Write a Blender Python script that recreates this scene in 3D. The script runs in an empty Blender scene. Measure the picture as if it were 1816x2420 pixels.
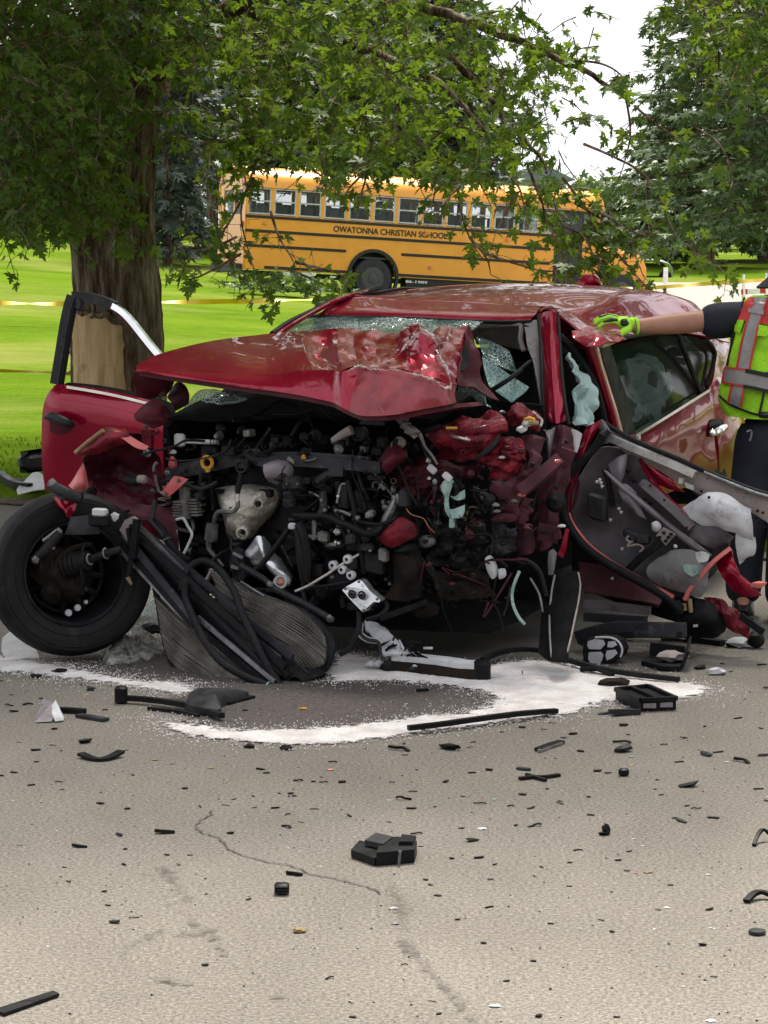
import bpy, math, random
import numpy as np
from mathutils import Vector, Matrix, noise
V3 = Vector
scene = bpy.context.scene
COL = scene.collection
rnd = random.Random(7)

# ------------------------------------------------------------------ camera
EYE = 1.86
FPX = 5918.0                       # focal length in pixels of a 1816 x 2420 picture
PITCH = math.atan(650 / FPX)
cam_d = bpy.data.cameras.new('camera')
cam_d.sensor_fit = 'VERTICAL'
cam_d.sensor_height = 36.0
cam_d.lens = 36.0 * FPX / 2420
cam_d.clip_start = 0.1
cam_d.clip_end = 3000
cam = bpy.data.objects.new('camera', cam_d)
COL.objects.link(cam)
cam.location = (0, 0, EYE)
cam.rotation_euler = (math.pi / 2 - PITCH, 0, 0)
scene.camera = cam

# ------------------------------------------------------------------ world: hazy bright sky
SUN_EL, SUN_AZ = math.radians(64), math.radians(10)   # sun beyond the scene, a little right
w = bpy.data.worlds.new('World')
scene.world = w
w.use_nodes = True
nt = w.node_tree
nt.nodes.clear()
wo = nt.nodes.new('ShaderNodeOutputWorld')
bg = nt.nodes.new('ShaderNodeBackground')
sky = nt.nodes.new('ShaderNodeTexSky')
sky.sky_type = 'NISHITA'
sky.sun_disc = False
sky.sun_elevation = SUN_EL
sky.sun_rotation = SUN_AZ
sky.dust_density = 4.0
sky.air_density = 1.2
tc = nt.nodes.new('ShaderNodeTexCoord')
mp = nt.nodes.new('ShaderNodeMapping')
mp.inputs['Scale'].default_value = (1.0, 1.0, 2.2)
nz = nt.nodes.new('ShaderNodeTexNoise')
nz.inputs['Scale'].default_value = 2.6
nz.inputs['Detail'].default_value = 6
nz.inputs['Roughness'].default_value = 0.55
cr = nt.nodes.new('ShaderNodeValToRGB')
cr.color_ramp.elements[0].position = 0.36
cr.color_ramp.elements[0].color = (0.45, 0.45, 0.45, 1)
cr.color_ramp.elements[1].position = 0.52
cr.color_ramp.elements[1].color = (0.95, 0.95, 0.95, 1)
mx = nt.nodes.new('ShaderNodeMix')
mx.data_type = 'RGBA'
nt.links.new(tc.outputs['Generated'], mp.inputs[0])
nt.links.new(mp.outputs[0], nz.inputs['Vector'])
nt.links.new(nz.outputs['Fac'], cr.inputs[0])
nt.links.new(cr.outputs[0], mx.inputs['Factor'])
nt.links.new(sky.outputs[0], mx.inputs['A'])
mx.inputs['B'].default_value = (10.0, 10.2, 10.6, 1)
nt.links.new(mx.outputs['Result'], bg.inputs[0])
bg.inputs[1].default_value = 0.075
nt.links.new(bg.outputs[0], wo.inputs[0])

sun_d = bpy.data.lights.new('sun', 'SUN')
sun_d.energy = 4.8
sun_d.angle = math.radians(12)
sun_d.color = (1, 0.94, 0.84)
sun = bpy.data.objects.new('sun', sun_d)
COL.objects.link(sun)
sun.rotation_euler = (math.pi / 2 - SUN_EL, 0, math.pi - SUN_AZ)
sun.location = (3, 30, 30)

scene.view_settings.view_transform = 'Standard'
scene.view_settings.look = 'None'
scene.view_settings.gamma = 1
scene.view_settings.use_curve_mapping = False
scene.view_settings.exposure = 0.95

# ------------------------------------------------------------------ reading positions off the photograph
TH = math.radians(24)
ORG = Vector((-.39, 10.9, 0))      # the wreck's own frame: u to its left side, v to its rear
UD = Vector((math.cos(TH), -math.sin(TH), 0))
VD = Vector((math.sin(TH), math.cos(TH), 0))
EYEV = Vector((0, 0, EYE))
_s = 700 / 1660
FR = dict(S=(0, 0, 1), A=(0, 600, _s), B=(600, 600, _s), C=(1116, 600, _s), D=(0, 1050, _s), E=(600, 1050, _s),
          F=(1116, 1000, _s), H=(1316, 620, 500 / 1660), I=(1416, 1000, 400 / 1475), J=(350, 1000, 400 / 1660),
          K=(700, 1100, 400 / 1660), L=(1000, 950, 400 / 1660), M=(0, 450, 500 / 1660), N=(1400, 520, 416 / 1660),
          Q=(0, 1550, 908 / 1660), R=(908, 1550, 908 / 1660))

def px(fr, x, y):
    o = FR[fr]
    return o[0] + x * o[2], o[1] + y * o[2]

def ray(x, y):
    a = (x - 908) / FPX
    b = -(y - 1210) / FPX
    c, s = math.cos(PITCH), math.sin(PITCH)
    return Vector((a, c + b * s, -s + b * c))

def at(x, y, Y):                   # photo point at depth Y
    d = ray(x, y)
    return EYEV + d * (Y / d.y)

def gnd(x, y, z=0.0):              # photo point on the level z
    d = ray(x, y)
    return EYEV + d * ((z - EYE) / d.z)

def cv(x, y, v):                   # photo point on the wreck's cross plane v
    d = ray(x, y)
    return EYEV + d * ((v + ORG.dot(VD)) / d.dot(VD))

def cu(x, y, u):                   # photo point on the wreck's side plane u
    d = ray(x, y)
    return EYEV + d * ((u + ORG.dot(UD)) / d.dot(UD))

def W(u, v, z):
    return ORG + UD * u + VD * v + Vector((0, 0, z))

_last = ['S']
def rd(s, fn, dv=None, keep=False):
    out = []
    fr = _last[0] if keep else 'S'
    for tok in s.replace('\n', '|').split('|'):
        t = tok.split()
        if not t:
            continue
        if t[0].isalpha():
            fr = t.pop(0)
        if not t:
            continue
        _last[0] = fr
        x, y = px(fr, float(t[0]), float(t[1]))
        d = float(t[2]) if len(t) > 2 else dv
        out.append(fn(x, y, d) if d is not None else fn(x, y))
    return out

def qv(s, v=None, keep=False): return rd(s, cv, v, keep)
def qu(s, u=None, keep=False): return rd(s, cu, u, keep)
def qy(s, Y=None): return rd(s, at, Y)
def qg(s, z=None): return rd(s, gnd, z)
def rows(s, fn=qv, d=None): return [fn(r, d, i > 0) for i, r in enumerate(s.split('/'))]

# ------------------------------------------------------------------ objects
OFF = {}

def tag(o, label=None, cat=None, group=None, kind=None):
    if label: o['label'] = label
    if cat: o['category'] = cat
    if group: o['group'] = group
    if kind: o['kind'] = kind
    return o

def empty(name, loc, label, cat, group=None):
    o = bpy.data.objects.new(name, None)
    COL.objects.link(o)
    o.location = loc
    o.empty_display_size = .2
    OFF[o] = Vector(loc)
    return tag(o, label, cat, group)

def link(name, me, parent=None, off=None):
    o = bpy.data.objects.new(name, me)
    COL.objects.link(o)
    if parent is not None:
        o.parent = parent
        o.location = off - OFF[parent]
    else:
        o.location = off
    OFF[o] = Vector(off)
    return o

def fbm(p, sc, oct=3):
    return noise.fractal(Vector(p) * sc, 1.0, 2.0, oct)

def catmull(pts, n):
    out = []
    m = len(pts)
    for i in range(m - 1):
        a, b, c, d = pts[max(i - 1, 0)], pts[i], pts[i + 1], pts[min(i + 2, m - 1)]
        for k in range(n):
            t = k / n
            out.append(.5 * ((2 * b) + (c - a) * t + (2 * a - 5 * b + 4 * c - d) * t * t + (3 * b - a - 3 * c + d) * t ** 3))
    out.append(pts[-1].copy())
    return out

def linear(pts, n):
    out = []
    for a, b in zip(pts, pts[1:]):
        out += [a.lerp(b, k / n) for k in range(n)]
    return out + [pts[-1].copy()]

class MB:
    def __init__(s):
        s.v, s.f, s.m = [], [], []
    def add(s, vs, fs, m=0):
        o = len(s.v)
        s.v += [Vector(q) for q in vs]
        s.f += [tuple(i + o for i in f) for f in fs]
        s.m += [m] * len(fs)
        return s
    def box(s, c, sz, ax=None, m=0, bev=0.0):
        c = Vector(c)
        X, Y, Z = ax if ax else (Vector((1, 0, 0)), Vector((0, 1, 0)), Vector((0, 0, 1)))
        hx, hy, hz = sz[0] / 2, sz[1] / 2, sz[2] / 2
        b = min(bev, hx * .9, hy * .9, hz * .9)
        if b <= 0:
            vs = [c + X * (hx * i) + Y * (hy * j) + Z * (hz * k) for k in (-1, 1) for j in (-1, 1) for i in (-1, 1)]
            return s.add(vs, [(0, 2, 3, 1), (4, 5, 7, 6), (0, 1, 5, 4), (2, 6, 7, 3), (0, 4, 6, 2), (1, 3, 7, 5)], m)
        vs, fs = [], []
        loops = [(-hz, b), (-hz + b, 0), (hz - b, 0), (hz, b)]
        for z, i in loops:
            x, y = hx - i, hy - i
            for (p, q) in ((-x + b, -y), (x - b, -y), (x, -y + b), (x, y - b), (x - b, y), (-x + b, y), (-x, y - b), (-x, -y + b)):
                vs.append(c + X * p + Y * q + Z * z)
        for l in range(3):
            for k in range(8):
                fs.append((l * 8 + k, l * 8 + (k + 1) % 8, l * 8 + 8 + (k + 1) % 8, l * 8 + 8 + k))
        fs += [tuple(reversed(range(8))), tuple(range(24, 32))]
        return s.add(vs, fs, m)
    def bar(s, p0, p1, wd, ht, up=(0, 0, 1), m=0, bev=0.0):
        p0, p1 = Vector(p0), Vector(p1)
        X = (p1 - p0)
        L = X.length
        X.normalize()
        Y = Vector(up).cross(X)
        if Y.length < 1e-4: Y = Vector((1, 0, 0)).cross(X)
        Y.normalize()
        Z = X.cross(Y)
        return s.box((p0 + p1) / 2, (L, wd, ht), (X, Y, Z), m, bev)
    def strip(s, pts, wd, ht, up=(0, 0, 1), m=0):       # rectangular section swept along a path
        vs, fs = [], []
        n = len(pts)
        for i, p in enumerate(pts):
            t = (pts[min(i + 1, n - 1)] - pts[max(i - 1, 0)]).normalized()
            y = Vector(up).cross(t).normalized()
            z = t.cross(y)
            vs += [p + y * wd / 2 + z * ht / 2, p - y * wd / 2 + z * ht / 2, p - y * wd / 2 - z * ht / 2, p + y * wd / 2 - z * ht / 2]
        for i in range(n - 1):
            for k in range(4):
                a, b = i * 4 + k, i * 4 + (k + 1) % 4
                fs.append((a, b, b + 4, a + 4))
        fs += [(3, 2, 1, 0), tuple(range(n * 4 - 4, n * 4))]
        return s.add(vs, fs, m)
    def tube(s, pts, r, n=8, m=0, smooth=0, rib=None):
        pts = [Vector(p) for p in pts]
        rr = list(r) if isinstance(r, (list, tuple)) else [r] * len(pts)
        if smooth:
            rv = [Vector((q, 0, 0)) for q in rr]
            rr = [q.x for q in linear(rv, smooth)]
            pts = catmull(pts, smooth)
        vs, fs = [], []
        N = len(pts)
        ref = None
        for i, p in enumerate(pts):
            t = (pts[min(i + 1, N - 1)] - pts[max(i - 1, 0)])
            if t.length < 1e-7: t = Vector((0, 0, 1))
            t.normalize()
            if ref is None:
                ref = t.orthogonal().normalized()
            ref = (ref - t * ref.dot(t))
            if ref.length < 1e-5: ref = t.orthogonal()
            ref.normalize()
            b = t.cross(ref)
            q = rr[i] * (1 + (rib * (1 if i % 2 else -1) if rib else 0))
            for k in range(n):
                a = 2 * math.pi * k / n
                vs.append(p + (ref * math.cos(a) + b * math.sin(a)) * q)
        for i in range(N - 1):
            for k in range(n):
                fs.append((i * n + k, i * n + (k + 1) % n, i * n + n + (k + 1) % n, i * n + n + k))
        fs += [tuple(reversed(range(n))), tuple(range((N - 1) * n, N * n))]
        return s.add(vs, fs, m)
    def lathe(s, c, axis, prof, n=16, m=0, a0=0.0, a1=2 * math.pi, cap=True):   # prof: (radius, offset along axis)
        c, ax = Vector(c), Vector(axis).normalized()
        x = ax.orthogonal().normalized()
        y = ax.cross(x)
        vs, fs = [], []
        full = abs(a1 - a0 - 2 * math.pi) < 1e-6
        k2 = n if full else n + 1
        for r, h in prof:
            for k in range(k2):
                a = a0 + (a1 - a0) * k / n
                vs.append(c + ax * h + (x * math.cos(a) + y * math.sin(a)) * r)
        for i in range(len(prof) - 1):
            for k in range(n):
                k1 = (k + 1) % k2
                fs.append((i * k2 + k, i * k2 + k1, i * k2 + k2 + k1, i * k2 + k2 + k))
        if full and cap and prof[0] != prof[-1]:
            if prof[0][0] > 1e-6: fs.append(tuple(reversed(range(n))))
            if prof[-1][0] > 1e-6: fs.append(tuple(range((len(prof) - 1) * n, len(prof) * n)))
        return s.add(vs, fs, m)
    def ring(s, c, axis, R, r, n=16, k=6, m=0):
        prof = [(R + r * math.cos(a), r * math.sin(a)) for a in [2 * math.pi * i / k for i in range(k + 1)]]
        c, ax = Vector(c), Vector(axis).normalized()
        x = ax.orthogonal().normalized(); y = ax.cross(x)
        vs, fs = [], []
        for q, h in prof[:-1]:
            for j in range(n):
                a = 2 * math.pi * j / n
                vs.append(c + ax * h + (x * math.cos(a) + y * math.sin(a)) * q)
        for i in range(k):
            for j in range(n):
                fs.append((i * n + j, i * n + (j + 1) % n, (i + 1) % k * n + (j + 1) % n, (i + 1) % k * n + j))
        return s.add(vs, fs, m)
    def prism(s, pts, off, m=0):
        pts = [Vector(p) for p in pts]
        off = Vector(off)
        n = len(pts)
        fs = [tuple(range(n)), tuple(reversed(range(n, 2 * n)))]
        fs += [(i, n + i, n + (i + 1) % n, (i + 1) % n) for i in range(n)]
        return s.add(pts + [p + off for p in pts], fs, m)
    def dome(s, outline, bulge, m=0, steps=4, sub=3, amp=0.0, sc=12, lip=0.02):
        o = catmull(list(outline) + [outline[0]], sub)[:-1]
        c = sum(o, Vector()) / len(o)
        bulge = Vector(bulge)
        n = len(o)
        vs, fs = [p - bulge.normalized() * lip for p in o], []
        for k in range(steps):
            t = k / steps
            for p in o:
                q = p.lerp(c, t) + bulge * (1 - (1 - t) ** 2.2)
                if amp: q = q + bulge.normalized() * amp * fbm(q, sc)
                vs.append(q)
        vs.append(c + bulge)
        for k in range(steps):
            for i in range(n):
                fs.append((k * n + i, k * n + (i + 1) % n, k * n + n + (i + 1) % n, k * n + n + i))
        for i in range(n):
            fs.append((steps * n + i, steps * n + (i + 1) % n, (steps + 1) * n))
        return s.add(vs, fs, m)
    def sheet(s, R, th=.004, sub=4, amp=0.0, sc=6.0, lin=False, sub2=None, ridged=False, m=0, amp2=0.0, sc2=20.0, ani=None):
        A_ = Vector(ani) if ani else Vector((1, 1, 1))
        f = linear if lin else catmull
        R = [f(r, sub) for r in R]
        cols = [f([r[j] for r in R], sub2 or sub) for j in range(len(R[0]))]
        g = [[cols[j][i] for j in range(len(cols))] for i in range(len(cols[0]))]
        nr, nc = len(g), len(g[0])
        def nrm(i, j):
            a = g[min(i + 1, nr - 1)][j] - g[max(i - 1, 0)][j]
            b = g[i][min(j + 1, nc - 1)] - g[i][max(j - 1, 0)]
            q = a.cross(b)
            return q.normalized() if q.length > 1e-9 else Vector((0, -1, 0))
        N = [[nrm(i, j) for j in range(nc)] for i in range(nr)]
        if amp:
            for i in range(nr):
                for j in range(nc):
                    h = fbm(g[i][j] * A_, sc, 3)
                    if ridged: h = .5 - abs(h) * 2
                    if amp2: h += amp2 / amp * fbm(g[i][j] * A_, sc2, 2)
                    g[i][j] = g[i][j] + N[i][j] * (h * amp)
            N = [[nrm(i, j) for j in range(nc)] for i in range(nr)]
        vs = [g[i][j] + N[i][j] * th / 2 for i in range(nr) for j in range(nc)]
        vs += [g[i][j] - N[i][j] * th / 2 for i in range(nr) for j in range(nc)]
        K = nr * nc
        fs = []
        for i in range(nr - 1):
            for j in range(nc - 1):
                a = i * nc + j
                fs.append((a, a + nc, a + nc + 1, a + 1))
                fs.append((K + a, K + a + 1, K + a + nc + 1, K + a + nc))
        for j in range(nc - 1):
            fs.append((j, j + 1, K + j + 1, K + j))
            a = (nr - 1) * nc + j
            fs.append((a, K + a, K + a + 1, a + 1))
        for i in range(nr - 1):
            a = i * nc
            fs.append((a, K + a, K + a + nc, a + nc))
            a += nc - 1
            fs.append((a, a + nc, K + a + nc, K + a))
        s.add(vs, fs, m)
        return s
    def rock(s, c, r, seed=0, sq=(1, 1, 1), amp=.35, m=0, sub=1):
        import bmesh
        bm = bmesh.new()
        bmesh.ops.create_icosphere(bm, subdivisions=sub, radius=1)
        vs = []
        for q in bm.verts:
            d = q.co.normalized()
            k = 1 + amp * noise.noise(d * 1.7 + Vector((seed * 3.1, seed, -seed)))
            vs.append(Vector(c) + Vector((d.x * sq[0], d.y * sq[1], d.z * sq[2])) * (r * k))
        bm.verts.index_update()
        s.add(vs, [tuple(v.index for v in f.verts) for f in bm.faces], m)
        bm.free()
        return s
    def mesh(s, name, mats, off, smooth=True, angle=38):
        me = bpy.data.meshes.new(name)
        me.from_pydata([v - off for v in s.v], [], s.f)
        for q in (mats if isinstance(mats, (list, tuple)) else [mats]):
            me.materials.append(q)
        if any(s.m): me.polygons.foreach_set('material_index', s.m)
        if smooth:
            me.polygons.foreach_set('use_smooth', [True] * len(me.polygons))
            me.set_sharp_from_angle(angle=math.radians(angle))
        me.update()
        return me
    def build(s, name, mats, parent=None, smooth=True, angle=38, label=None, cat=None, group=None, kind=None, off=None):
        if off is None:
            if parent is not None:
                off = OFF[parent]
            else:
                xs = [v.x for v in s.v]; ys = [v.y for v in s.v]; zs = [v.z for v in s.v]
                off = Vector(((min(xs) + max(xs)) / 2, (min(ys) + max(ys)) / 2, min(zs)))
        o = link(name, s.mesh(name, mats, off, smooth, angle), parent, off)
        return tag(o, label, cat, group, kind)

# ------------------------------------------------------------------ materials
MAT = {}

class NT:
    def __init__(s, name):
        s.mat = bpy.data.materials.new(name)
        s.mat.use_nodes = True
        s.t = s.mat.node_tree
        s.b = s.t.nodes['Principled BSDF']
        MAT[name] = s.mat
    def n(s, ty, **k):
        q = s.t.nodes.new('ShaderNode' + ty)
        for a, b in k.items(): setattr(q, a, b)
        return q
    def l(s, a, b): s.t.links.new(a, b)
    def co(s, scale=(1, 1, 1), kind='Object'):
        c = s.n('TexCoord')
        m = s.n('Mapping')
        m.inputs['Scale'].default_value = scale
        s.l(c.outputs[kind], m.inputs[0])
        return m.outputs[0]
    def noise(s, sc, vec=None, det=5, ro=.55, dist=0):
        q = s.n('TexNoise')
        q.inputs['Scale'].default_value = sc
        q.inputs['Detail'].default_value = det
        q.inputs['Roughness'].default_value = ro
        q.inputs['Distortion'].default_value = dist
        s.l(vec if vec is not None else s.co(), q.inputs['Vector'])
        return q.outputs['Fac']
    def ramp(s, fac, stops, interp='LINEAR'):
        q = s.n('ValToRGB')
        q.color_ramp.interpolation = interp
        e = q.color_ramp.elements
        while len(e) < len(stops): e.new(.5)
        for el, (p, c) in zip(e, stops):
            el.position = p
            c = (c, c, c) if isinstance(c, (int, float)) else c
            el.color = (*c, 1)
        s.l(fac, q.inputs[0])
        return q.outputs[0]
    def mix(s, fac, a, b, mode='MIX'):
        q = s.n('Mix', data_type='RGBA', blend_type=mode)
        for inp, val in (('Factor', fac), ('A', a), ('B', b)):
            if isinstance(val, (int, float)):
                q.inputs[inp].default_value = val if inp == 'Factor' else (val, val, val, 1)
            elif isinstance(val, tuple): q.inputs[inp].default_value = (*val, 1)
            else: s.l(val, q.inputs[inp])
        return q.outputs['Result']
    def bump(s, h, st=.3, dist=.01):
        q = s.n('Bump')
        q.inputs['Strength'].default_value = st
        q.inputs['Distance'].default_value = dist
        s.l(h, q.inputs['Height'])
        s.l(q.outputs[0], s.b.inputs['Normal'])
    def set(s, **k):
        for a, v in k.items():
            a = {'col': 'Base Color', 'ro': 'Roughness', 'me': 'Metallic', 'coat': 'Coat Weight', 'cr': 'Coat Roughness',
                 'tr': 'Transmission Weight', 'al': 'Alpha', 'ior': 'IOR', 'sp': 'Specular IOR Level', 'ss': 'Subsurface Weight'}[a]
            if isinstance(v, (int, float)): s.b.inputs[a].default_value = v
            elif isinstance(v, tuple): s.b.inputs[a].default_value = (*v, 1)
            else: s.l(v, s.b.inputs[a])
        return s

def worn(name, c1, c2, ro=(.4, .7), sc=9, me=0.0, bump=.15, dirt=None, coat=0.0, bd=.004, sp=.16):
    s = NT(name)
    f = s.noise(sc)
    col = s.ramp(f, [(.35, c1), (.68, c2)])
    if dirt:
        g = s.noise(sc * 3.3, det=8, ro=.7)
        col = s.mix(s.ramp(g, [(.56, 0.0), (.68, 1.0)]), col, dirt)
    s.set(col=col, me=me, coat=coat, sp=sp, ro=s.ramp(f, [(.3, ro[0]), (.7, ro[1])]))
    if bump: s.bump(s.noise(sc * 6), bump, bd)
    return s.mat

# car paint: deep candy red, scuffed here and there
s = NT('red_paint')
f1 = s.noise(3.0, det=3)
base = s.ramp(f1, [(.3, (.21, .0012, .017)), (.7, (.29, .002, .026))])
scr = s.noise(14, s.co((1, 1, 3)), det=9, ro=.75)
scm = s.ramp(scr, [(.70, 0.0), (.75, 1.0)])
base = s.mix(scm, base, (.42, .30, .29))
s.set(col=base, me=s.ramp(scm, [(0, .45), (1, 0.0)]), ro=s.ramp(scm, [(0, .30), (1, .6)]), coat=.7, cr=.015, sp=.05)
s.bump(s.noise(2.2, det=2), .04, .02)
s = NT('red_scraped')                       # crushed front edge of the hood: rubbed dull, paint flaked in places
f1 = s.noise(5.0, s.co((3, 3, .5)), det=6, ro=.65)
fl = s.ramp(s.noise(16, s.co((1.4, 1.4, .5)), det=8, ro=.7), [(.63, 0.0), (.67, 1.0)])
s.set(col=s.mix(fl, s.ramp(f1, [(.35, (.16, .008, .018)), (.6, (.25, .012, .022)), (.75, (.30, .05, .05))]), (.45, .38, .34)), ro=.45, me=.1, coat=.35, cr=.25)
s.bump(f1, .25, .01)
worn('red_crushed', (.075, .004, .010), (.21, .012, .024), (.45, .7), 13, .1, .6, (.022, .013, .013), .12, .012)
worn('red_dull', (.05, .006, .012), (.10, .012, .022), (.45, .75), 7, .1, .25, (.03, .02, .022), .1)
worn('mauve_primer', (.055, .018, .025), (.11, .035, .045), (.5, .8), 8, .1, .25, (.03, .02, .02))
worn('pink_edge', (.50, .10, .10), (.66, .19, .17), (.3, .5), 9, 0, .1, None, .4)
worn('bare_metal', (.42, .36, .32), (.62, .55, .50), (.4, .7), 30, .2, .4, (.2, .05, .05))
worn('black_plastic', (.005, .005, .006), (.011, .011, .013), (.35, .6), 12, 0, .2, (.024, .022, .021), sp=.12)
worn('grey_plastic', (.015, .016, .018), (.034, .034, .038), (.4, .65), 12, 0, .2, (.06, .057, .053))
worn('rubber', (.005, .005, .006), (.011, .011, .012), (.5, .7), 10, 0, .15, (.022, .02, .019))
worn('dark_metal', (.009, .009, .011), (.026, .026, .030), (.35, .65), 10, .4, .3, (.03, .021, .015))
worn('steel', (.12, .12, .13), (.26, .26, .27), (.3, .55), 14, .7, .2, (.10, .07, .05))
worn('beam_metal', (.022, .022, .027), (.052, .052, .060), (.4, .6), 6, .3, .2, (.09, .085, .085))
worn('cast_alloy', (.12, .113, .105), (.30, .285, .27), (.45, .65), 11, .6, .5, (.035, .028, .022))
worn('heat_shield', (.22, .195, .165), (.56, .51, .45), (.35, .5), 8, .6, .6, (.11, .085, .065), 0, .012)
worn('bright_alloy', (.55, .55, .57), (.75, .75, .78), (.22, .4), 8, .85, .3, (.3, .28, .26))
worn('rust', (.007, .006, .0055), (.028, .018, .012), (.7, .95), 9, .1, .5, (.010, .009, .008))
worn('door_inner', (.055, .049, .054), (.15, .135, .147), (.45, .7), 4, .1, .2, (.035, .03, .03))
worn('lilac_metal', (.16, .14, .155), (.27, .24, .265), (.4, .6), 5, .3, .2, (.08, .07, .07))
worn('belt_trim', (.24, .20, .19), (.33, .28, .27), (.6, .8), 9, 0, .3, (.14, .12, .11))
worn('white_plastic', (.42, .42, .44), (.60, .60, .62), (.35, .55), 10, 0, .1, (.36, .34, .33))
worn('white_cloth', (.42, .42, .44), (.58, .58, .60), (.8, .95), 6, 0, .3, (.30, .29, .29))
worn('grey_cloth', (.13, .125, .125), (.19, .18, .18), (.6, .9), 5, 0, .3, (.09, .085, .085))
worn('airbag', (.36, .50, .49), (.52, .64, .62), (.7, .9), 4, 0, .35, None)
worn('headliner', (.17, .16, .14), (.24, .22, .20), (.8, .95), 7, 0, .2, (.10, .09, .08))
worn('felt', (.004, .004, .005), (.010, .010, .011), (.85, 1), 25, 0, .6, (.016, .014, .013), 0, .006, sp=.1)
worn('teal_plastic', (.16, .25, .23), (.34, .44, .41), (.2, .45), 14, 0, .2, (.03, .12, .09))
worn('orange_plastic', (.50, .22, .03), (.62, .32, .05), (.4, .6), 12, 0, .1)
worn('copper', (.45, .17, .09), (.55, .25, .15), (.4, .6), 12, .4, .1)
worn('chrome', (.72, .72, .72), (.82, .82, .82), (.08, .18), 8, 1.0, 0)
worn('straw', (.20, .14, .07), (.32, .24, .13), (.7, .9), 20, 0, .2)
worn('tyre', (.007, .007, .008), (.015, .015, .015), (.5, .75), 5, 0, .15, (.028, .025, .023))
s = NT('radiator_fins')
wv = s.n('TexWave', wave_type='BANDS', bands_direction='Z')
wv.inputs['Scale'].default_value = 38; wv.inputs['Distortion'].default_value = 1.2; wv.inputs['Detail'].default_value = 2
wv.inputs['Detail Scale'].default_value = 1.0
s.l(s.co((1, 1, 1)), wv.inputs['Vector'])
f1 = s.noise(7, det=6)
s.set(col=s.mix(s.ramp(f1, [(.4, 0.0), (.7, 1.0)]), s.ramp(wv.outputs['Fac'], [(.25, (.008, .008, .007)), (.6, (.060, .053, .047))]), (.12, .11, .10)), me=.4, ro=.5)
s.bump(wv.outputs['Fac'], .7, .008)

def glass(name, col, ro=0.0, cracks=None, alpha=.25):
    s = NT(name)
    s.set(col=col, ro=.04, sp=.6, al=alpha)
    if cracks:
        vo = s.n('TexVoronoi', feature='DISTANCE_TO_EDGE')
        vo.inputs['Scale'].default_value = cracks
        s.l(s.co(), vo.inputs['Vector'])
        n1 = s.noise(5, det=4)
        c = s.ramp(vo.outputs['Distance'], [(.02, 1.0), (.09, 0.0)])
        big = s.ramp(n1, [(.38, 0.0), (.62, 1.0)])
        fac = s.mix(1.0, c, big, 'MULTIPLY')
        s.set(col=s.mix(fac, col, (.62, .74, .72)), ro=s.ramp(fac, [(0, .08), (1, .6)]))
        s.set(al=s.ramp(fac, [(0, alpha), (1, .95)]))
        s.bump(vo.outputs['Distance'], .6, .01)
    return s.mat
glass('tinted_glass', (.010, .032, .026), alpha=.34)
glass('bus_glass', (.10, .115, .12), alpha=.16)
glass('shattered_glass', (.03, .075, .07), cracks=55, alpha=.55)
glass('glass_sheet', (.20, .34, .32), cracks=45, alpha=.9)

def plain(name, c, ro=.6, me=0.0, coat=0.0, var=.15, sc=8, bump=0.0):
    s = NT(name)
    a = tuple(max(0, q * (1 - var)) for q in c)
    b = tuple(q * (1 + var) for q in c)
    s.set(col=s.ramp(s.noise(sc), [(.35, a), (.65, b)]), ro=ro, me=me, coat=coat)
    if bump: s.bump(s.noise(sc * 5), bump, .01)
    return s.mat
M = MAT
# ================================================================== ground, road, lawn
LN = Vector((.535, .845))
def dline(x, y): return (x + 2.7) * LN.x + (y - 17.5) * LN.y      # metres beyond the road edge
def sstep(a, b, x):
    t = min(1, max(0, (x - a) / (b - a)))
    return t * t * (3 - 2 * t)
def terrain(x, y):
    g = np.interp(y, [0, 17, 64, 110, 200, 1600], [.06, .10, .40, 1.50, 2.0, 2.4])
    tilt = -.07 * min(7, max(-10, x)) * sstep(20, 60, y) * (1 - .7 * sstep(150, 300, y))
    return g + tilt + .02 * noise.noise(Vector((x * .3, y * .3, 0)))

s = NT('asphalt')
n1 = s.noise(84, det=4, ro=.7); n2 = s.noise(.55, det=4); n3 = s.noise(190, det=2); n4 = s.noise(2.3, s.co((1, .5, 1)), det=6, ro=.65)
agg = s.ramp(n1, [(.34, (.085, .074, .064)), (.47, (.215, .190, .163)), (.58, (.34, .304, .262)), (.70, (.56, .505, .44))])
agg = s.mix(1.0, agg, .62, 'MULTIPLY')
agg = s.mix(.25, agg, s.ramp(n3, [(.35, (.08, .07, .06)), (.65, (.38, .34, .29))]))
agg = s.mix(1.0, agg, s.ramp(n2, [(.3, .80), (.7, 1.06)]), 'MULTIPLY')
agg = s.mix(1.0, agg, s.ramp(n4, [(.3, .86), (.62, 1.0)]), 'MULTIPLY')
s.set(col=agg, ro=.9, sp=.25)
s.bump(n1, .22, .005)
def fading(s, sc=70.0, soft=.25):                      # a stain or powder thins out at its rim, grain by grain
    at_ = s.n('Attribute'); at_.attribute_name = 'fade'
    g = s.noise(sc, det=3, ro=.8)
    m = s.n('Math', operation='SUBTRACT'); s.l(at_.outputs['Fac'], m.inputs[0]); s.l(g, m.inputs[1])
    s.set(al=s.ramp(m.outputs[0], [(.0, 0.0), (soft, 1.0)]))
s = NT('stained_asphalt')
n1 = s.noise(84, det=4, ro=.7)
s.set(col=s.ramp(n1, [(.34, (.028, .022, .021)), (.52, (.060, .047, .044)), (.72, (.13, .108, .098))]), ro=.8)
wet_ = s
s.bump(n1, .4, .006)
s = NT('wet_patch')
n1 = s.noise(84, det=4, ro=.7)
s.set(col=s.ramp(n1, [(.34, (.028, .022, .021)), (.52, (.062, .048, .045)), (.72, (.13, .108, .098))]), ro=.8)
s.bump(n1, .3, .006)
fading(s, 40, .5)
s = NT('old_stain')
n1 = s.noise(84, det=4, ro=.7)
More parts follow.
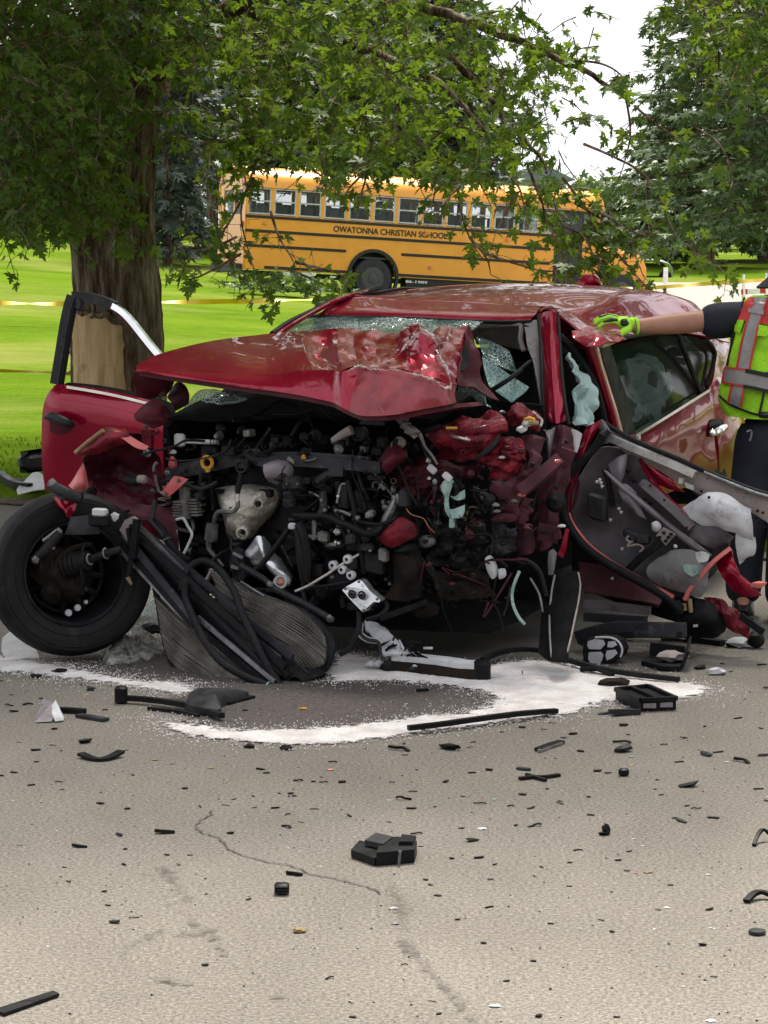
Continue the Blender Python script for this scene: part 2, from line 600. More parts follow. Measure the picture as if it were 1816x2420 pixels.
s.set(col=s.ramp(n1, [(.34, (.040, .034, .030)), (.50, (.085, .074, .064)), (.60, (.125, .11, .095)), (.74, (.2, .18, .155))]), ro=.85)
fading(s, 30, .9)
s = NT('faint_stain')
n1 = s.noise(62, det=4, ro=.7)
s.set(col=s.ramp(n1, [(.34, (.055, .047, .04)), (.50, (.11, .093, .077)), (.60, (.16, .138, .115)), (.74, (.26, .225, .19))]), ro=.85)
s.bump(n1, .35, .006)
s = NT('concrete')
n1 = s.noise(9, det=8, ro=.7)
s.set(col=s.ramp(n1, [(.3, (.20, .18, .16)), (.7, (.29, .27, .24))]), ro=.9)
s.bump(n1, .3, .01)
s = NT('lawn')
n1 = s.noise(1.0, s.co((.16, .5, 1)), det=6, ro=.6); n2 = s.noise(30, det=5, ro=.75); n3 = s.noise(.16, det=3)
n5 = s.noise(5, s.co((.5, 1.2, 1)), det=6, ro=.7)
gc = s.ramp(n1, [(.28, (.070, .128, .010)), (.48, (.096, .163, .012)), (.66, (.122, .186, .016)), (.82, (.17, .18, .045))])
gc = s.mix(1.0, gc, s.ramp(n2, [(.25, .55), (.6, 1.1)]), 'MULTIPLY')
gc = s.mix(1.0, gc, s.ramp(n5, [(.3, .72), (.65, 1.08)]), 'MULTIPLY')
gc = s.mix(s.ramp(n3, [(.48, 0.0), (.72, .6)]), gc, (.24, .215, .075))
s.set(col=gc, ro=1.0, sp=.0)
s.bump(n2, .6, .03)
s = NT('soil')
n1 = s.noise(22, det=8, ro=.75)
s.set(col=s.ramp(n1, [(.3, (.05, .04, .028)), (.7, (.17, .14, .09))]), ro=.95)
s.bump(n1, .8, .02)

def road_sheet():
    mb = MB()
    a, b = Vector((-2.7, 17.5)), Vector((.845, -.535))
    p = [a + b * t for t in (-160, 160)]
    n = -LN
    vs = [Vector((p[0].x, p[0].y, 0)), Vector((p[1].x, p[1].y, 0)), Vector((p[1].x + n.x * 60, p[1].y + n.y * 60, 0)), Vector((p[0].x + n.x * 60, p[0].y + n.y * 60, 0))]
    mb.add(vs, [(0, 3, 2, 1)])
    return mb.build('road', M['asphalt'], kind='structure', off=Vector((0, 8, 0)))
ROAD = road_sheet()
MB().box((0, 8, -3.0), (2400, 60, .02)).build('ground', M['soil'], kind='structure', off=Vector((0, 8, -3)))

def lawn_sheet():
    ds = [0, .03, .06, .15, .4] + [.8 + .8 * i for i in range(80)] + [66, 70, 75, 80, 86, 93, 100, 110, 125, 150, 200, 300, 500, 900, 1500]
    ts = [-1500, -600, -250, -120, -80, -60] + [-50 + 1.25 * i for i in range(81)] + [60, 80, 120, 250, 600, 1500]
    vs, fs = [], []
    for d in ds:
        for t in ts:
            j = .05 * fbm((t, d, 3), 1.3) if d < .1 else 0
            x = -2.7 + .845 * t + LN.x * (d + j); y = 17.5 - .535 * t + LN.y * (d + j)
            z = terrain(x, y)
            z *= (0.0 if d == 0 else .65 if d == .03 else 1)
            if d == 0: z = -.02
            vs.append((x, y, z))
    nc = len(ts)
    for i in range(len(ds) - 1):
        for j in range(nc - 1):
            a = i * nc + j
            fs.append((a, a + 1, a + nc + 1, a + nc))
    mb = MB().add(vs, fs)
    return mb.build('lawn', M['lawn'], kind='structure', off=Vector((0, 30, 0)), angle=80)
LAWN = lawn_sheet()
# worn strip of bare soil where the lawn meets the road
mb = MB()
R0, R1 = [], []
for i in range(140):
    t = -14 + i * .2
    for d, L in ((-.06 + .03 * fbm((t, 0, 1), 2), R0), (.42 + .30 * fbm((t, 5, 1), .9), R1)):
        x = -2.7 + .845 * t + LN.x * d; y = 17.5 - .535 * t + LN.y * d
        L.append(Vector((x, y, terrain(x, y) + .012 if d > .1 else .012)))
mb.sheet([R0, R1], th=.01, sub=1, sub2=3, lin=True)
mb.build('soil_verge', M['soil'], kind='structure')

# driveway that the bus stands on
def drape(name, poly, mat, lift, cell=1.0):
    xs = [p[0] for p in poly]; ys = [p[1] for p in poly]
    import mathutils.geometry as mg
    mb = MB(); P2 = [Vector(p) for p in poly]; idx = {}
    def inside(x, y):
        c = False
        for (x1, y1), (x2, y2) in zip(poly, poly[1:] + poly[:1]):
            if (y1 > y) != (y2 > y) and x < (x2 - x1) * (y - y1) / (y2 - y1) + x1: c = not c
        return c
    vs, fs = [], []
    def vid(i, j):
        if (i, j) not in idx:
            x = min(xs) + i * cell; y = min(ys) + j * cell
            idx[(i, j)] = len(vs); vs.append((x, y, terrain(x, y) + lift))
        return idx[(i, j)]
    for i in range(int((max(xs) - min(xs)) / cell)):
        for j in range(int((max(ys) - min(ys)) / cell)):
            if inside(min(xs) + (i + .5) * cell, min(ys) + (j + .5) * cell):
                fs.append((vid(i, j), vid(i + 1, j), vid(i + 1, j + 1), vid(i, j + 1)))
    mb.add(vs, fs)
    return mb.build(name, mat, kind='structure', angle=80)
drape('unseen_reflector', [(5.2, 13.2), (8.8, 10.6), (16, 47), (11, 49)], M['concrete'], .05, .6)  # unseen concrete strip added so the car's side reflects white bands
drape('driveway', [(3.2, 66), (5, 61.5), (9, 57), (22, 48), (45, 40), (45, 78), (14, 82), (9, 82), (5, 78)], M['concrete'], .05, .6)

# cracks and old stains in the road (their own flat sheets)
def ribbon(name, s_, wd, mat, z=.004, jag=.5, sub=26):
    pts = catmull(qg(s_), sub)
    L, Rr = [], []
    for i, p in enumerate(pts):
        t = (pts[min(i + 1, len(pts) - 1)] - pts[max(i - 1, 0)]).normalized()
        nn = Vector((-t.y, t.x, 0))
        j = fbm((p.x * 4, p.y * 4, 0), 3, 4) * .02
        k = wd * (.46 + jag * .45 * fbm((p.x, p.y, 4), 30, 4))
        q = p + nn * j
        L.append(Vector((q.x, q.y, z)) + nn * max(.001, k)); Rr.append(Vector((q.x, q.y, z)) - nn * max(.001, k))
    vs = L + Rr; n = len(L)
    MB().add(vs, [(i, i + 1, n + i + 1, n + i) for i in range(n - 1)]).build(name, mat, ROAD, smooth=False)
ribbon('crack', 'Q 930 670|880 715|835 735|880 770|940 790|990 830|1100 880|1270 915|1400 960|1560 995|1660 1030', .0065, M['stained_asphalt'])

# dark wet patch and white absorbent powder
def inpoly(x, y, P):
    c = False
    for (x1, y1), (x2, y2) in zip(P, P[1:] + P[:1]):
        if (y1 > y) != (y2 > y) and x < (x2 - x1) * (y - y1) / (y2 - y1) + x1: c = not c
    return c
def pdist(x, y, P):
    d = 1e9
    for (x1, y1), (x2, y2) in zip(P, P[1:] + P[:1]):
        dx, dy = x2 - x1, y2 - y1
        t = max(0, min(1, ((x - x1) * dx + (y - y1) * dy) / (dx * dx + dy * dy + 1e-12)))
        d = min(d, math.hypot(x - x1 - t * dx, y - y1 - t * dy))
    return d
def pol(s_): return [(p.x, p.y) for p in catmull(qg(s_) + qg(s_)[:1], 4)[:-1]]
r9 = random.Random(9)
def patchy(polys, cell, jit, h, z0, soft=.05):
    vs, fs, idx = [], [], {}
    fade = []
    allx = [q[0] for P in polys for q in P]; ally = [q[1] for P in polys for q in P]
    x0, y0 = min(allx) - .3, min(ally) - .3
    val = {}
    def f(i, j):
        if (i, j) not in val:
            x, y = x0 + i * cell, y0 + j * cell
            b = -9
            for P in polys:
                if not (min(q[0] for q in P) - .4 < x < max(q[0] for q in P) + .4 and min(q[1] for q in P) - .4 < y < max(q[1] for q in P) + .4): continue
                d = pdist(x, y, P)
                b = max(b, d if inpoly(x, y, P) else -d)
            val[(i, j)] = b + jit * fbm((x, y, 1), 3.2, 2) + jit * 1.5 * fbm((x, y, 2), 30, 4)
        return val[(i, j)]
    def vid(i, j):
        if (i, j) not in idx:
            x, y = x0 + i * cell, y0 + j * cell
            idx[(i, j)] = len(vs)
            fade.append(max(0.0, min(1.0, (f(i, j) + soft) / (2 * soft))))
            b = max(0, f(i, j))
            jx, jy = r9.uniform(-.45, .45) * cell, r9.uniform(-.45, .45) * cell
            vs.append((x + jx, y + jy, z0 + h * min(1, b / .12) * (.6 + .5 * fbm((x, y, 0), 9)) + (h * .25 * fbm((x, y, 7), 40) if h else 0)))
        return idx[(i, j)]
    for i in range(int((max(allx) - x0 + .4) / cell)):
        for j in range(int((max(ally) - y0 + .4) / cell)):
            if f(i, j) > -soft: fs.append((vid(i, j), vid(i + 1, j), vid(i + 1, j + 1), vid(i, j + 1)))
    mb = MB().add(vs, fs)
    mb.fade = fade
    return mb
def set_fade(o, fade):
    a = o.data.attributes.new('fade', 'FLOAT', 'POINT')
    a.data.foreach_set('value', (fade + [1.0] * (len(o.data.vertices) - len(fade))))
    return o
for i_, (P_, sf) in enumerate((('Q 680 915|740 930|800 1000|835 1060|785 1070|730 1010|690 960', .05), ('Q 620 945|652 940|690 1010|745 1080|722 1092|660 1020', .035), ('Q 640 1200|720 1178|715 1202|610 1250|565 1288|592 1316|572 1332|512 1292|560 1240', .04), ('Q 760 1190|850 1190|930 1185|922 1222|840 1228|770 1216', .05),
                           ('Q 1160 1458|1240 1462|1238 1488|1170 1486', .03), ('Q 790 1110|840 1150|890 1210|940 1240|1010 1320|1060 1390|1100 1445|1080 1440|1000 1340|930 1260|850 1190|800 1150', .025), ('R 0 985|50 985|85 1030|120 1090|110 1190|70 1205|40 1140|20 1080', .05), ('R 60 1225|110 1240|180 1320|260 1400|330 1470|390 1540|420 1600|370 1600|310 1530|230 1440|150 1350|90 1280', .035), ('Q 670 1396|750 1408|825 1418|820 1426|740 1420', .015))):
    m_ = patchy([pol(P_)], .012, .022, 0, .004 + .0006 * i_, sf)
    set_fade(m_.build('stain', M['old_stain'], ROAD, smooth=False), m_.fade)
stain_mb = patchy([pol('S 400 1655|520 1630|700 1618|900 1610|1080 1618|1172 1650|1150 1690|1000 1705|760 1735|560 1745|440 1715'),
                   pol('S 150 1560|400 1545|900 1560|1400 1555|1640 1490|1700 1520|1500 1600|900 1620|500 1640|200 1600')], .022, .06, 0, .003, .10)
set_fade(stain_mb.build('wet_stain', M['wet_patch'], ROAD, smooth=False), stain_mb.fade)
s = NT('absorbent')
n1 = s.noise(150, det=3, ro=.7); n2 = s.noise(7, det=6, ro=.6)
pc = s.ramp(n1, [(.3, (.46, .425, .415)), (.55, (.66, .63, .62)), (.75, (.78, .76, .75))])
s.set(col=s.mix(s.ramp(n2, [(.42, 0.0), (.64, .9)]), pc, (.46, .40, .385)), ro=.95)
s.bump(n1, .5, .006)
fading(s, 120, .12)
POW = [pol('D -60 1195|120 1210|300 1235|600 1300|850 1340|1000 1345|1070 1385|1000 1395|800 1370|500 1330|200 1290|-60 1270'),
       pol('S 770 1575|820 1548|900 1563|1000 1575|1110 1590|1180 1572|1290 1565|1440 1590|1540 1608|1660 1622|1640 1650|1500 1655|1340 1672|1180 1695|1100 1688|1180 1660|1130 1632|1000 1616|880 1610|790 1612'),
       pol('S 345 1700|450 1712|560 1728|700 1725|850 1715|1000 1696|1150 1684|1340 1640|1560 1630|1460 1655|1350 1690|1200 1708|1000 1732|840 1752|680 1762|520 1752|410 1735')]
pm = patchy(POW, .016, .035, .009, .0055, .075)
fade_ = pm.fade
r2 = random.Random(5)
for P in POW:                                        # loose grains thrown round the edge of each heap
    xs = [q[0] for q in P]; ys = [q[1] for q in P]
    n = 0
    while n < 2600:
        x = r2.uniform(min(xs) - .35, max(xs) + .35); y = r2.uniform(min(ys) - .35, max(ys) + .35)
        d = pdist(x, y, P)
        if inpoly(x, y, P) or r2.random() > math.exp(-d / .06): 
            if r2.random() < .02: n += 1
            continue
        n += 1
        k = r2.uniform(.0012, .0040)
        z = .006
        pm.add([(x - k, y, z), (x, y - k, z), (x + k, y, z), (x, y + k, z), (x, y, z + k * 1.2)], [(0, 1, 4), (1, 2, 4), (2, 3, 4), (3, 0, 4)])
set_fade(pm.build('absorbent_powder', M['absorbent'], smooth=False, kind='stuff', label='white absorbent powder poured in bands round the dark spill'), fade_)

# grass blades on the nearer lawn
s = NT('grass_blade')
gi = s.n('NewGeometry')
s.set(col=s.ramp(gi.outputs['Random Per Island'], [(0, (.055, .12, .003)), (.5, (.09, .16, .004)), (1, (.14, .19, .012))]), ro=1.0, sp=.0)
r2 = random.Random(3)
vs, fs = [], []
for i in range(11000):
    Y = 14.5 + 7 * r2.random() ** 1.5
    X = r2.uniform(-.165, .165) * Y
    if dline(X, Y) < .10 + .35 * r2.random(): continue
    z = terrain(X, Y)
    hgt = r2.uniform(.012, .036) * (1.5 if r2.random() < .06 else 1)
    a = r2.uniform(0, 6.28); wd = .004 * (1 + Y / 30)
    bx, by = math.cos(a) * wd, math.sin(a) * wd
    lx, ly = r2.gauss(0, .5) * hgt, r2.gauss(0, .5) * hgt
    o = len(vs)
    vs += [(X - bx, Y - by, z - .005), (X + bx, Y + by, z - .005), (X + lx, Y + ly, z + hgt)]
    fs.append((o, o + 1, o + 2))
MB().add(vs, fs).build('grass', M['grass_blade'], smooth=False, kind='stuff', off=Vector((0, 20, 0)), label='short mown grass blades along the near lawn')

# ================================================================== school bus
s = NT('bus_yellow')
f1 = s.noise(2.5, det=5)
s.set(col=s.ramp(f1, [(.3, (.66, .26, .010)), (.7, (.76, .31, .014))]), ro=.35, coat=.3, cr=.15)
plain('bus_black', (.010, .009, .009), .6)
plain('bus_frame', (.42, .43, .44), .4, .3)
plain('bus_seat', (.012, .013, .016), .6, var=.3)
plain('bus_floor', (.05, .05, .05), .8)
plain('bus_white', (.62, .62, .60), .5)
plain('lamp_amber', (.55, .16, .02), .25, coat=.6)
plain('lamp_red', (.40, .02, .015), .25, coat=.6)
BO = at(575, 634, 63)
ba, bt = math.radians(20), math.radians(3.4)
BS = Vector((math.cos(ba) * math.cos(bt), math.sin(ba) * math.cos(bt), -math.sin(bt)))
BT = Vector((-math.sin(ba), math.cos(ba), 0))
BZ = BS.cross(BT)
BAX = (BS, BT, BZ)
def bp(a, b, c): return BO + BS * a + BT * b + BZ * c
bus = empty('school_bus', bp(4.5, 1.2, -.53), 'long yellow school bus with black rub rails parked behind the maple leaves', 'bus')
BL, BW = 9.7, 2.4
def bbox(mb, a0, a1, b0, b1, c0, c1, bev=0.0):
    return mb.box(bp((a0 + a1) / 2, (b0 + b1) / 2, (c0 + c1) / 2), (a1 - a0, b1 - b0, c1 - c0), BAX, 0, bev)
WHS = 3.45                           # rear wheel position along the body
mb = MB()
for b0 in (0.0, BW - .05):           # lower side walls with wheel arch
    po = [bp(0.05, b0, 0), bp(WHS - .62, b0, 0)]
    po += [bp(WHS + .62 * math.cos(a), b0, -.02 + .62 * math.sin(a)) for a in [math.pi - math.pi * i / 12 for i in range(13)]]
    po += [bp(WHS + .62, b0, 0), bp(BL, b0, 0), bp(BL, b0, 1.36), bp(0.05, b0, 1.36)]
    mb.prism(po, BT * .05)
WIN = [.02 + .665 * i for i in range(14)]
for b0 in (.004, BW - .054):
    for x in WIN: bbox(mb, x - .04, x + .05, b0, b0 + .05, 1.36, 2.04)
    bbox(mb, WIN[-1], BL, b0, b0 + .05, 2.0, 2.04)
bbox(mb, 0, .05, .05, BW - .05, 0, 1.36); bbox(mb, 0, .05, .05, .4, 1.36, 2.3); bbox(mb, 0, .05, 2.0, BW - .05, 1.36, 2.3); bbox(mb, 0, .05, .4, 2.0, 1.98, 2.4)
bbox(mb, 0, .05, 1.0, 1.1, 1.36, 1.98)
mb.build('body', M['bus_yellow'], bus)
prof = [(0, 2.04), (.015, 2.14), (.07, 2.28), (.20, 2.41), (.45, 2.51), (.8, 2.56), (1.2, 2.575)]
prof += [(BW - q, z) for q, z in prof[-2::-1]]
Rr = [[bp(a, q * (1 if a > -.01 else 1), z - drop) for q, z in prof] for a, drop in ((-.02, .05), (0.06, 0), (3.2, 0), (6.5, 0), (BL - .05, 0), (BL + .12, .06))]
roof = MB().sheet(Rr, th=.04, sub=1, sub2=1, lin=True).build('roof', M['bus_yellow'], bus, angle=60)
mb = MB(); bbox(mb, 1.5, 2.2, .8, 1.5, 2.58, 2.66, .03); mb.build('roof_hatch', M['bus_white'], roof)
for z, a0, a1 in ((1.31, 0, BL - 1.3), (.955, 0, BL - 1.35), (.585, 0, WHS - .75), (.585, WHS + .75, BL - 1.35), (.06, .55, WHS - .66), (.06, WHS + .66, BL - 1.4)):
    mb = MB(); bbox(mb, a0, a1, -.025, .012, z - .035, z + .035, .008); mb.build('rub_rail', M['bus_black'], bus)
mb = MB()
mb.lathe(bp(WHS, -.02, -.02), BT, [(.62, -.03), (.70, -.03), (.70, .05), (.62, .05), (.62, -.03)], 28, 0)
mb.build('wheel_arch', M['bus_black'], bus)
def bus_wheel(a, c, par):
    t = MB().lathe(bp(a, -.02, c), -BT, [(.29, -.25), (.47, -.25), (.51, -.2), (.51, -.02), (.48, .03), (.36, .035), (.29, .02), (.29, -.25)], 28).build('tyre', M['bus_tyre'], par)
    r = MB().lathe(bp(a, -.02, c), -BT, [(.305, .02), (.27, 0), (.24, -.08), (.14, -.06), (.12, .04), (0, .05)], 20)
    for k in range(8):
        an = k * math.pi / 4
        r.lathe(bp(a + .19 * math.cos(an), -.06 + .08, c + .19 * math.sin(an)), -BT, [(.02, 0), (.02, .03), (0, .03)], 6)
    r.build('rim', M['bus_rim'], t)
plain('bus_tyre', (.022, .022, .024), .8); plain('bus_rim', (.06, .06, .065), .5, .3)
bus_wheel(WHS, -.07, bus)
bus_wheel(BL + .75, -.07, bus)
mb = MB(); bbox(mb, WHS - .66, WHS + .66, .32, .40, -.45, .62); bbox(mb, WHS - .66, WHS + .66, .05, .40, .60, .64); mb.build('wheel_well', M['bus_black'], bus)
for i in range(13):
    x0, x1 = WIN[i] + .05, WIN[i + 1] - .04
    for b0, near in ((.02, 1), (BW - .04, 0)):
        fm = MB()
        bbox(fm, x0, x0 + .035, b0 - .012, b0 + .02, 1.375, 2.03); bbox(fm, x1 - .035, x1, b0 - .012, b0 + .02, 1.375, 2.03)
        bbox(fm, x0 + .035, x1 - .035, b0 - .012, b0 + .02, 1.375, 1.41); bbox(fm, x0 + .035, x1 - .035, b0 - .012, b0 + .02, 2.0, 2.03)
        bbox(fm, x0 + .035, x1 - .035, b0 - .012, b0 + .02, 1.69, 1.725)
        f = fm.build('window', M['bus_frame'], bus)
        g = MB(); bbox(g, x0 + .035, x1 - .035, b0 + .004, b0 + .010, 1.41, 2.0); g.build('pane', M['bus_glass'], f)
    if i < 12:
        for b0 in (.16, 1.35):
            sm = MB()
            xs_ = x0 + .16 + .03 * math.sin(i * 2.1)
            bbox(sm, xs_, xs_ + .10, b0, b0 + .85, .55, 1.70 + .02 * math.sin(i * 3), .045)
            sm.build('seat', M['bus_seat'], bus)
mb = MB(); bbox(mb, .06, BL, .06, BW - .06, .42, .47); mb.build('floor', M['bus_floor'], bus)
mb = MB(); bbox(mb, .6, BL + 1.2, .3, BW - .3, -.16, -.03); bbox(mb, 4.4, BL - .8, .05, .5, -.25, -.01); mb.build('chassis', M['bus_black'], bus)
mb = MB(); bbox(mb, 1.0, 1.75, -.02, .35, -.30, -.02); bbox(mb, .93, 1.82, -.03, .36, -.34, -.30); mb.build('battery_box', M['bus_white'], bus)
# lettering on the side panel
def lettering(txt, par, p0, X, Z, height, length, mat, depth=.006, name='lettering'):
    cu_ = bpy.data.curves.new(name, 'FONT')
    cu_.body = txt; cu_.size = 1.0; cu_.extrude = .02; cu_.offset = .018
    tmp = bpy.data.objects.new('tmp', cu_)
    COL.objects.link(tmp)
    bpy.context.view_layer.update()
    me = bpy.data.meshes.new_from_object(tmp.evaluated_get(bpy.context.evaluated_depsgraph_get()))
    bpy.data.objects.remove(tmp)
    xs = [v.co.x for v in me.vertices]; ys = [v.co.y for v in me.vertices]
    kx, kz = length / (max(xs) - min(xs)), height / (max(ys) - min(ys))
    Y = Z.cross(X)
    for v in me.vertices:
        c = v.co
        q = p0 + X * ((c.x - min(xs)) * kx) + Z * ((c.y - min(ys)) * kz) - Y * (c.z * depth / .02)
        v.co = q - OFF[par]
    me.materials.clear(); me.materials.append(mat)
    return link(name, me, par, OFF[par])
lettering('OWATONNA CHRISTIAN SCHOOL', bus, bp(2.33, -.006, 1.05), BS, BZ, .155, 3.10, M['bus_black'])
lettering('86-1989', bus, bp(4.35, -.012, -.13), BS, BZ, .07, .6, M['bus_white'])
for a, c in ((4.85, 1.15), (5.0, .30), (.5, 1.15), (7.1, 1.12), (5.3, 2.2), (.4, 2.2)):
    MB().lathe(bp(a, -.004, c), -BT, [(.05, 0), (.05, .025), (0, .03)], 10).build('marker_lamp', M['lamp_amber'], bus)
# entry door, cab and engine hood
mb = MB(); bbox(mb, BL - 1.25, BL - .45, -.01, .03, -.12, 2.0); d = mb.build('entry_door', M['bus_black'], bus)
for a0 in (BL - 1.17, BL - .82):
    g = MB(); bbox(g, a0, a0 + .30, -.02, -.012, .3, 1.9); g.build('pane', M['bus_glass'], d)
mb = MB(); bbox(mb, BL, BL + .05, .05, BW - .05, 0, 1.25); bbox(mb, BL, BL + .05, .05, .2, 1.25, 2.4); bbox(mb, BL, BL + .05, BW - .2, BW - .05, 1.25, 2.4); bbox(mb, BL, BL + .05, .2, BW - .2, 2.05, 2.5)
mb.build('front_wall', M['bus_yellow'], bus)
g = MB(); bbox(g, BL + .02, BL + .03, .2, BW - .2, 1.25, 2.05); g.build('windscreen', M['bus_glass'], bus)
R_ = [[bp(BL + .05 + a, b, c) for b, c in ((.2, .15), (.2, .75 - d_), (.35, 1.12 - d_), (1.2, 1.2 - d_), (2.05, 1.12 - d_), (2.2, .75 - d_), (2.2, .15))] for a, d_ in ((0, 0), (.8, .06), (1.35, .13), (1.5, .4))]
MB().sheet(R_, th=.04, sub=3, sub2=1).build('engine_hood', M['bus_yellow'], bus)
mb = MB(); bbox(mb, BL + 1.45, BL + 1.62, .1, 2.3, -.15, .15, .03); mb.build('bumper', M['bus_black'], bus)
mb = MB(); mb.tube([bp(BL + .1, .1, 1.3), bp(BL + .5, -.25, 1.6), bp(BL + .5, -.25, 1.2)], .015, 6); bbox(mb, BL + .47, BL + .53, -.4, -.1, 1.15, 1.6, .02)
mb.build('mirror', M['bus_black'], bus)
rw = MB(); bbox(rw, .015, .03, .4, 1.0, 1.36, 1.98); bbox(rw, .015, .03, 1.1, 2.0, 1.36, 1.98); rw.build('rear_window', M['bus_glass'], bus)
for b0, z in ((.25, 1.1), (2.1, 1.1), (.2, 2.2), (2.15, 2.2)):
    MB().lathe(bp(-.01, b0, z), -BS, [(.09, 0), (.09, .03), (0, .04)], 12).build('rear_lamp', M['lamp_red'], bus)
mb = MB(); bbox(mb, -.18, -.02, .05, BW - .05, -.12, .12, .02); mb.build('rear_bumper', M['bus_black'], bus)

# ================================================================== far things beyond the bus
plain('far_wall', (.50, .55, .58), .8); plain('far_roof', (.20, .22, .25), .8); plain('goal_white', (.80, .80, .78), .5)
plain('tape_yellow', (.55, .37, .004), .4, var=.08); plain('car_silver', (.42, .46, .52), .3, .3, .6); plain('stripe_red', (.55, .04, .03), .5)
b = empty('far_building', at(1262, 480, 112), 'pale blue grey building showing through the leaves above the bus', 'building')
A0 = at(1190, 480, 112); zt = at(1190, 425, 112).z; x1 = at(1340, 480, 112).x
mb = MB().box(((A0.x + x1) / 2, 116, (zt + 1) / 2), (x1 - A0.x, 7, zt - 1)); mb.build('wall', M['far_wall'], b)
mb = MB().prism([(A0.x - .4, 112.1, zt), (x1 + .4, 112.1, zt), ((A0.x + x1) / 2 + .3, 112.1, zt + .75)], (0, 8, 0)); mb.build('roof', M['far_roof'], b)
for i in range(3): MB().box((A0.x + .5 + i * .9, 112.47, zt - .45), (.5, .06, .5)).build('window', M['bus_glass'], b)

g1 = empty('football_goal', qy('M 340 350', 100)[0], 'tall white goal frame nearest the maple trunk on the far lawn', 'goal', 'white goal frames on the far lawn')
p = qy('M 342 350|340 182|308 180', 100)
MB().tube([p[0], p[1], p[2]], .06, 6).build('goal_post', M['goal_white'], g1)
MB().tube([p[1], p[1] + Vector((.6, 3, 0))], .05, 6).build('crossbar', M['goal_white'], g1)
MB().tube([p[0] + Vector((.6, 3, 0)), p[1] + Vector((.6, 3, 0))], .05, 6).build('goal_post', M['goal_white'], g1)
g2 = empty('football_goal', qy('M 150 350', 104)[0], 'white goal frame with slanted back stays under the left leaves', 'goal', 'white goal frames on the far lawn')
p = qy('M 235 350|235 235|225 237|150 352|140 210|45 345', 104)
MB().tube(p[:2], .06, 6).build('goal_post', M['goal_white'], g2)
MB().tube(p[2:4], .05, 6).build('back_stay', M['goal_white'], g2)
MB().tube(p[4:6], .05, 6).build('back_stay', M['goal_white'], g2)
MB().tube([p[1], p[4]], .04, 6).build('crossbar', M['goal_white'], g2)

# yellow caution tapes
def tape(s_, Y, wd, label, tw=1.0, nm='caution_tape'):
    pts = catmull(qy(s_, Y), 14)
    L, Q = [], []
    n = len(pts)
    for i, p in enumerate(pts):
        a = 1.1 + tw * math.sin(i * .21) * .9 + .4 * fbm((i * .17, 0, tw), 1)
        dv = Vector((0, math.cos(a), math.sin(a)))
        L.append(p + dv * wd / 2); Q.append(p - dv * wd / 2)
    vs = L + Q
    MB().add(vs, [(i, i + 1, n + i + 1, n + i) for i in range(n - 1)]).build(nm, M['tape_yellow'], label=label, cat='tape', group='yellow caution tapes across the lawn')
tape('S -60 874|0 876|130 881|200 886|230 888', 18.85, .026, 'lower yellow caution tape strung low to the maple trunk behind the red door', .5)
tape('S -80 715|0 716|120 718|250 717|400 714|560 712|740 708|900 704|1180 696|1415 686|1495 682', 40, .085, 'long yellow caution tape strung across the lawn behind the wreck', .9)
tape('S 1500 684|1570 678|1650 672|1740 666|1830 660|1900 656', 44, .07, 'thin yellow caution tape along the far edge of the driveway, right of the bus', .2)

# parked car beyond the bus, white post, barricade
pc = empty('parked_car', qy('S 1535 668', 88)[0], 'small pale blue parked car half hidden by leaves beside the bus front', 'car')
def pcp(x, y, z): return qy('S 1540 668', 88)[0] + Vector((x, y, z))
R_ = [[pcp(x, y, z) for x, z in ((-1.0, .25), (-1.0, .75 + k), (-.6, .85 + k), (.3, .78 + k), (.62, .55), (.65, .25))] for y, k in ((-.75, -.05), (-.6, 0), (.6, 0), (.75, -.05))]
MB().sheet(R_, th=.03, sub=2, sub2=3).build('body', M['car_silver'], pc)
R_ = [[pcp(x, y, z) for x, z in ((-1.0, .8), (-.7, 1.15 - k), (-.2, 1.15 - k), (.35, .78))] for y, k in ((-.7, .08), (-.5, 0), (.5, 0), (.7, .08))]
MB().sheet(R_, th=.02, sub=2, sub2=1).build('cabin', M['bus_glass'], pc)
for x in (-.7, .4):
    MB().lathe(pcp(x, -.72, .22), (0, -1, 0), [(.10, -.1), (.22, -.1), (.22, .03), (.12, .05), (0, .04)], 14).build('wheel', M['tyre'], pc)
MB().tube(qy('S 1573 672|1574 632', 75), .07, 8).build('marker_post', M['goal_white'], label='white marker post at the lawn edge right of the parked car', cat='post')
br = empty('road_barricade', qy('S 1785 697', 52)[0], 'low red and white striped barricade on the driveway behind the officer', 'barricade')
p = qy('S 1752 690|1816 686|1870 684', 52)
for i in range(8):
    a = p[0].lerp(p[2], i / 8); b_ = p[0].lerp(p[2], (i + 1) / 8)
    MB().bar(a, b_, .03, .11).build('board', M['stripe_red'] if i % 3 == 0 else M['goal_white'], br, smooth=False)
for t in (.05, .5, .95):
    a = p[0].lerp(p[2], t)
    mb = MB(); mb.bar(a + Vector((0, -.2, -.35)), a + Vector((0, 0, .35)), .04, .04, (1, 0, 0)); mb.bar(a + Vector((0, .2, -.35)), a + Vector((0, 0, .35)), .04, .04, (1, 0, 0))
    mb.build('leg', M['goal_white'], br, smooth=False)
fr_ = empty('bleacher', qy('N 860 385', 105)[0], 'white bench rows at the foot of the dark trees on the far lawn', 'bleacher')
for s_ in ('N 720 305|985 352', 'N 730 335|990 360', 'N 740 352|1000 362'):
    q = qy(s_, 105)
    MB().bar(q[0], q[1], .35, .07).build('seat', M['goal_white'], fr_, smooth=False)
q = qy('N 740 383|1010 385', 106)
MB().bar(q[0] + Vector((0, 0, .2)), q[1] + Vector((0, 0, .2)), .3, .35).build('base', M['bus_black'], fr_, smooth=False)
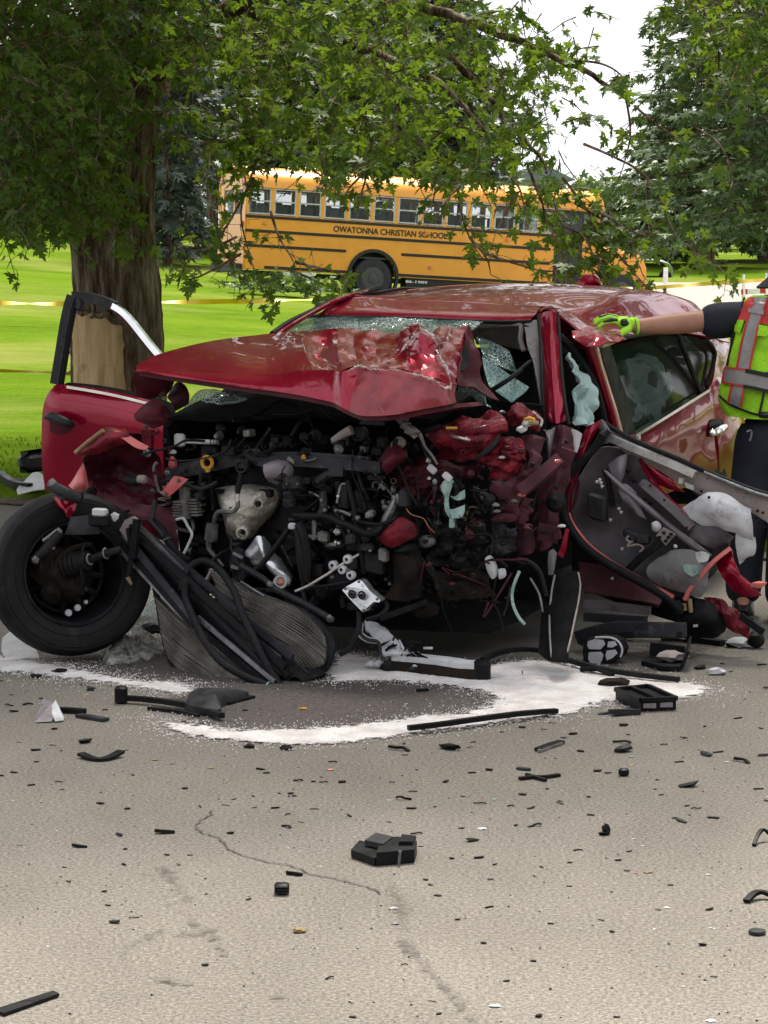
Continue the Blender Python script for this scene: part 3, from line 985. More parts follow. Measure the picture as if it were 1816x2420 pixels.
# ================================================================== trees
def leafmat(name, stops, trans, tcol):
    s = NT(name)
    gi = s.n('NewGeometry')
    col = s.ramp(gi.outputs['Random Per Island'], stops)
    s.set(col=col, ro=.5, sp=.35)
    tl = s.n('BsdfTranslucent')
    ms = s.n('MixShader')
    s.l(s.mix(.6, col, tcol), tl.inputs['Color'])
    ms.inputs[0].default_value = trans
    s.l(s.b.outputs[0], ms.inputs[1]); s.l(tl.outputs[0], ms.inputs[2])
    s.l(ms.outputs[0], s.t.nodes['Material Output'].inputs[0])
leafmat('maple_leaf', [(0, (.026, .070, .014)), (.35, (.048, .108, .018)), (.7, (.076, .142, .021)), (1, (.125, .19, .026))], .43, (.26, .38, .02))
leafmat('needle', [(0, (.044, .078, .026)), (.5, (.074, .122, .036)), (1, (.13, .18, .06))], .15, (.10, .13, .06))
leafmat('needle_blue', [(0, (.028, .046, .034)), (.5, (.045, .068, .050)), (1, (.075, .10, .075))], .15, (.08, .11, .07))
leafmat('far_leaf', [(0, (.045, .075, .026)), (.5, (.07, .11, .035)), (1, (.10, .15, .05))], .25, (.14, .2, .04))
s = NT('bark')
vec = s.co((9, 9, 1.5))
n1 = s.noise(1.6, vec, det=8, ro=.7); n2 = s.noise(.9, s.co((2.2, 2.2, .5)), det=4)
bc = s.ramp(n1, [(.34, (.020, .013, .009)), (.46, (.10, .068, .047)), (.58, (.23, .18, .14)), (.70, (.40, .345, .29))])
bc = s.mix(s.ramp(n2, [(.55, 0.0), (.70, .75)]), bc, (.15, .055, .025))
s.set(col=bc, ro=.95, sp=.1)
s.bump(n1, .9, .03)
s = NT('bare_wood')
n1 = s.noise(3, s.co((6, 6, .7)), det=8, ro=.65); n2 = s.noise(7, det=5)
wc = s.ramp(n1, [(.3, (.32, .20, .09)), (.5, (.48, .335, .175)), (.72, (.60, .44, .25))])
wc = s.mix(s.ramp(n2, [(.6, 0.0), (.75, .6)]), wc, (.18, .10, .05))
s.set(col=wc, ro=.85, sp=.2)
s.bump(n1, .5, .012)

_half = [(.0, .0), (.16, -.10), (.46, -.16), (.28, .06), (.50, .12), (.82, .40), (.50, .38), (.44, .52), (.14, .30), (.20, .56), (.38, .72), (.17, .74), (.12, .90), (.0, 1.14)]
LEAF_FULL = [(x, y) for x, y in _half] + [(-x, y) for x, y in _half[-2:0:-1]]
LEAF_LITE = [(0, 0), (.42, -.08), (.34, .08), (.72, .36), (.20, .34), (.30, .64), (0, 1.05), (-.30, .64), (-.20, .34), (-.72, .36), (-.34, .08), (-.42, -.08)]
def leaf_geo(shape):
    vs = [(0, .28, -.05)] + [(x, y, .10 * abs(x) * (1 if y > 0 else .6) - .10 * max(0, y) ** 2) for x, y in shape]
    n = len(shape)
    return vs, [(0, 1 + i, 1 + (i + 1) % n) for i in range(n)]
GEO_FULL, GEO_LITE = leaf_geo(LEAF_FULL), leaf_geo(LEAF_LITE)
LV = []                            # all leaves of the big maple: (position, blade dir, normal, size)
rl = random.Random(11)
twigs = MB()
def rvec(s_): return Vector((rl.gauss(0, s_), rl.gauss(0, s_), rl.gauss(0, s_)))
def put_leaf(p, d, size=None):
    dr = (d * .5 + Vector((0, 0, -.75)) + rvec(.45)).normalized()
    nm = (Vector((0, -.35, .8)) + rvec(.55))
    nm = (nm - dr * nm.dot(dr))
    if nm.length < 1e-3: nm = dr.orthogonal()
    LV.append((p, dr, nm.normalized(), size or rl.choice((rl.uniform(.038, .062), rl.uniform(.055, .092)))))
def spray(p0, d, L, n, r=.006):
    d = d.normalized()
    pts = [p0]
    for k in range(4):
        d2 = (d + Vector((0, 0, -.12 * k)) + rvec(.12)).normalized()
        pts.append(pts[-1] + d2 * L / 4)
    twigs.tube(pts, [r, r * .8, r * .6, r * .45, r * .3], 4)
    for i in range(n):
        t = (i + .5) / n * 4
        k = min(3, int(t))
        p = pts[k].lerp(pts[k + 1], t - k)
        sd = rvec(1); sd.z *= .4
        q = p + sd.normalized() * rl.uniform(.03, .11)
        twigs.tube([p, q], .0018, 3)
        put_leaf(q, (sd.normalized() + d * .6).normalized())
def trail(s_, Y0, Y1, per, wd=.12, r=.010):            # a hanging branch with leaves all along it
    P_ = qy(s_, 1)
    raw = rd(s_, lambda x, y: Vector((x, y, 0)))
    n = len(raw)
    pts = [at(p.x, p.y, Y0 + (Y1 - Y0) * i / max(1, n - 1)) for i, p in enumerate(raw)]
    cp = catmull(pts, 5)
    m = len(cp)
    twigs.tube(cp, [r * (1 - .75 * i / (m - 1)) for i in range(m)], 5)
    Ltot = sum((b - a).length for a, b in zip(cp, cp[1:]))
    k = int(Ltot * per)
    for i in range(k):
        t = rl.random() ** .85 * (m - 1)
        j = min(m - 2, int(t))
        p = cp[j].lerp(cp[j + 1], t - j)
        d = (cp[j + 1] - cp[j]).normalized()
        sd = (rvec(1) + d * .5).normalized()
        spray(p, sd + Vector((0, 0, -.25)), rl.uniform(.10, .10 + wd * 1.6), rl.randint(2, 5), .004)
def cloud(x, y, rx, ry, n, Y0, Y1, L=.40, k=7):
    f_ = float(np.interp(x, [0, 130, 250, 360, 480, 620, 900, 1050, 1250, 1400, 1700], [1.0, .95, .55, .34, .36, .55, .55, .50, .46, .45, .8])) * float(np.interp(y, [0, 200, 330, 420], [1.0, 1.0, .55, .45] if x > 350 else [1, 1, 1, .9]))
    n = max(3, int(n * f_ * 1.5))
    ry = ry * (.8 if x > 350 and y > 250 else 1)        # a mass of sprays filling an ellipse of the view over a depth range
    for i in range(n):
        a = rl.uniform(0, 6.283); q = math.sqrt(rl.random())
        Y = rl.uniform(Y0, Y1)
        p = at(x + rx * q * math.cos(a), y + ry * q * math.sin(a), Y)
        d = Vector((rl.gauss(0, 1), rl.gauss(-.2, .7), rl.gauss(-.35, .35)))
        spray(p, d, L * rl.uniform(.6, 1.3), rl.randint(k - 3, k + 3))

maple = empty('maple_tree', gnd(285, 1118, .12), 'big maple whose thick trunk has its bark torn off behind the red door', 'tree')
# trunk with furrowed bark
TP = [at(x, y, 18.6) for x, y in ((288, 1135), (290, 1090), (290, 1000), (288, 900), (284, 800), (278, 700), (272, 620), (266, 540), (268, 440), (278, 330), (292, 230), (300, 120), (296, -20), (285, -200), (270, -420), (265, -700))]
TR = [.44, .36, .325, .312, .308, .304, .30, .292, .285, .27, .26, .21, .19, .17, .14, .10]
cp = catmull(TP, 16)
cr_ = [q.x for q in catmull([Vector((r, 0, 0)) for r in TR], 16)]
NS = 96
vs, fs = [], []
PATCH_Z = (at(0, 975, 18.3).z, at(0, 735, 18.3).z)
for i, p in enumerate(cp):
    for k in range(NS):
        a = 2 * math.pi * k / NS
        dx, dy = math.cos(a), math.sin(a)
        h = noise.fractal(Vector((dx * 8, dy * 8, p.z * .7)), 1, 2, 4)
        ridge = (.5 - abs(h)) * .05 + .012 * noise.noise(Vector((dx * 14, dy * 14, p.z * 5)))
        r = cr_[i] + ridge
        vs.append(p + Vector((dx, dy, 0)) * r)
for i in range(len(cp) - 1):
    for k in range(NS):
        fs.append((i * NS + k, i * NS + (k + 1) % NS, i * NS + NS + (k + 1) % NS, i * NS + NS + k))
trunk = MB().add(vs, fs).build('trunk', M['bark'], maple, angle=70)
# bare wood where the bark was stripped, with a ragged upper edge and curling bark rim
z0, z1 = gnd(285, 1118, .12).z, at(270, 738, 18.3).z
R_ = []
NA = 30
for i in range(31):
    L = []
    for k in range(NA + 1):
        t = k / NA
        top = z1 + .045 * fbm((t * 3, 0, 2), 2) - .05 * (1 - math.sin(math.pi * min(1, .15 + t)))
        z = z0 + (top - z0) * i / 30
        j = .03 * fbm((z * 2, t > .5, 1), 2.5)
        a = math.radians(183 + (100 + 0) * t) + (j if k in (0, NA) else 0)
        y_ = 560 + (EYE - z) * 318
        tx = np.interp(z, [q.z for q in TP], [q.x for q in TP]); ty = 18.6
        r = np.interp(z, [q.z for q in TP], TR) + .040 - .012 * math.sin(math.pi * t)
        L.append(Vector((tx + math.cos(a) * r, ty + math.sin(a) * r, z)))
    R_.append(L)
bw = MB().sheet(R_, th=.012, sub=1, lin=True, amp=.008, sc=7).build('bare_wood', M['bare_wood'], trunk)
mb = MB()
for side in (0, NA):
    pts = [R_[i][side] for i in range(0, 31)]
    q = [p + Vector((.012 * fbm(p, 9), -.012, 0)) for p in pts]
    mb.tube(q, [.024 + .014 * fbm((p.z, side, 0), 8) for p in pts], 6)
q = [p + Vector((0, -.01, .01 * fbm(p, 12))) for p in R_[30]]
mb.tube(q, [.022 + .012 * fbm((p.x * 3, p.y, 0), 7) for p in q], 6)
mb.build('torn_bark', M['bark'], trunk)
mb = MB()
for k in range(9):
    z = z0 + (z1 - z0) * rl.uniform(.3, .95)
    a = math.radians(186)
    tx = np.interp(z, [q.z for q in TP], [q.x for q in TP])
    p = Vector((tx + math.cos(a) * .34, 18.6 + math.sin(a) * .34, z))
    mb.prism([p, p + Vector((-.03 - .05 * rl.random(), -.01, .02)), p + Vector((0, 0, .05 + .05 * rl.random()))], (0, .01, 0))
mb.build('splinters', M['bare_wood'], trunk, smooth=False)
# limbs
def limb(pts, r0, r1, nm='limb'):
    c_ = catmull([at(*p) for p in pts], 7)
    m = len(c_)
    o = MB()
    o.tube([p + rvec(.008) for p in c_], [r0 + (r1 - r0) * i / (m - 1) for i in range(m)], 12)
    return o.build(nm, M['bark'], maple, angle=70)
limb([(285, 300, 18.6), (330, 210, 18.5), (385, 140, 18.3), (450, 85, 18.0), (530, 35, 17.7), (650, -40, 17.4), (820, -130, 17)], .15, .05)
limb([(275, 380, 18.6), (230, 240, 18.3), (160, 120, 17.7), (60, 10, 17)], .10, .04)
limb([(300, 160, 18.6), (380, 20, 18.9), (520, -90, 19.4), (760, -160, 20)], .12, .05)
limb([(530, 35, 17.7), (700, 60, 17.2), (880, 120, 16.6), (1040, 200, 16.0), (1160, 320, 15.6)], .045, .012)
limb([(650, -40, 17.4), (900, -10, 17.0), (1120, 60, 16.6), (1320, 140, 16.2), (1470, 220, 16)], .05, .012)
limb([(900, -10, 17.0), (1060, 130, 16.6), (1180, 260, 16.3), (1300, 400, 16.0)], .03, .010)
limb([(760, -160, 20), (1100, -150, 19), (1450, -90, 18), (1720, 10, 17.4)], .06, .02)
limb([(60, 10, 17), (20, 150, 16.6), (40, 330, 16.3)], .03, .008)

# --- foliage: dense dark masses first, looser hanging sprays after
cloud(60, 60, 190, 150, 120, 14.5, 18.2)
cloud(300, 60, 200, 110, 95, 15.0, 18.0)
cloud(70, 240, 170, 150, 140, 15, 18.2)
cloud(170, 200, 120, 150, 60, 15.8, 18.0)
cloud(60, 400, 120, 110, 75, 15.2, 18.4)
cloud(150, 440, 80, 60, 36, 16, 18.2)
cloud(215, 400, 60, 90, 26, 17.0, 18.1)
cloud(20, 480, 70, 50, 26, 15.5, 18.5)
cloud(90, 330, 200, 220, 90, 18.8, 23)
cloud(0, 150, 200, 250, 60, 18.8, 25)
cloud(560, 70, 160, 110, 80, 15.2, 19)
cloud(760, 80, 200, 120, 125, 15, 20)
cloud(980, 70, 170, 120, 80, 15, 20)
cloud(640, 220, 120, 110, 65, 15.3, 19)
cloud(820, 240, 150, 110, 95, 15, 19.5)
cloud(1000, 230, 130, 110, 72, 15, 19)
cloud(560, 330, 110, 80, 34, 15.5, 18.5)
cloud(720, 340, 110, 70, 36, 15.3, 18.5)
cloud(940, 370, 90, 60, 34, 15.2, 18)
cloud(1080, 350, 110, 80, 42, 15.2, 18.5)
cloud(1200, 100, 140, 110, 46, 15.5, 19)
cloud(1180, 260, 120, 110, 48, 15.5, 18.5)
cloud(1290, 230, 110, 110, 26, 15.5, 18.5)
cloud(1310, 370, 90, 60, 16, 15.5, 18)
cloud(1200, 420, 120, 60, 28, 15.3, 18)
cloud(1350, 90, 110, 80, 14, 16, 19)
cloud(430, 40, 100, 60, 34, 15.5, 17.4)
cloud(470, 290, 60, 60, 12, 16, 18)
cloud(420, 330, 30, 40, 7, 16.2, 17.2)
trail('S 560 40|700 200|600 330|480 250|440 260', 17, 16.2, 7)
trail('S 640 300|600 400|570 500|590 600|620 690', 16.6, 15.8, 11)
trail('S 600 420|545 520|520 570|560 640|600 690', 16.4, 15.8, 9)
trail('S 560 560|490 590|430 590|400 570', 16.0, 15.7, 8)
trail('S 570 600|500 640|450 660|430 640', 16.0, 15.6, 8)
trail('S 640 500|660 560|690 610|700 640', 16, 15.6, 7)
trail('S 690 640|740 660|780 680|810 700', 15.6, 15.2, 12)
trail('S 700 620|780 640|830 660', 15.5, 15.2, 7)
trail('S 880 330|865 420|850 470|845 510', 16, 15.6, 10)
trail('S 870 400|830 440|810 470', 16, 15.7, 8)
trail('S 1030 380|1030 440|1020 490', 15.9, 15.6, 10)
trail('S 1080 420|1090 500|1110 560|1140 610', 15.8, 15.5, 11)
trail('S 1110 420|1060 470|1050 520', 15.8, 15.5, 8)
trail('S 1110 560|1150 610|1160 650', 15.5, 15.3, 11)
trail('S 1150 600|1210 620|1280 640|1320 640', 15.5, 15.2, 11)
trail('S 1250 400|1280 470|1290 520|1330 600|1340 660', 15.8, 15.3, 9)
trail('S 1310 470|1330 530|1380 560|1420 640|1450 690', 15.8, 15.2, 11)
trail('S 1360 480|1440 530|1500 590|1550 620', 15.8, 15.2, 11)
trail('S 1400 540|1460 600|1530 680|1560 700', 15.6, 15.2, 10)
trail('S 1420 500|1480 540|1540 560', 15.6, 15.3, 9)
trail('S 1330 420|1390 500|1420 580|1440 660', 15.9, 15.4, 12)
trail('S 1300 540|1350 580|1400 600|1440 620', 15.7, 15.3, 12)
trail('S 1440 500|1490 580|1520 650', 15.7, 15.3, 11)
trail('S 1210 420|1230 450|1240 500', 15.8, 15.5, 8)
trail('S 1380 340|1450 370|1520 410|1560 470|1600 560|1660 600|1720 650', 15.8, 15, 8)
trail('S 1470 180|1490 300|1480 370|1460 430', 16, 15.7, 9)
trail('S 1320 140|1420 150|1470 180|1440 190', 16, 15.7, 8)
trail('S 1500 250|1560 300|1610 330', 16, 15.6, 7)
trail('S 1640 -20|1680 60|1700 130|1690 200', 15.6, 15.2, 11)
trail('S 1720 -20|1770 60|1800 140', 15.4, 15.1, 12)
trail('S 1560 -40|1620 0|1660 30', 15.6, 15.3, 9)
cloud(1740, 20, 90, 70, 34, 14.8, 17)
cloud(1790, 130, 50, 60, 12, 15, 16.5)
trail('S 1640 300|1700 340|1730 420|1720 470', 15.8, 15.3, 6)
trail('S 300 420|310 480|300 540|280 560', 17.9, 17.6, 9)
trail('S 330 480|290 540|240 560', 17.8, 17.5, 8)
trail('S 250 380|300 520|340 560', 17.9, 17.6, 7)
trail('S 90 430|140 520|160 570', 17.0, 16.8, 8)

# unseen upper crown: bigger clumps that shade the wreck as the tree does
UP = []
for i in range(6500):
    a = rl.uniform(0, 6.283); q = math.sqrt(rl.random())
    z = rl.uniform(3.9, 10.5)
    kk = math.sin(math.pi * min(1, max(0.05, (z - 2.6) / 9.2)))
    p = Vector((-.6 + 7.6 * q * math.cos(a) * kk, 17.3 + 7.6 * q * math.sin(a) * kk, z))
    sv = Vector((math.sin(SUN_AZ) * math.cos(SUN_EL), math.cos(SUN_AZ) * math.cos(SUN_EL), math.sin(SUN_EL)))
    q_ = p - sv * ((p.z - 3.0) / sv.z)
    if -1.5 < q_.x < 2.8 and 14.2 < q_.y < 18.4 and rl.random() < .88: continue   # a gap in the crown that lets the sun reach the low branches
    UP.append((p, (rvec(1) + Vector((0, 0, -.6))).normalized(), rl.uniform(.22, .34)))

for i in range(4200):                 # unseen extra leaves added to darken the foliage on the left
    p = Vector((rl.uniform(-6.5, -1.2), rl.uniform(12.0, 21.0), rl.uniform(3.9, 6.6)))
    UP.append((p, (rvec(1) + Vector((0, 0, -.6))).normalized(), rl.uniform(.22, .34)))

def leaves_mesh(items, geo):
    gv = np.array(geo[0]); gf = np.array(geo[1])
    n = len(items)
    P = np.array([i[0] for i in items]); D = np.array([i[1] for i in items]); Nn = np.array([i[2] for i in items]); S = np.array([i[3] for i in items])
    X = np.cross(D, Nn)
    pts = P[:, None, :] + S[:, None, None] * (gv[None, :, 0, None] * X[:, None, :] + gv[None, :, 1, None] * D[:, None, :] + gv[None, :, 2, None] * Nn[:, None, :])
    F = gf[None] + (np.arange(n) * len(gv))[:, None, None]
    return pts.reshape(-1, 3), F.reshape(-1, gf.shape[1])
def np_mesh(name, parts, mat, parent):
    V_ = np.concatenate([p[0] for p in parts]); o = 0; F_ = []
    for p in parts:
        F_.append(p[1] + o); o += len(p[0])
    F_ = np.concatenate(F_)
    off = OFF[parent]
    V_ = V_ - np.array(off)
    me = bpy.data.meshes.new(name)
    me.vertices.add(len(V_)); me.loops.add(F_.size); me.polygons.add(len(F_))
    me.vertices.foreach_set('co', V_.astype(np.float32).ravel())
    me.loops.foreach_set('vertex_index', F_.astype(np.int32).ravel())
    me.polygons.foreach_set('loop_start', np.arange(0, F_.size, F_.shape[1], dtype=np.int32))
    me.update(calc_edges=True)
    me.materials.append(mat)
    return link(name, me, parent, off)
def vis(p):
    d = p - EYEV
    c, s_ = math.cos(PITCH), math.sin(PITCH)
    dep = d.y * c - d.z * s_
    return 908 + FPX * d.x / dep, 1210 - FPX * (d.y * s_ + d.z * c) / dep
def keep(l):
    x, y = vis(l[0])
    if 770 < x < 1062 and 528 < y < 588: return False
    if 610 < x < 1250 and 440 < y < 528: return rl.random() < .5
    if 575 < x < 1330 and 590 < y < 660: return rl.random() < .75
    return True
LV = [l for l in LV if keep(l)]
order = sorted(range(len(LV)), key=lambda i: LV[i][0].y)
front = []
for i in order:
    x, y = vis(LV[i][0])
    if 10 < x < 1806 and 5 < y < 720 and rl.random() < .5: front.append(i)
    if len(front) >= 300: break
fset = set(front)
lm = bpy.data.meshes.new('leaf'); lm.from_pydata(GEO_FULL[0], [], GEO_FULL[1]); lm.materials.append(M['maple_leaf'])
for i in front:                       # the nearest leaves one by one
    p, d, nn, sz = LV[i]
    o = bpy.data.objects.new('leaf', lm); COL.objects.link(o); o.parent = maple
    X = d.cross(nn)
    m3 = Matrix((X * sz, d * sz, nn * sz)).transposed().to_4x4()
    o.matrix_local = Matrix.Translation(p - OFF[maple]) @ m3
rest = [LV[i] for i in range(len(LV)) if i not in fset]
upl = []
for p, d, sz in UP:
    X, Y_ = vis(p)
    if -60 < X < 1880 and Y_ > -120 * sz / .3: continue      # the part in view is built leaf by leaf above
    nn = rvec(1); nn = (nn - d * nn.dot(d)).normalized()
    upl.append((p, d, nn, sz))
cr_o = np_mesh('crown', [leaves_mesh(rest, GEO_FULL)], M['maple_leaf'], maple)
tag(cr_o, kind='stuff')
cr_o = np_mesh('upper_crown', [leaves_mesh(upl, GEO_LITE)], M['maple_leaf'], maple)
tag(cr_o, kind='stuff')
tag(twigs.build('twigs', M['bark'], maple), kind='stuff')

# --- conifers: trunk, drooping boughs, needle sprays
def conifer(name, base, hgt, rad, mat, label, group, nb, den, sz, seed, z0=.08, droop=.25, gap=0.0, cat='tree'):
    r = random.Random(seed)
    t = empty(name, base, label, cat, group)
    b = Vector(base)
    MB().tube([b + Vector((0, 0, -.2)), b + Vector((0, 0, hgt * .5)), b + Vector((0, 0, hgt))], [rad * .07, rad * .045, .02], 8).build('trunk', M['bark'], t)
    bo = MB()
    P_, D_, N_, S_ = [], [], [], []
    for i in range(nb):
        q = (i + r.random()) / nb
        z = hgt * (z0 + (1 - z0) * q)
        L = rad * ((1 - q) ** .8) * r.uniform(.75, 1.1) + .12
        a = i * 2.4 + r.uniform(-.4, .4)
        if gap and r.random() < gap: continue
        d = Vector((math.cos(a), math.sin(a), 0))
        pts = [b + Vector((0, 0, z)) + d * (L * k / 5) + Vector((0, 0, -droop * L * (k / 5) ** 1.3 + .10 * L * max(0, k / 5 - .6))) for k in range(6)]
        bo.tube(pts, [.035 * rad / 3 + .012, .03 * rad / 3, .02 * rad / 3, .014 * rad / 3, .008, .004], 4)
        n = max(4, int(den * L))
        for k in range(n):
            u = r.random() ** .7 * 5
            j = min(4, int(u))
            p = pts[j].lerp(pts[j + 1], u - j)
            sd = Vector((-d.y, d.x, 0)) * r.choice((-1, 1))
            w_ = L * .32 * (1 - .6 * u / 5) * r.random()
            p = p + sd * w_ + Vector((0, 0, -.25 * w_ - r.random() * sz * .6))
            dd = (d * r.uniform(.2, 1) + sd * r.uniform(.2, 1) + Vector((0, 0, r.uniform(-.9, .15)))).normalized()
            nn = Vector((r.gauss(0, .6), r.gauss(0, .6), 1)); nn = (nn - dd * nn.dot(dd)).normalized()
            P_.append(p); D_.append(dd); N_.append(nn); S_.append(sz * r.uniform(.6, 1.3))
    tag(bo.build('boughs', M['bark'], t), kind='stuff')
    geo = ([(0, 0, 0), (.10, .15, 0), (.42, .40, -.06), (.13, .38, 0), (.34, .74, -.06), (.09, .66, 0), (0, 1.1, -.05), (-.09, .66, 0), (-.34, .74, -.06), (-.13, .38, 0), (-.42, .40, -.06), (-.10, .15, 0)],
           [(0, 1, 11), (1, 2, 3), (1, 3, 9), (11, 1, 9), (3, 4, 5), (3, 5, 7), (9, 3, 7), (5, 6, 7), (7, 8, 9), (9, 10, 11)])
    o = np_mesh('crown', [leaves_mesh(list(zip(P_, D_, N_, S_)), geo)], M[mat], t)
    return t
def tb(x, Y):                         # a tree foot below photo column x at depth Y
    X = (x - 908) / FPX * Y
    return Vector((X, Y, terrain(X, Y)))
conifer('spruce_tree', tb(1850, 36), 11.5, 2.7, 'needle', 'tall grey green spruce closest on the right behind the officer', None, 170, 58, .17, 21, z0=.17, droop=.18, gap=.1)
conifer('spruce_tree', tb(1670, 96), 15.5, 3.7, 'needle', 'dense spruce standing left of and behind the near right spruce', None, 130, 40, .36, 22, z0=.10, droop=.2)
conifer('spruce_tree', tb(1560, 100), 7.0, 2.6, 'needle', 'small bushy spruce at the edge of the lawn right of the bus front', None, 70, 40, .36, 23, z0=.1)
conifer('spruce_tree', tb(1800, 104), 14, 3.6, 'needle', 'dark spruce at the right edge behind the near right spruce', None, 130, 38, .40, 24)
bg_ = [(400, 74, 12, 2.6, 'spruce with a bare dark trunk showing just right of the maple trunk', .30), (505, 88, 14, 3.2, 'tall spruce directly behind the rear end of the bus', .25), (640, 84, 13, 3.0, 'broad dark spruce above the rear roof of the bus', .0),
       (740, 92, 15, 3.4, 'tall dark spruce above the rear windows of the bus', .0), (850, 86, 13.5, 3.1, 'dark spruce above the middle of the bus roof', .0), (960, 96, 13, 3.4, 'dark spruce above the front half of the bus roof', .0),
       (1060, 90, 11, 3.0, 'shorter spruce fading behind the leaves above the bus lettering', .1), (330, 100, 13, 3.4, 'pale spruce behind the maple trunk on the far lawn', .1)]
for i, (x, Y, h, r_, lb, gp) in enumerate(bg_):
    conifer('spruce_tree', tb(x, Y), h, r_, 'needle_blue', lb, 'spruces behind the bus', 110, 30, .42, 40 + i, z0=.06 if x < 450 else .25, gap=gp)
# --- broad leaved trees along the far edge of the lawn
def far_tree(x, Y, h, r_, label, seed, n=1500, group='trees along the far edge of the lawn'):
    r = random.Random(seed)
    b = tb(x, Y)
    t = empty('broadleaf_tree', b, label, 'tree', group)
    mb = MB().tube([b - Vector((0, 0, .3)), b + Vector((0, 0, h * .3)), b + Vector((.2, 0, h * .6))], [.25, .2, .08], 8)
    for k in range(5):
        a = k * 1.26 + r.random()
        mb.tube([b + Vector((0, 0, h * .28)), b + Vector((math.cos(a) * r_ * .5, math.sin(a) * r_ * .5, h * .6))], [.11, .03], 6)
    mb.build('trunk', M['bark'], t)
    its = []
    cl = [(Vector((r.gauss(0, .42) * r_, r.gauss(0, .42) * r_, h * r.uniform(.25, .9))), r.uniform(.22, .42) * r_) for k in range(26)]
    for k in range(n):
        c, q = r.choice(cl)
        v = Vector((r.gauss(0, 1), r.gauss(0, 1), r.gauss(0, 1))).normalized() * q * r.uniform(.6, 1.05)
        d = Vector((r.gauss(0, 1), r.gauss(0, 1), r.gauss(-.4, 1))).normalized()
        nn = v.normalized() + Vector((0, 0, .5)); nn = nn - d * nn.dot(d)
        if nn.length < .01: nn = d.orthogonal()
        its.append((b + c + v, d, nn.normalized(), r.uniform(.28, .5)))
    np_mesh('crown', [leaves_mesh(its, GEO_LITE)], M['far_leaf'], t)
for i, (x, Y, h, r_, lb) in enumerate([(-60, 135, 8, 4.5, 'round tree at the left end of the far lawn edge'), (60, 150, 7, 4.2, 'low leafy tree behind the white goal frames'), (190, 140, 7.5, 4.2, 'leafy tree behind the maple trunk at the far lawn edge'),
        (330, 150, 6, 4.4, 'low tree seen just right of the maple trunk, far behind'), (450, 145, 6.5, 4.2, 'low tree far behind the rear bumper of the bus'), (1420, 130, 3.6, 3.0, 'low bushy tree over the engine hood of the bus'),
        (1640, 140, 4.4, 4.0, 'bushy tree behind the white bench rows'), (1760, 132, 5.0, 4.2, 'broad tree low behind the spruces, right of the bench rows'), (1880, 140, 6, 4.4, 'broad tree beyond the right edge spruce')]):
    far_tree(x, Y, h, r_, lb, 70 + i)
for i, (X_, Y_, h) in enumerate(((9.6, 14.6, 9), (8.6, 19.5, 10), (13, 25, 13), (19, 33, 13))):  # the two nearest are unseen additions that darken the rear door's reflections
    far_tree(908 + X_ / Y_ * FPX, Y_, h, 3.6, ['added tree darkening the rear door reflection, nearest the road', 'tall added tree darkening the rear door reflection', 'shade tree across the driveway, beyond the tall one', 'shade tree across the driveway, farthest from the road'][i], 120 + i, 1700, 'shade trees across the driveway outside the picture')
for i, (X_, Y_, h, r_) in enumerate(((-17, -13, 12, 6), (-7, -19, 13, 6.5), (3, -16, 12, 6), (12, -20, 14, 6.5), (20, -11, 11, 5.5))):  # unseen row added to darken reflections and keep sky light off the wreck
    r = random.Random(160 + i)
    b = Vector((X_, Y_, 0))
    t = empty('broadleaf_tree', b, ['added tree blocking sky light, far left behind the viewpoint', 'tall added tree blocking sky light, second from the left', 'added tree blocking sky light, in the middle of its row', 'tallest added tree blocking sky light, right of the middle', 'low added tree blocking sky light, far right of its row'][i], 'tree', 'unseen trees added behind the viewpoint to block sky light')
    MB().tube([b - Vector((0, 0, .2)), b + Vector((0, 0, h * .4)), b + Vector((.2, 0, h * .7))], [.3, .24, .08], 8).build('trunk', M['bark'], t)
    its = []
    for k in range(1500):
        v = rvec(1).normalized() * r.uniform(.35, 1) ** .6
        d = rvec(1).normalized(); nn = d.orthogonal().normalized()
        its.append((b + Vector((v.x * r_, v.y * r_, h * .55 + v.z * h * .45)), d, nn, r.uniform(.5, 1.0)))
    np_mesh('crown', [leaves_mesh(its, GEO_LITE)], M['far_leaf'], t)
# low shrubs in the grass under the bus
for k, (x, y, w_, n) in enumerate(((640, 684, 1.0, 420), (712, 690, .8, 320))):
    r = random.Random(90 + k)
    b = qy('S %d %d' % (x, y), 57)[0]
    its = []
    for i in range(n):
        p = b + Vector((r.gauss(0, .5) * w_, r.gauss(0, .3), abs(r.gauss(0, .14))))
        d = Vector((r.gauss(0, 1), r.gauss(0, 1), abs(r.gauss(.6, .6)))).normalized()
        nn = Vector((r.gauss(0, 1), -.6, 1)); nn = (nn - d * nn.dot(d)).normalized()
        its.append((p, d, nn, r.uniform(.08, .16)))
    t = empty('low_shrub', b, ['low dark shrub in the grass below the rear of the bus', 'smaller dark shrub in the grass beside the rear bus wheel'][k], 'shrub', 'low shrubs below the bus')
    np_mesh('foliage', [leaves_mesh(its, GEO_LITE)], M['maple_leaf'], t)
    MB().tube([b - Vector((0, 0, .05)), b + Vector((0, 0, .2))], .02, 5).build('stem', M['bark'], t)
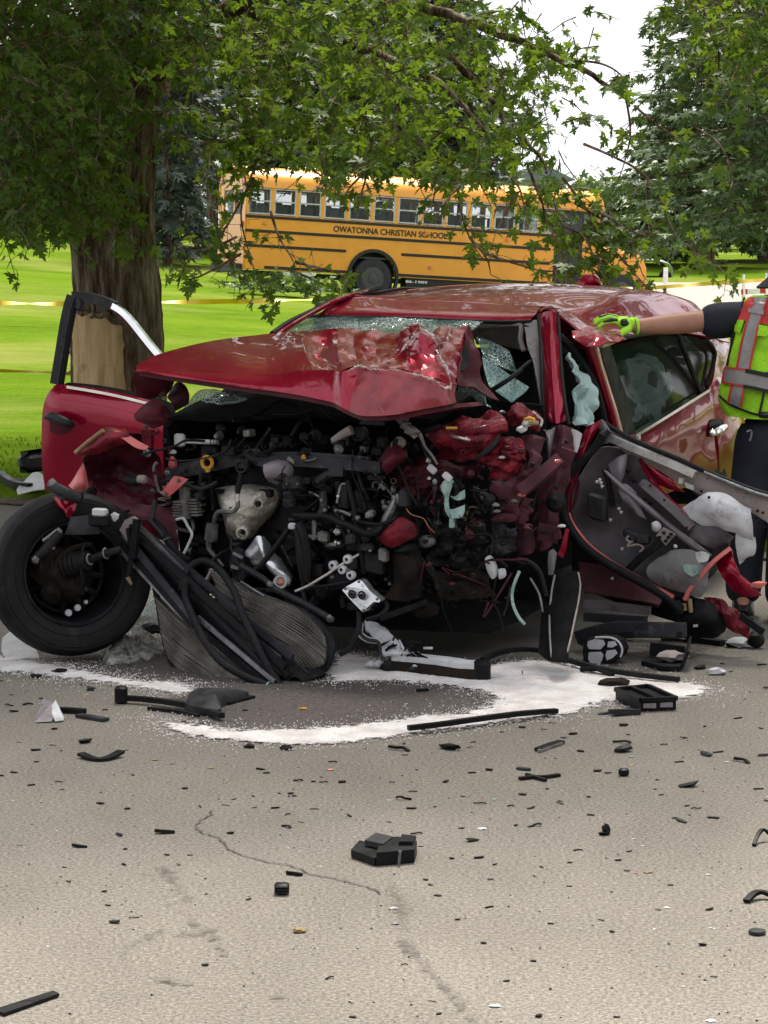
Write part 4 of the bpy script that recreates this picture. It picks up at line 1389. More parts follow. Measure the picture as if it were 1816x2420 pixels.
# ================================================================== the wrecked car
car = empty('wrecked_car', W(0, 1.9, 0), 'wrecked red car with crushed front end and bare engine, stopped before the maple', 'car')
rc = random.Random(77)
def part(mb, name, mat, parent=None, **k):
    return mb.build(name, M[mat] if isinstance(mat, str) else [M[q] for q in mat], parent or car, **k)
def tube(name, mat, s_, r, v=None, fn=qv, smooth=4, parent=None, n=8, label=None, rib=None):
    p = fn(s_, v)
    return part(MB().tube(p, r, n, smooth=smooth, rib=rib), name, mat, parent, label=label)
def slab(name, mat, s_, v, th=.02, fn=qv, parent=None, d=VD, label=None, smooth=False):
    return part(MB().prism(fn(s_, v), d * th), name, mat, parent, label=label, smooth=smooth)
def sheet(name, mat, s_, fn=qv, d=None, parent=None, label=None, **k):
    return part(MB().sheet(rows(s_, fn, d), **k), name, mat, parent, label=label, angle=24 if k.get('ridged') else 38)
def bolt(p, r, ax, mat, parent=None, name='bolt', h=.012):
    return part(MB().lathe(p, ax, [(r, 0), (r, h * .6), (r * .7, h), (0, h)], 8), name, mat, parent)
TOCAM = Vector((0, -1, .1)).normalized()

# --- roof
zc = lambda v: float(np.interp(v, [1.5, 1.75, 2.1, 2.6, 3.1, 3.6, 3.9, 4.05], [1.47, 1.555, 1.59, 1.612, 1.606, 1.575, 1.52, 1.42]))
R_ = [qv('B 330 350 1.50|560 350 1.49|850 356 1.48|1150 368 1.48|1420 374 1.48|1545 374 1.47'),
      qv('B 400 318 1.55|640 318 1.53|880 325 1.52|1140 335 1.52|1440 345 1.52|1580 342 1.50'),
      qv('B 530 242 1.73|700 250 1.73|900 268 1.74|1200 282 1.74|1450 295 1.72|1606 308 1.66'),
      qv('B 545 232 1.76|720 240 1.77|900 256 1.78|1200 270 1.78|1450 285 1.76|1625 296 1.72')]
for v in (2.05, 2.5, 3.0, 3.5, 3.9, 4.05):
    wd = np.interp(v, [1.8, 2.5, 3.5, 4.05], [.56, .60, .58, .50])
    row = []
    for k in range(6):
        u = -wd + 2 * wd * k / 5
        row.append(W(u, v, zc(v) - .035 * abs(u / wd) ** 2.2 - (.05 if (k == 5 and v < 2.3) else 0)))
    R_.append(row)
roof = part(MB().sheet(R_, th=.006, sub=3, sub2=5, amp=.0025, sc=3.2), 'roof', 'red_paint')
# crumpled right shoulder of the roof and the side rail
R_ = [qv('C 480 335 1.50|560 400 1.52|640 470 1.52') + qu('C 655 505 .80'),
      qv('B 1625 296 1.72|C 540 360 1.76|640 430 1.74') + qu('C 700 505 .83'),
      [W(.55, 2.05, 1.50), W(.64, 2.05, 1.50), W(.72, 2.05, 1.43)] + qu('C 850 462 .83'),
      [W(.60, 2.5, zc(2.5) - .035), W(.67, 2.5, 1.545), W(.75, 2.5, 1.47)] + qu('C 1010 440 .84'),
      [W(.59, 3.0, zc(3) - .035), W(.67, 3.0, 1.54), W(.76, 3.0, 1.46)] + qu('C 1150 432 .85'),
      [W(.58, 3.5, zc(3.5) - .035), W(.67, 3.5, 1.52), W(.76, 3.5, 1.44)] + qu('C 1330 470 .86'),
      [W(.52, 3.95, 1.47), W(.62, 3.95, 1.45), W(.72, 3.93, 1.38)] + qu('C 1440 500 .85')]
part(MB().sheet(R_, th=.008, sub=5, sub2=5, amp=.010, sc=7), 'roof_rail', 'red_paint')
sheet('crumpled_rail', 'red_paint', 'C 560 430 1.40|620 420 1.50|700 415 1.60|830 440 1.7/570 470 1.34|640 450 1.38|730 440 1.46|850 470 1.6/640 520 1.28|690 490 1.30|760 470 1.40|860 485 1.55/650 530 1.26|700 520 1.28|790 490 1.38|850 490 1.5', th=.006, sub=6, amp=.016, sc=9)
R_ = [[W(-.62 + .0 * v, v, zc(v) - .03), W(-.70, v, zc(v) - .08), W(-.80, v, zc(v) - .22)] for v in (1.75, 2.4, 3.0, 3.6, 4.0)]
part(MB().sheet(R_, th=.008, sub=4), 'roof_rail', 'red_paint')
# shark fin aerial
an = rows('C 590 190 3.16|600 180 3.16|625 150 3.17|650 118 3.2|668 112 3.25|690 130 3.3|705 185 3.34', qv)[0]
part(MB().dome([p + UD * .02 for p in an] + [an[-1] - VD * .0 + UD * .02], UD * .03, lip=.0, sub=2).prism([p - UD * .025 for p in an], UD * .045), 'roof_aerial', 'red_paint')
part(MB().tube([W(-.61, 1.9, zc(1.9) - .02), W(-.62, 2.6, zc(2.6) - .03), W(-.6, 3.5, zc(3.5) - .03)], .012, 6), 'roof_trim', 'black_plastic')
# body behind: tail, far side, floor (close the cabin)
R_ = [[W(u, v, z) for v, z in ((4.0, 1.44), (4.22, 1.05), (4.32, .75), (4.28, .35))] for u in (-.72, -.4, 0, .4, .72)]
part(MB().sheet(R_, th=.02, sub=3), 'tailgate', 'red_paint')
R_ = [[W(-.88, v, z) for z in (.95, .6, .28)] for v in (1.3, 2.2, 3.1, 4.1)]
part(MB().sheet(R_, th=.02, sub=3), 'far_side', 'red_paint')
mb = MB().box(W(0, 2.6, .30), (1.66, 3.2, .04), (UD, VD, Vector((0, 0, 1))))
part(mb, 'floor_pan', 'black_plastic')
for u, v in ((-.82, 3.35), (.84, 3.35)):
    t = MB().lathe(W(u, v, .345), UD * (1 if u > 0 else -1), [(.21, -.16), (.33, -.16), (.36, -.11), (.36, .02), (.33, .06), (.23, .07), (.21, .04)], 26)
    t = part(t, 'tyre', 'tyre')
    part(MB().lathe(W(u, v, .345), UD * (1 if u > 0 else -1), [(.215, -.1), (.215, .045), (.19, .03), (.05, .045), (0, .05)], 20), 'rim', 'steel', t)
# far windows of the cabin
for v0, v1 in ((1.75, 2.2), (2.3, 3.1), (3.2, 3.85)):
    R_ = [[W(-.86, v, .96), W(-.81, v, 1.2), W(-.74, v, 1.42)] for v in (v0, v1)]
    part(MB().sheet(R_, th=.004, sub=1, sub2=3), 'far_window', 'tinted_glass')
for v in (2.25, 3.15, 3.92):
    part(MB().bar(W(-.87, v, .95), W(-.73, v + .02, 1.47), .07, .05, VD), 'far_pillar', 'black_plastic')

# --- hood: folded up over itself on the right, its front edge scraped
hood_cols = ['A 764 628 .12|765 634 .10|766 641 .08|768 649 .05|771 657 .03', 'A 900 562 .32|905 588 .24|915 620 .14|925 652 .07|935 684 .02',
             'A 1200 488 .62|1200 540 .42|1205 600 .25|1210 662 .10|1215 726 .0', 'A 1530 448 .95|1530 520 .60|1530 600 .30|1530 682 .08|1530 770 -.02',
             'B 225 437 .95|225 490 .65|235 560 .35|235 660 .05|240 790 -.05', 'B 300 433 .93|275 480 .66|290 550 .34|330 655 .04|330 808 -.07',
             'B 458 420 .80|400 500 .74|370 570 .50|440 655 .02|440 832 -.08', 'B 472 421 .92|470 520 .46|478 600 .16|500 662 -.04|490 858 -.12',
             'B 560 430 .90|560 500 .68|575 585 .38|590 632 .0|540 884 -.13', 'B 680 435 .85|680 520 .58|690 590 .35|650 640 -.02|600 906 -.15',
             'B 790 440 .80|800 520 .50|790 590 .22|760 648 -.03|720 908 -.15', 'B 850 420 .70|865 490 .30|850 570 .20|860 662 -.03|820 898 -.14',
             'B 925 390 .60|935 440 .20|930 560 .16|940 680 -.04|910 878 -.12', 'B 1000 438 .62|1025 490 .26|1035 600 .10|1020 705 -.03|1000 862 -.08',
             'B 1092 400 .66|1055 500 .46|1055 620 .12|1100 740 .04|1070 848 -.05', 'B 1208 400 .80|1178 490 .62|1147 620 .40|1136 730 .20|1130 836 .05']
HC = [qv(c) for c in hood_cols]
R_ = [[c[i] for c in HC] for i in range(5)]
top = R_[:4]
hood = part(MB().sheet([r[:6] for r in top], th=.005, sub=5, sub2=5, amp=.0012, sc=3.0), 'hood', 'red_paint', angle=50)
part(MB().sheet([r[5:8] for r in top], th=.005, sub=5, sub2=6, lin=True, amp=.003, sc=4), 'dented_panel', 'red_paint', hood, angle=14)
part(MB().sheet([r[7:] for r in top], th=.005, sub=6, sub2=7, lin=True, amp=.018, sc=4.0, ridged=True, amp2=.003, sc2=20), 'buckled_panel', 'red_paint', hood, angle=14)
lo = [[p.lerp(q, t) + TOCAM * (.018 * math.sin(math.pi * t)) for p, q in zip(R_[3], R_[4])] for t in (.0, .35, .7, 1)]
lo[0] = [p + TOCAM * .002 for p in lo[0]]
part(MB().sheet([r[:9] for r in lo], th=.005, sub=4, sub2=3, amp=.004, sc=6), 'hood_front_edge', 'red_paint', hood)
part(MB().sheet([r[8:] for r in lo], th=.005, sub=5, sub2=4, amp=.012, sc=7, amp2=.004, sc2=20), 'hood_front_edge', 'red_scraped', hood, label='scraped crumpled front edge of the hood')
part(MB().sheet([[p + Vector((0, 0, -.012)) + VD * .02 for p in R_[4]], [p + VD * .30 + Vector((0, 0, -.02)) for p in R_[4]]], th=.02, sub=3, sub2=1, lin=True), 'hood_frame', 'red_dull', hood)
# folded lip on the right, seen from below
sheet('hood_fold', 'red_dull', 'B 1200 402 .78|1230 450 .80|1262 540 .74|1282 610 .70/1180 480 .60|1200 520 .62|1235 580 .62|1270 665 .62/1150 620 .38|1170 660 .42|1200 690 .48|1300 740 .55/1136 735 .20|1160 745 .25|1230 760 .40|1375 822 .5', parent=hood, th=.006, sub=5, amp=.015, sc=7)
sheet('hood_fold', 'black_plastic', 'B 1180 500 .55|1205 545 .56/1160 600 .44|1205 620 .48/1140 655 .34|1170 660 .38', parent=hood, th=.01, sub=4, amp=.006)
for s_ in ('B 520 662|560 640|600 632|640 640|700 648', 'B 640 640|720 618|790 585|850 520|890 470|935 438', 'B 935 438|985 462|1022 490|1028 540|1050 590|1080 650|1105 715|1100 750|1070 752|1035 722', 'B 700 650|780 648|860 662|930 682|1010 706',
           'B 835 425|880 405|925 390|965 415|1000 440', 'B 1092 402|1095 440|1080 490|1045 505', 'B 270 470|290 550|340 620|400 650'):
    big = s_.startswith('B 270')
    raw = rd(s_, lambda x, y: Vector((x, y, 0)))
    cpx = catmull(raw, 8)
    pts = []
    gridp = [(vis(p), p) for row in top + [R_[3]] for p in linear(row, 4)]
    for q in cpx:
        best = sorted(gridp, key=lambda g: (g[0][0] - q.x) ** 2 + (g[0][1] - q.y) ** 2)[:3]
        v_ = min((p - ORG).dot(VD) for _, p in best)
        pts.append(cv(q.x, q.y, v_ - .035) + rvec(.0025))
    part(MB().tube(pts, [.0015 if big else max(.0008, .0032 + .009 * fbm(p, 19, 3)) for p in pts], 6), 'bare_edge', 'bare_metal', hood)

# --- windshield, header, pillars
sheet('windshield', 'shattered_glass', 'B 120 446 1.05|330 352 1.49/420 500 .98|560 352 1.475/700 560 .95|850 358 1.47/980 560 .95|1150 372 1.47/1150 480 1.15|1290 380 1.47', th=.005, sub=6, amp=.012, sc=5)
tube('windshield_frame', 'black_plastic', 'B 105 450 1.0|200 385 1.2|330 322 1.42|420 280 1.6|545 236 1.74|700 190 2.2', .016)
tube('a_pillar', 'red_paint', 'B 130 455 1.02|230 388 1.2|350 320 1.42|450 268 1.58|560 228 1.76|700 188 2.2', .012)
tube('header_seal', 'black_plastic', 'B 320 354 1.50|560 356 1.48|850 362 1.47|1150 376 1.47|1420 383 1.46|1560 378 1.45', .010)
sheet('headliner', 'headliner', 'B 1225 405 1.7|1340 395 1.7|1500 392 1.6/1235 450 1.75|1340 460 1.75|1500 470 1.65/1250 500 1.8|1360 500 1.8|1500 530 1.7', th=.02, sub=3, amp=.01)
tube('sun_visor', 'headliner', 'B 1230 412 1.50|1340 402 1.50|1480 394 1.46|1500 420 1.44|1495 480 1.42|1515 545 1.40', .012)
sheet('pillar_trim', 'grey_cloth', 'B 1515 385 1.46|1560 375 1.46|1585 372 1.46/1525 450 1.36|1575 450 1.36|1600 450 1.36/1535 520 1.28|1590 560 1.26|1605 600 1.24/1555 560 1.24|1605 720 1.14|1618 760 1.12/1595 700 1.12|1612 860 1.02|1624 880 1.0', th=.012, sub=4, amp=.008, sc=12)
for s_ in ('B 1512 400 1.42|1550 420 1.40|1570 500 1.34|1590 620 1.24|1600 780 1.1|1618 900 1.0',):
    tube('wire', 'rubber', s_, .005)
tube('wire', 'rubber', 'B 1480 660 .9|1520 625 .95|1550 600 1.0', .008)
sheet('broken_glass', 'glass_sheet', 'B 1280 575 .95|1340 612 .93|1440 680 .88|1545 748 .82/1290 640 .92|1350 680 .90|1430 740 .85|1500 790 .80/1320 740 .85|1345 760 .84|1400 800 .8|1445 832 .78', th=.005, sub=5, amp=.012, sc=8)
sheet('broken_glass', 'glass_sheet', 'B 1145 742 .6|1230 745 .6|1300 790 .6/1150 770 .6|1240 790 .6|1310 850 .6/1190 770 .62|1260 830 .6|1330 862 .6', th=.005, sub=5, amp=.015, sc=9)
sheet('broken_glass', 'shattered_glass', 'B 1250 470 1.15|1330 490 1.12|1430 540 1.08/1270 530 1.1|1350 570 1.08|1460 620 1.02/1290 580 1.05|1380 630 1.0|1480 670 .98', th=.004, sub=5, amp=.02, sc=8)
tube('wiper_arm', 'black_plastic', 'B 1340 760 .78|1420 710 .80|1500 650 .9', .011)
sheet('broken_glass', 'shattered_glass', 'A 1035 880 .55|1100 770 .6|1200 765 .6|1380 810 .6/1050 895 .5|1110 840 .55|1220 820 .55|1340 825 .55/1060 900 .48|1130 880 .5|1200 865 .5|1290 850 .5', th=.006, sub=5, amp=.02, sc=9)
tube('glass_edge', 'teal_plastic', 'A 1045 890 .5|1110 872 .5|1190 860 .5|1260 838 .5|1330 830 .5|1385 812 .5', .006)
# bent front pillar standing on the right
R_ = []
for l, m_, r_, v in (('376 338', '428 322', '478 330', 1.40), ('380 400', '440 400', '484 400', 1.35), ('387 500', '440 500', '490 500', 1.27), ('393 600', '446 610', '496 600', 1.19), ('396 700', '452 705', '505 700', 1.12), ('400 800', '462 800', '516 800', 1.06), ('402 880', '464 885', '524 870', 1.01), ('412 925', '470 950', '526 935', .99)):
    R_.append(qv('C %s %f|%s %f|%s %f' % (l, v + .03, m_, v - .03, r_, v + .03)))
part(MB().sheet(R_, th=.006, sub=4, amp=.010, sc=6), 'bent_pillar', 'red_paint', label='bent glossy red windshield pillar')
tube('pillar_seal', 'rubber', 'C 372 345 1.38|384 500 1.26|392 700 1.1|400 890 1.0', .009)
tube('pillar_seal', 'rubber', 'C 482 345 1.42|492 500 1.30|506 700 1.14|528 880 1.02|545 960 .98', .009)
sheet('bent_flange', 'red_crushed', 'C 380 330 1.40|440 300 1.45|485 330 1.42/385 310 1.44|445 285 1.5|490 345 1.45', th=.006, sub=4, amp=.012, sc=12)
# front door opening on the right: seal, curtain airbag, pillar
tube('door_seal', 'rubber', 'C 488 460 1.38|560 530 1.40|620 605 1.42|665 690 1.45|700 780 1.48|725 880 1.52|745 980 1.56', .020)
sheet('curtain_airbag', 'airbag', 'C 535 560 1.25|580 640 1.25|575 760 1.22|560 850 1.2|585 960 1.2/570 590 1.35|620 680 1.33|630 780 1.3|630 860 1.28|640 962 1.26/600 620 1.42|660 720 1.4|685 800 1.4|690 880 1.4|688 955 1.4', th=.012, sub=8, amp=.045, sc=6, ridged=True, amp2=.006, sc2=22)
sheet('pillar_cover', 'grey_plastic', 'C 490 470 1.5|560 540 1.55|610 600 1.6/520 560 1.5|575 610 1.55|625 680 1.6', th=.015, sub=3, amp=.01)
R_ = [qu('C %s .84|%s .885|%s .89|%s .86' % q) for q in (('632 520', '660 522', '700 520', '715 520'), ('672 650', '700 650', '735 650', '752 650'), ('712 780', '740 780', '775 780', '792 780'), ('748 900', '778 900', '812 900', '828 900'), ('768 980', '800 985', '838 1000', '855 1010'), ('790 1080', '830 1090', '870 1100', '885 1110'))]
part(MB().sheet(R_, th=.01, sub=4, amp=.002), 'door_pillar', 'red_paint')
sheet('door_pillar_trim', 'black_plastic', 'C 712 525|735 518|768 512/760 690|790 690|826 690/800 830|838 830|874 830/855 1012|880 1012|912 1008', qu, .885, th=.008, sub=3)
# --- rear door on the right
rdoor = sheet('rear_door', 'red_paint', 'C 905 1018 .875|1050 932 .88|1200 842 .885|1320 765 .88/930 1090 .90|1070 1010 .905|1225 940 .905|1340 850 .90/945 1200 .91|1090 1150 .91|1250 1100 .905|1360 1020 .90/980 1330 .91|1130 1290 .91|1280 1250 .905|1375 1190 .90/1010 1470 .88|1160 1440 .88|1300 1390 .88|1390 1330 .87', qu, th=.012, sub=6, amp=.007, sc=3.0, label='dented red rear door')
sheet('quarter_panel', 'red_paint', 'C 1318 485 .86|1385 475 .83|1445 480 .78/1365 560 .87|1410 560 .85|1448 570 .80/1345 690 .88|1395 680 .87|1425 670 .82/1320 765 .88|1390 740 .89|1440 780 .85/1340 850 .90|1420 860 .905|1495 880 .86/1360 1020 .90|1440 1010 .91|1514 1000 .87/1375 1190 .90|1445 1160 .90|1508 1120 .86/1390 1330 .87|1450 1300 .87|1497 1265 .84', qu, th=.012, sub=5, amp=.014, sc=4.5)
rwin = part(MB().sheet(rows('C 772 522 .81|905 482 .81|1040 455 .81|1150 450 .81/820 690 .85|960 650 .85|1090 610 .85|1205 600 .85/905 1008 .878|1050 920 .878|1180 840 .878|1285 782 .876', qu), th=.005, sub=4, amp=.001), 'rear_door_window', 'tinted_glass')
part(MB().sheet(rows('C 1165 458 .84|1240 465 .84|1318 488 .84/1225 600 .86|1290 570 .86|1358 560 .86/1292 775 .876|1310 750 .872|1330 720 .868', qu), th=.005, sub=3), 'quarter_window', 'tinted_glass')
part(MB().tube(qu('C 1152 450|1195 560|1240 680|1288 785', .885), .014, 8, smooth=3), 'window_divider', 'black_plastic')
part(MB().tube(qu('C 1318 485|1345 520|1362 562|1345 640|1312 742', .885), .012, 8, smooth=4), 'quarter_trim', 'black_plastic')
part(MB().strip(catmull(qu('C 903 1018|1000 960|1100 898|1200 835|1318 762', .895), 4), .016, .034, UD), 'window_trim', 'chrome', angle=30)
part(MB().strip(catmull(qu('C 712 518|760 502|796 484', .885), 4), .014, .040, UD), 'window_trim', 'chrome', angle=30)
part(MB().tube(qu('C 796 484|900 462|1020 445|1150 440', .88), .010, 6, smooth=4), 'window_trim', 'black_plastic')
part(MB().rock(qu('C 925 1028', .90)[0], .022, 3), 'trim_cap', 'chrome')
hd = part(MB().tube(qu('C 1330 1000 .93|1355 1002 .95|1390 985 .955|1420 965 .93', None), [.012, .02, .022, .014], 8, smooth=4), 'door_handle', 'chrome', rdoor)
part(MB().dome(qu('C 1330 960|1350 930|1395 925|1420 945|1400 985|1355 1020|1330 1020', .915), UD * .006, lip=.004), 'handle_recess', 'black_plastic', rdoor)
# things seen through the rear glass: draped side airbag and the seat
sheet('curtain_airbag', 'airbag', 'C 830 600 .70|960 560 .66|1060 600 .66/850 690 .72|960 690 .62|1070 710 .66/880 800 .74|930 830 .64|1090 790 .68/910 890 .76|1010 900 .72|1120 760 .70/940 905 .76|1040 900 .74|1130 770 .72', qu, th=.012, sub=8, amp=.06, sc=5, ridged=True, amp2=.006, sc2=20)
sheet('seat_back', 'airbag', 'C 800 620 .5|850 600 .5|900 640 .5/830 760 .55|890 740 .5|930 770 .5/900 880 .6|940 870 .55|960 880 .55', qu, th=.06, sub=5, amp=.015)
mb = MB().box(W(.35, 2.0, .9), (.5, .16, .8), (UD, VD, Vector((0, 0, 1))), 0, .06).box(W(-.4, 2.0, .9), (.5, .16, .8), (UD, VD, Vector((0, 0, 1))), 0, .06)
part(mb, 'front_seats', 'black_plastic')
part(MB().box(W(0, 3.1, .85), (1.3, .2, .8), (UD, VD, Vector((0, 0, 1))), 0, .06), 'rear_seat', 'black_plastic')
part(MB().box(W(.0, 1.15, .98), (1.2, .35, .2), (UD, VD, Vector((0, 0, 1))), 0, .06), 'dashboard', 'black_plastic')

# --- passenger door, swung open on the left
PD = 1.12
R_ = rows('A 308 742 1.12|330 735 1.13|480 748 1.12|640 775 1.10|800 812 1.07|920 850 1.05/270 790 1.10|330 790 1.08|480 815 1.07|640 850 1.05|790 890 1.03|920 930 1.02/246 870 1.11|320 880 1.07|480 910 1.06|640 940 1.04|790 960 1.02|920 980 1.01/238 1000 1.12|320 1010 1.08|480 1020 1.07|640 1040 1.05|790 1060 1.03|920 1080 1.02/243 1180 1.13|320 1190 1.10|480 1200 1.09|640 1210 1.07|790 1220 1.05|920 1240 1.03/262 1320 1.14|330 1330 1.12|480 1340 1.10|640 1350 1.08|790 1360 1.06|920 1370 1.05')
pdoor = part(MB().sheet(R_, th=.012, sub=4, amp=.005, sc=3), 'front_door', 'red_paint', label='red front door standing open on the left with its window gone')
R2 = [[p + VD * .11 for p in r] for r in R_]
part(MB().sheet(R2, th=.02, sub=2), 'door_card', 'black_plastic', pdoor)
L_ = [r[0] for r in R_]
part(MB().sheet([[p + UD * .004 for p in L_], [p + VD * .11 + UD * .006 for p in L_]], th=.01, sub=3, sub2=2), 'door_edge', 'red_paint', pdoor)
part(MB().strip(catmull(qv('M 448 1520 1.16|485 1300 1.17|520 1080 1.18|552 920 1.19|580 830 1.20'), 4), .05, .058, VD), 'window_post', 'grey_plastic', pdoor, angle=30)
part(MB().tube(qv('M 480 1520 1.14|515 1310 1.15|548 1090 1.16|580 930 1.17|610 850 1.18'), .010, 6, smooth=4), 'window_seal', 'rubber', pdoor)
part(MB().strip(catmull(qv('M 575 832 1.19|640 832 1.19|740 850 1.18|840 880 1.17|910 915 1.16'), 5), .05, .032, VD), 'window_frame', 'grey_plastic', pdoor, angle=30)
part(MB().strip(catmull(qv('M 890 905 1.14|960 950 1.13|1030 1020 1.12|1110 1120 1.11|1190 1220 1.10|1260 1300 1.09|1330 1370 1.08'), 5), .030, .026, VD), 'window_frame', 'chrome', pdoor, angle=30)
part(MB().strip(catmull(qv('M 870 908 1.155|950 968 1.15|1020 1040 1.14|1100 1140 1.13|1180 1240 1.12|1240 1320 1.11'), 5), .03, .022, VD), 'window_frame', 'red_dull', pdoor, angle=30)
part(MB().strip(catmull(qv('A 380 745 1.09|520 768 1.08|660 795 1.07|795 828 1.05|920 860 1.04'), 4), .014, .02, VD), 'window_sill', 'chrome', pdoor, angle=30)
part(MB().tube(qv('A 440 262 1.18|450 280 1.17|440 310 1.16'), .02, 6), 'corner_bracket', 'grey_plastic', pdoor)
part(MB().tube(qv('A 258 912 1.03|290 915 1.00|340 932 .99|385 950 1.0|415 962 1.03'), [.014, .026, .026, .022, .008], 8, smooth=4), 'door_handle', 'grey_plastic', pdoor)
part(MB().dome(qv('A 290 890 1.065|350 890 1.062|395 925 1.060|400 985 1.060|340 1010 1.062|280 990 1.065'), -VD * .004, lip=.003), 'handle_recess', 'red_dull', pdoor)
part(MB().box(qv('A 205 1158 1.30')[0], (.085, .30, .11), (UD, VD, Vector((0, 0, 1))), 0, .035), 'armrest', 'grey_plastic', pdoor)

# --- inside the engine bay: dark closures
part(MB().sheet([[W(-.80, .78, 1.12), W(-.3, .82, 1.16), (W(.3, .82, 1.14)), W(.82, .9, 1.1)], [W(-.80, .75, .7), W(-.3, .8, .7), W(.3, .8, .7), W(.86, .9, .7)], [W(-.8, .75, .2), W(-.3, .8, .2), W(.3, .8, .2), W(.86, .95, .2)]], th=.02, sub=4, amp=.03, sc=4), 'firewall', 'felt')
part(MB().sheet([[W(-.78, .25, 1.02), W(-.2, .3, 1.05), W(.5, .35, 1.05)], [W(-.76, .8, 1.12), W(-.2, .85, 1.16), W(.5, .85, 1.14)]], th=.02, sub=5, amp=.03, sc=5), 'cowl_panel', 'felt')
part(MB().sheet([[W(-.74, .18, 1.0), W(-.76, .5, 1.08), W(-.78, 1.0, 1.15)], [W(-.70, .2, .65), W(-.74, .5, .65), W(-.8, 1.0, .65)], [W(-.66, .22, .2), W(-.72, .5, .2), W(-.8, 1.0, .2)]], th=.02, sub=4, amp=.02, sc=4), 'inner_wall', 'felt')
part(MB().sheet([[W(-.7, .2, .14), W(0, .2, .14), W(.8, .3, .14)], [W(-.7, 1.2, .2), W(0, 1.2, .2), W(.85, 1.3, .2)]], th=.02, sub=3, amp=.02), 'undertray', 'felt')
sheet('firewall_felt', 'felt', 'L 120 1130 .50|330 1110 .48|600 1030 .46|740 1100 .5/140 1400 .48|340 1400 .44|600 1400 .44|760 1400 .5/140 1750 .48|330 1800 .44|560 1780 .46|740 1700 .5', th=.02, sub=6, amp=.03, sc=6)

# --- engine
eng = part(MB().box(W(-.22, .47, .62), (.86, .40, .62), (UD, VD, Vector((0, 0, 1))), 0, .05), 'engine_block', 'dark_metal')
part(MB().box(W(.22, .42, .52), (.46, .40, .46), (UD, VD, Vector((0, 0, 1))), 0, .05), 'gearbox', 'dark_metal')
mb = MB()
for i in range(46):                                   # ribs and bosses cast into block and gearbox
    u, z = rc.uniform(-.55, .42), rc.uniform(.30, .92)
    if z > .74 and u > 0: continue
    mb.box(W(u, .235 + rc.uniform(-.03, .02), z), (rc.uniform(.02, .10), rc.uniform(.03, .09), rc.uniform(.012, .06)), (UD, VD, Vector((0, 0, 1))), 0, .006)
part(mb, 'castings', 'dark_metal', eng, kind='stuff')
for i in range(30):
    u, z = rc.uniform(-.05, .40), rc.uniform(.32, .80)
    bolt(W(u, .19, z), rc.uniform(.007, .014), -VD, rc.choice(['steel', 'dark_metal', 'cast_alloy', 'dark_metal']), eng, h=.02)
mb = MB()
for i in range(26):                                   # loose small brackets deep in the bay
    u, z = rc.uniform(-.6, .75), rc.uniform(.35, 1.02)
    a = rc.uniform(0, 3.1)
    X = UD * math.cos(a) + Vector((0, 0, 1)) * math.sin(a)
    mb.box(W(u, rc.uniform(.16, .4), z), (rc.uniform(.04, .13), rc.uniform(.01, .05), rc.uniform(.015, .05)), (X, VD, X.cross(VD)), 0, .006)
part(mb, 'brackets', 'black_plastic', kind='stuff')
for mt_, n_, sd_ in (('dark_metal', 150, 1), ('cast_alloy', 46, 2), ('grey_plastic', 70, 3), ('black_plastic', 110, 4)):
    r_ = random.Random(sd_)                            # the crowded small fittings of the exposed engine
    mb = MB()
    for i in range(n_):
        u, z = r_.uniform(-.62, .46), r_.uniform(.24, 1.0)
        if -.52 < u < -.12 and .30 < z < .83: continue
        v = r_.uniform(.12, .24)
        a = r_.choice((0, 0, 1.57, r_.uniform(0, 3)))
        X = UD * math.cos(a) + Vector((0, 0, 1)) * math.sin(a)
        k = r_.random()
        if k < .45: mb.box(W(u, v, z), (r_.uniform(.015, .08), r_.uniform(.02, .07), r_.uniform(.008, .045)), (X, VD, X.cross(VD)), 0, .004)
        elif k < .7: mb.lathe(W(u, v, z), r_.choice((VD * -1, X)), [(r_.uniform(.008, .03), -.03), (r_.uniform(.008, .03), 0), (.008, .012), (0, .012)], 10)
        elif k < .85: mb.ring(W(u, v, z), r_.choice((VD, X)), r_.uniform(.010, .028), r_.uniform(.003, .006), 12, 5)
        else: mb.tube([W(u, v, z), W(u + r_.uniform(-.06, .06), v - .02, z + r_.uniform(-.05, .05)), W(u + r_.uniform(-.1, .1), v, z + r_.uniform(-.1, .1))], r_.uniform(.003, .010), 7, smooth=3)
    part(mb, 'small_fittings', mt_, eng, kind='stuff')
for i in range(34):                                   # cables
    u, z, v = rc.uniform(-.6, .7), rc.uniform(.4, 1.04), rc.uniform(.10, .34)
    pts = [W(u, v, z)]
    d = Vector((rc.gauss(0, 1), rc.gauss(0, .3), rc.gauss(0, .8))).normalized()
    for k in range(4):
        d = (d + Vector((rc.gauss(0, .5), rc.gauss(0, .2), rc.gauss(-.1, .5)))).normalized()
        pts.append(pts[-1] + d * rc.uniform(.05, .12))
    part(MB().tube(pts, rc.choice([.003, .004, .006, .009]), 6, smooth=4), 'cable', rc.choice(['rubber', 'rubber', 'black_plastic', 'grey_plastic', 'dark_metal']))
for s_, r_, mt in (('K 470 480 .1|560 470 .1|640 430 .1', .012, 'grey_plastic'), ('K 130 260 .12|230 310 .1|330 420 .1', .006, 'steel'), ('K 390 440 .08|460 455 .08|540 490 .08', .008, 'cast_alloy'), ('K 400 370 .08|440 200 .1|490 180 .1', .006, 'steel'), ('K 300 780 .08|360 780 .07|400 790 .07', .012, 'cast_alloy')):
    tube('pipe', mt, s_, r_)
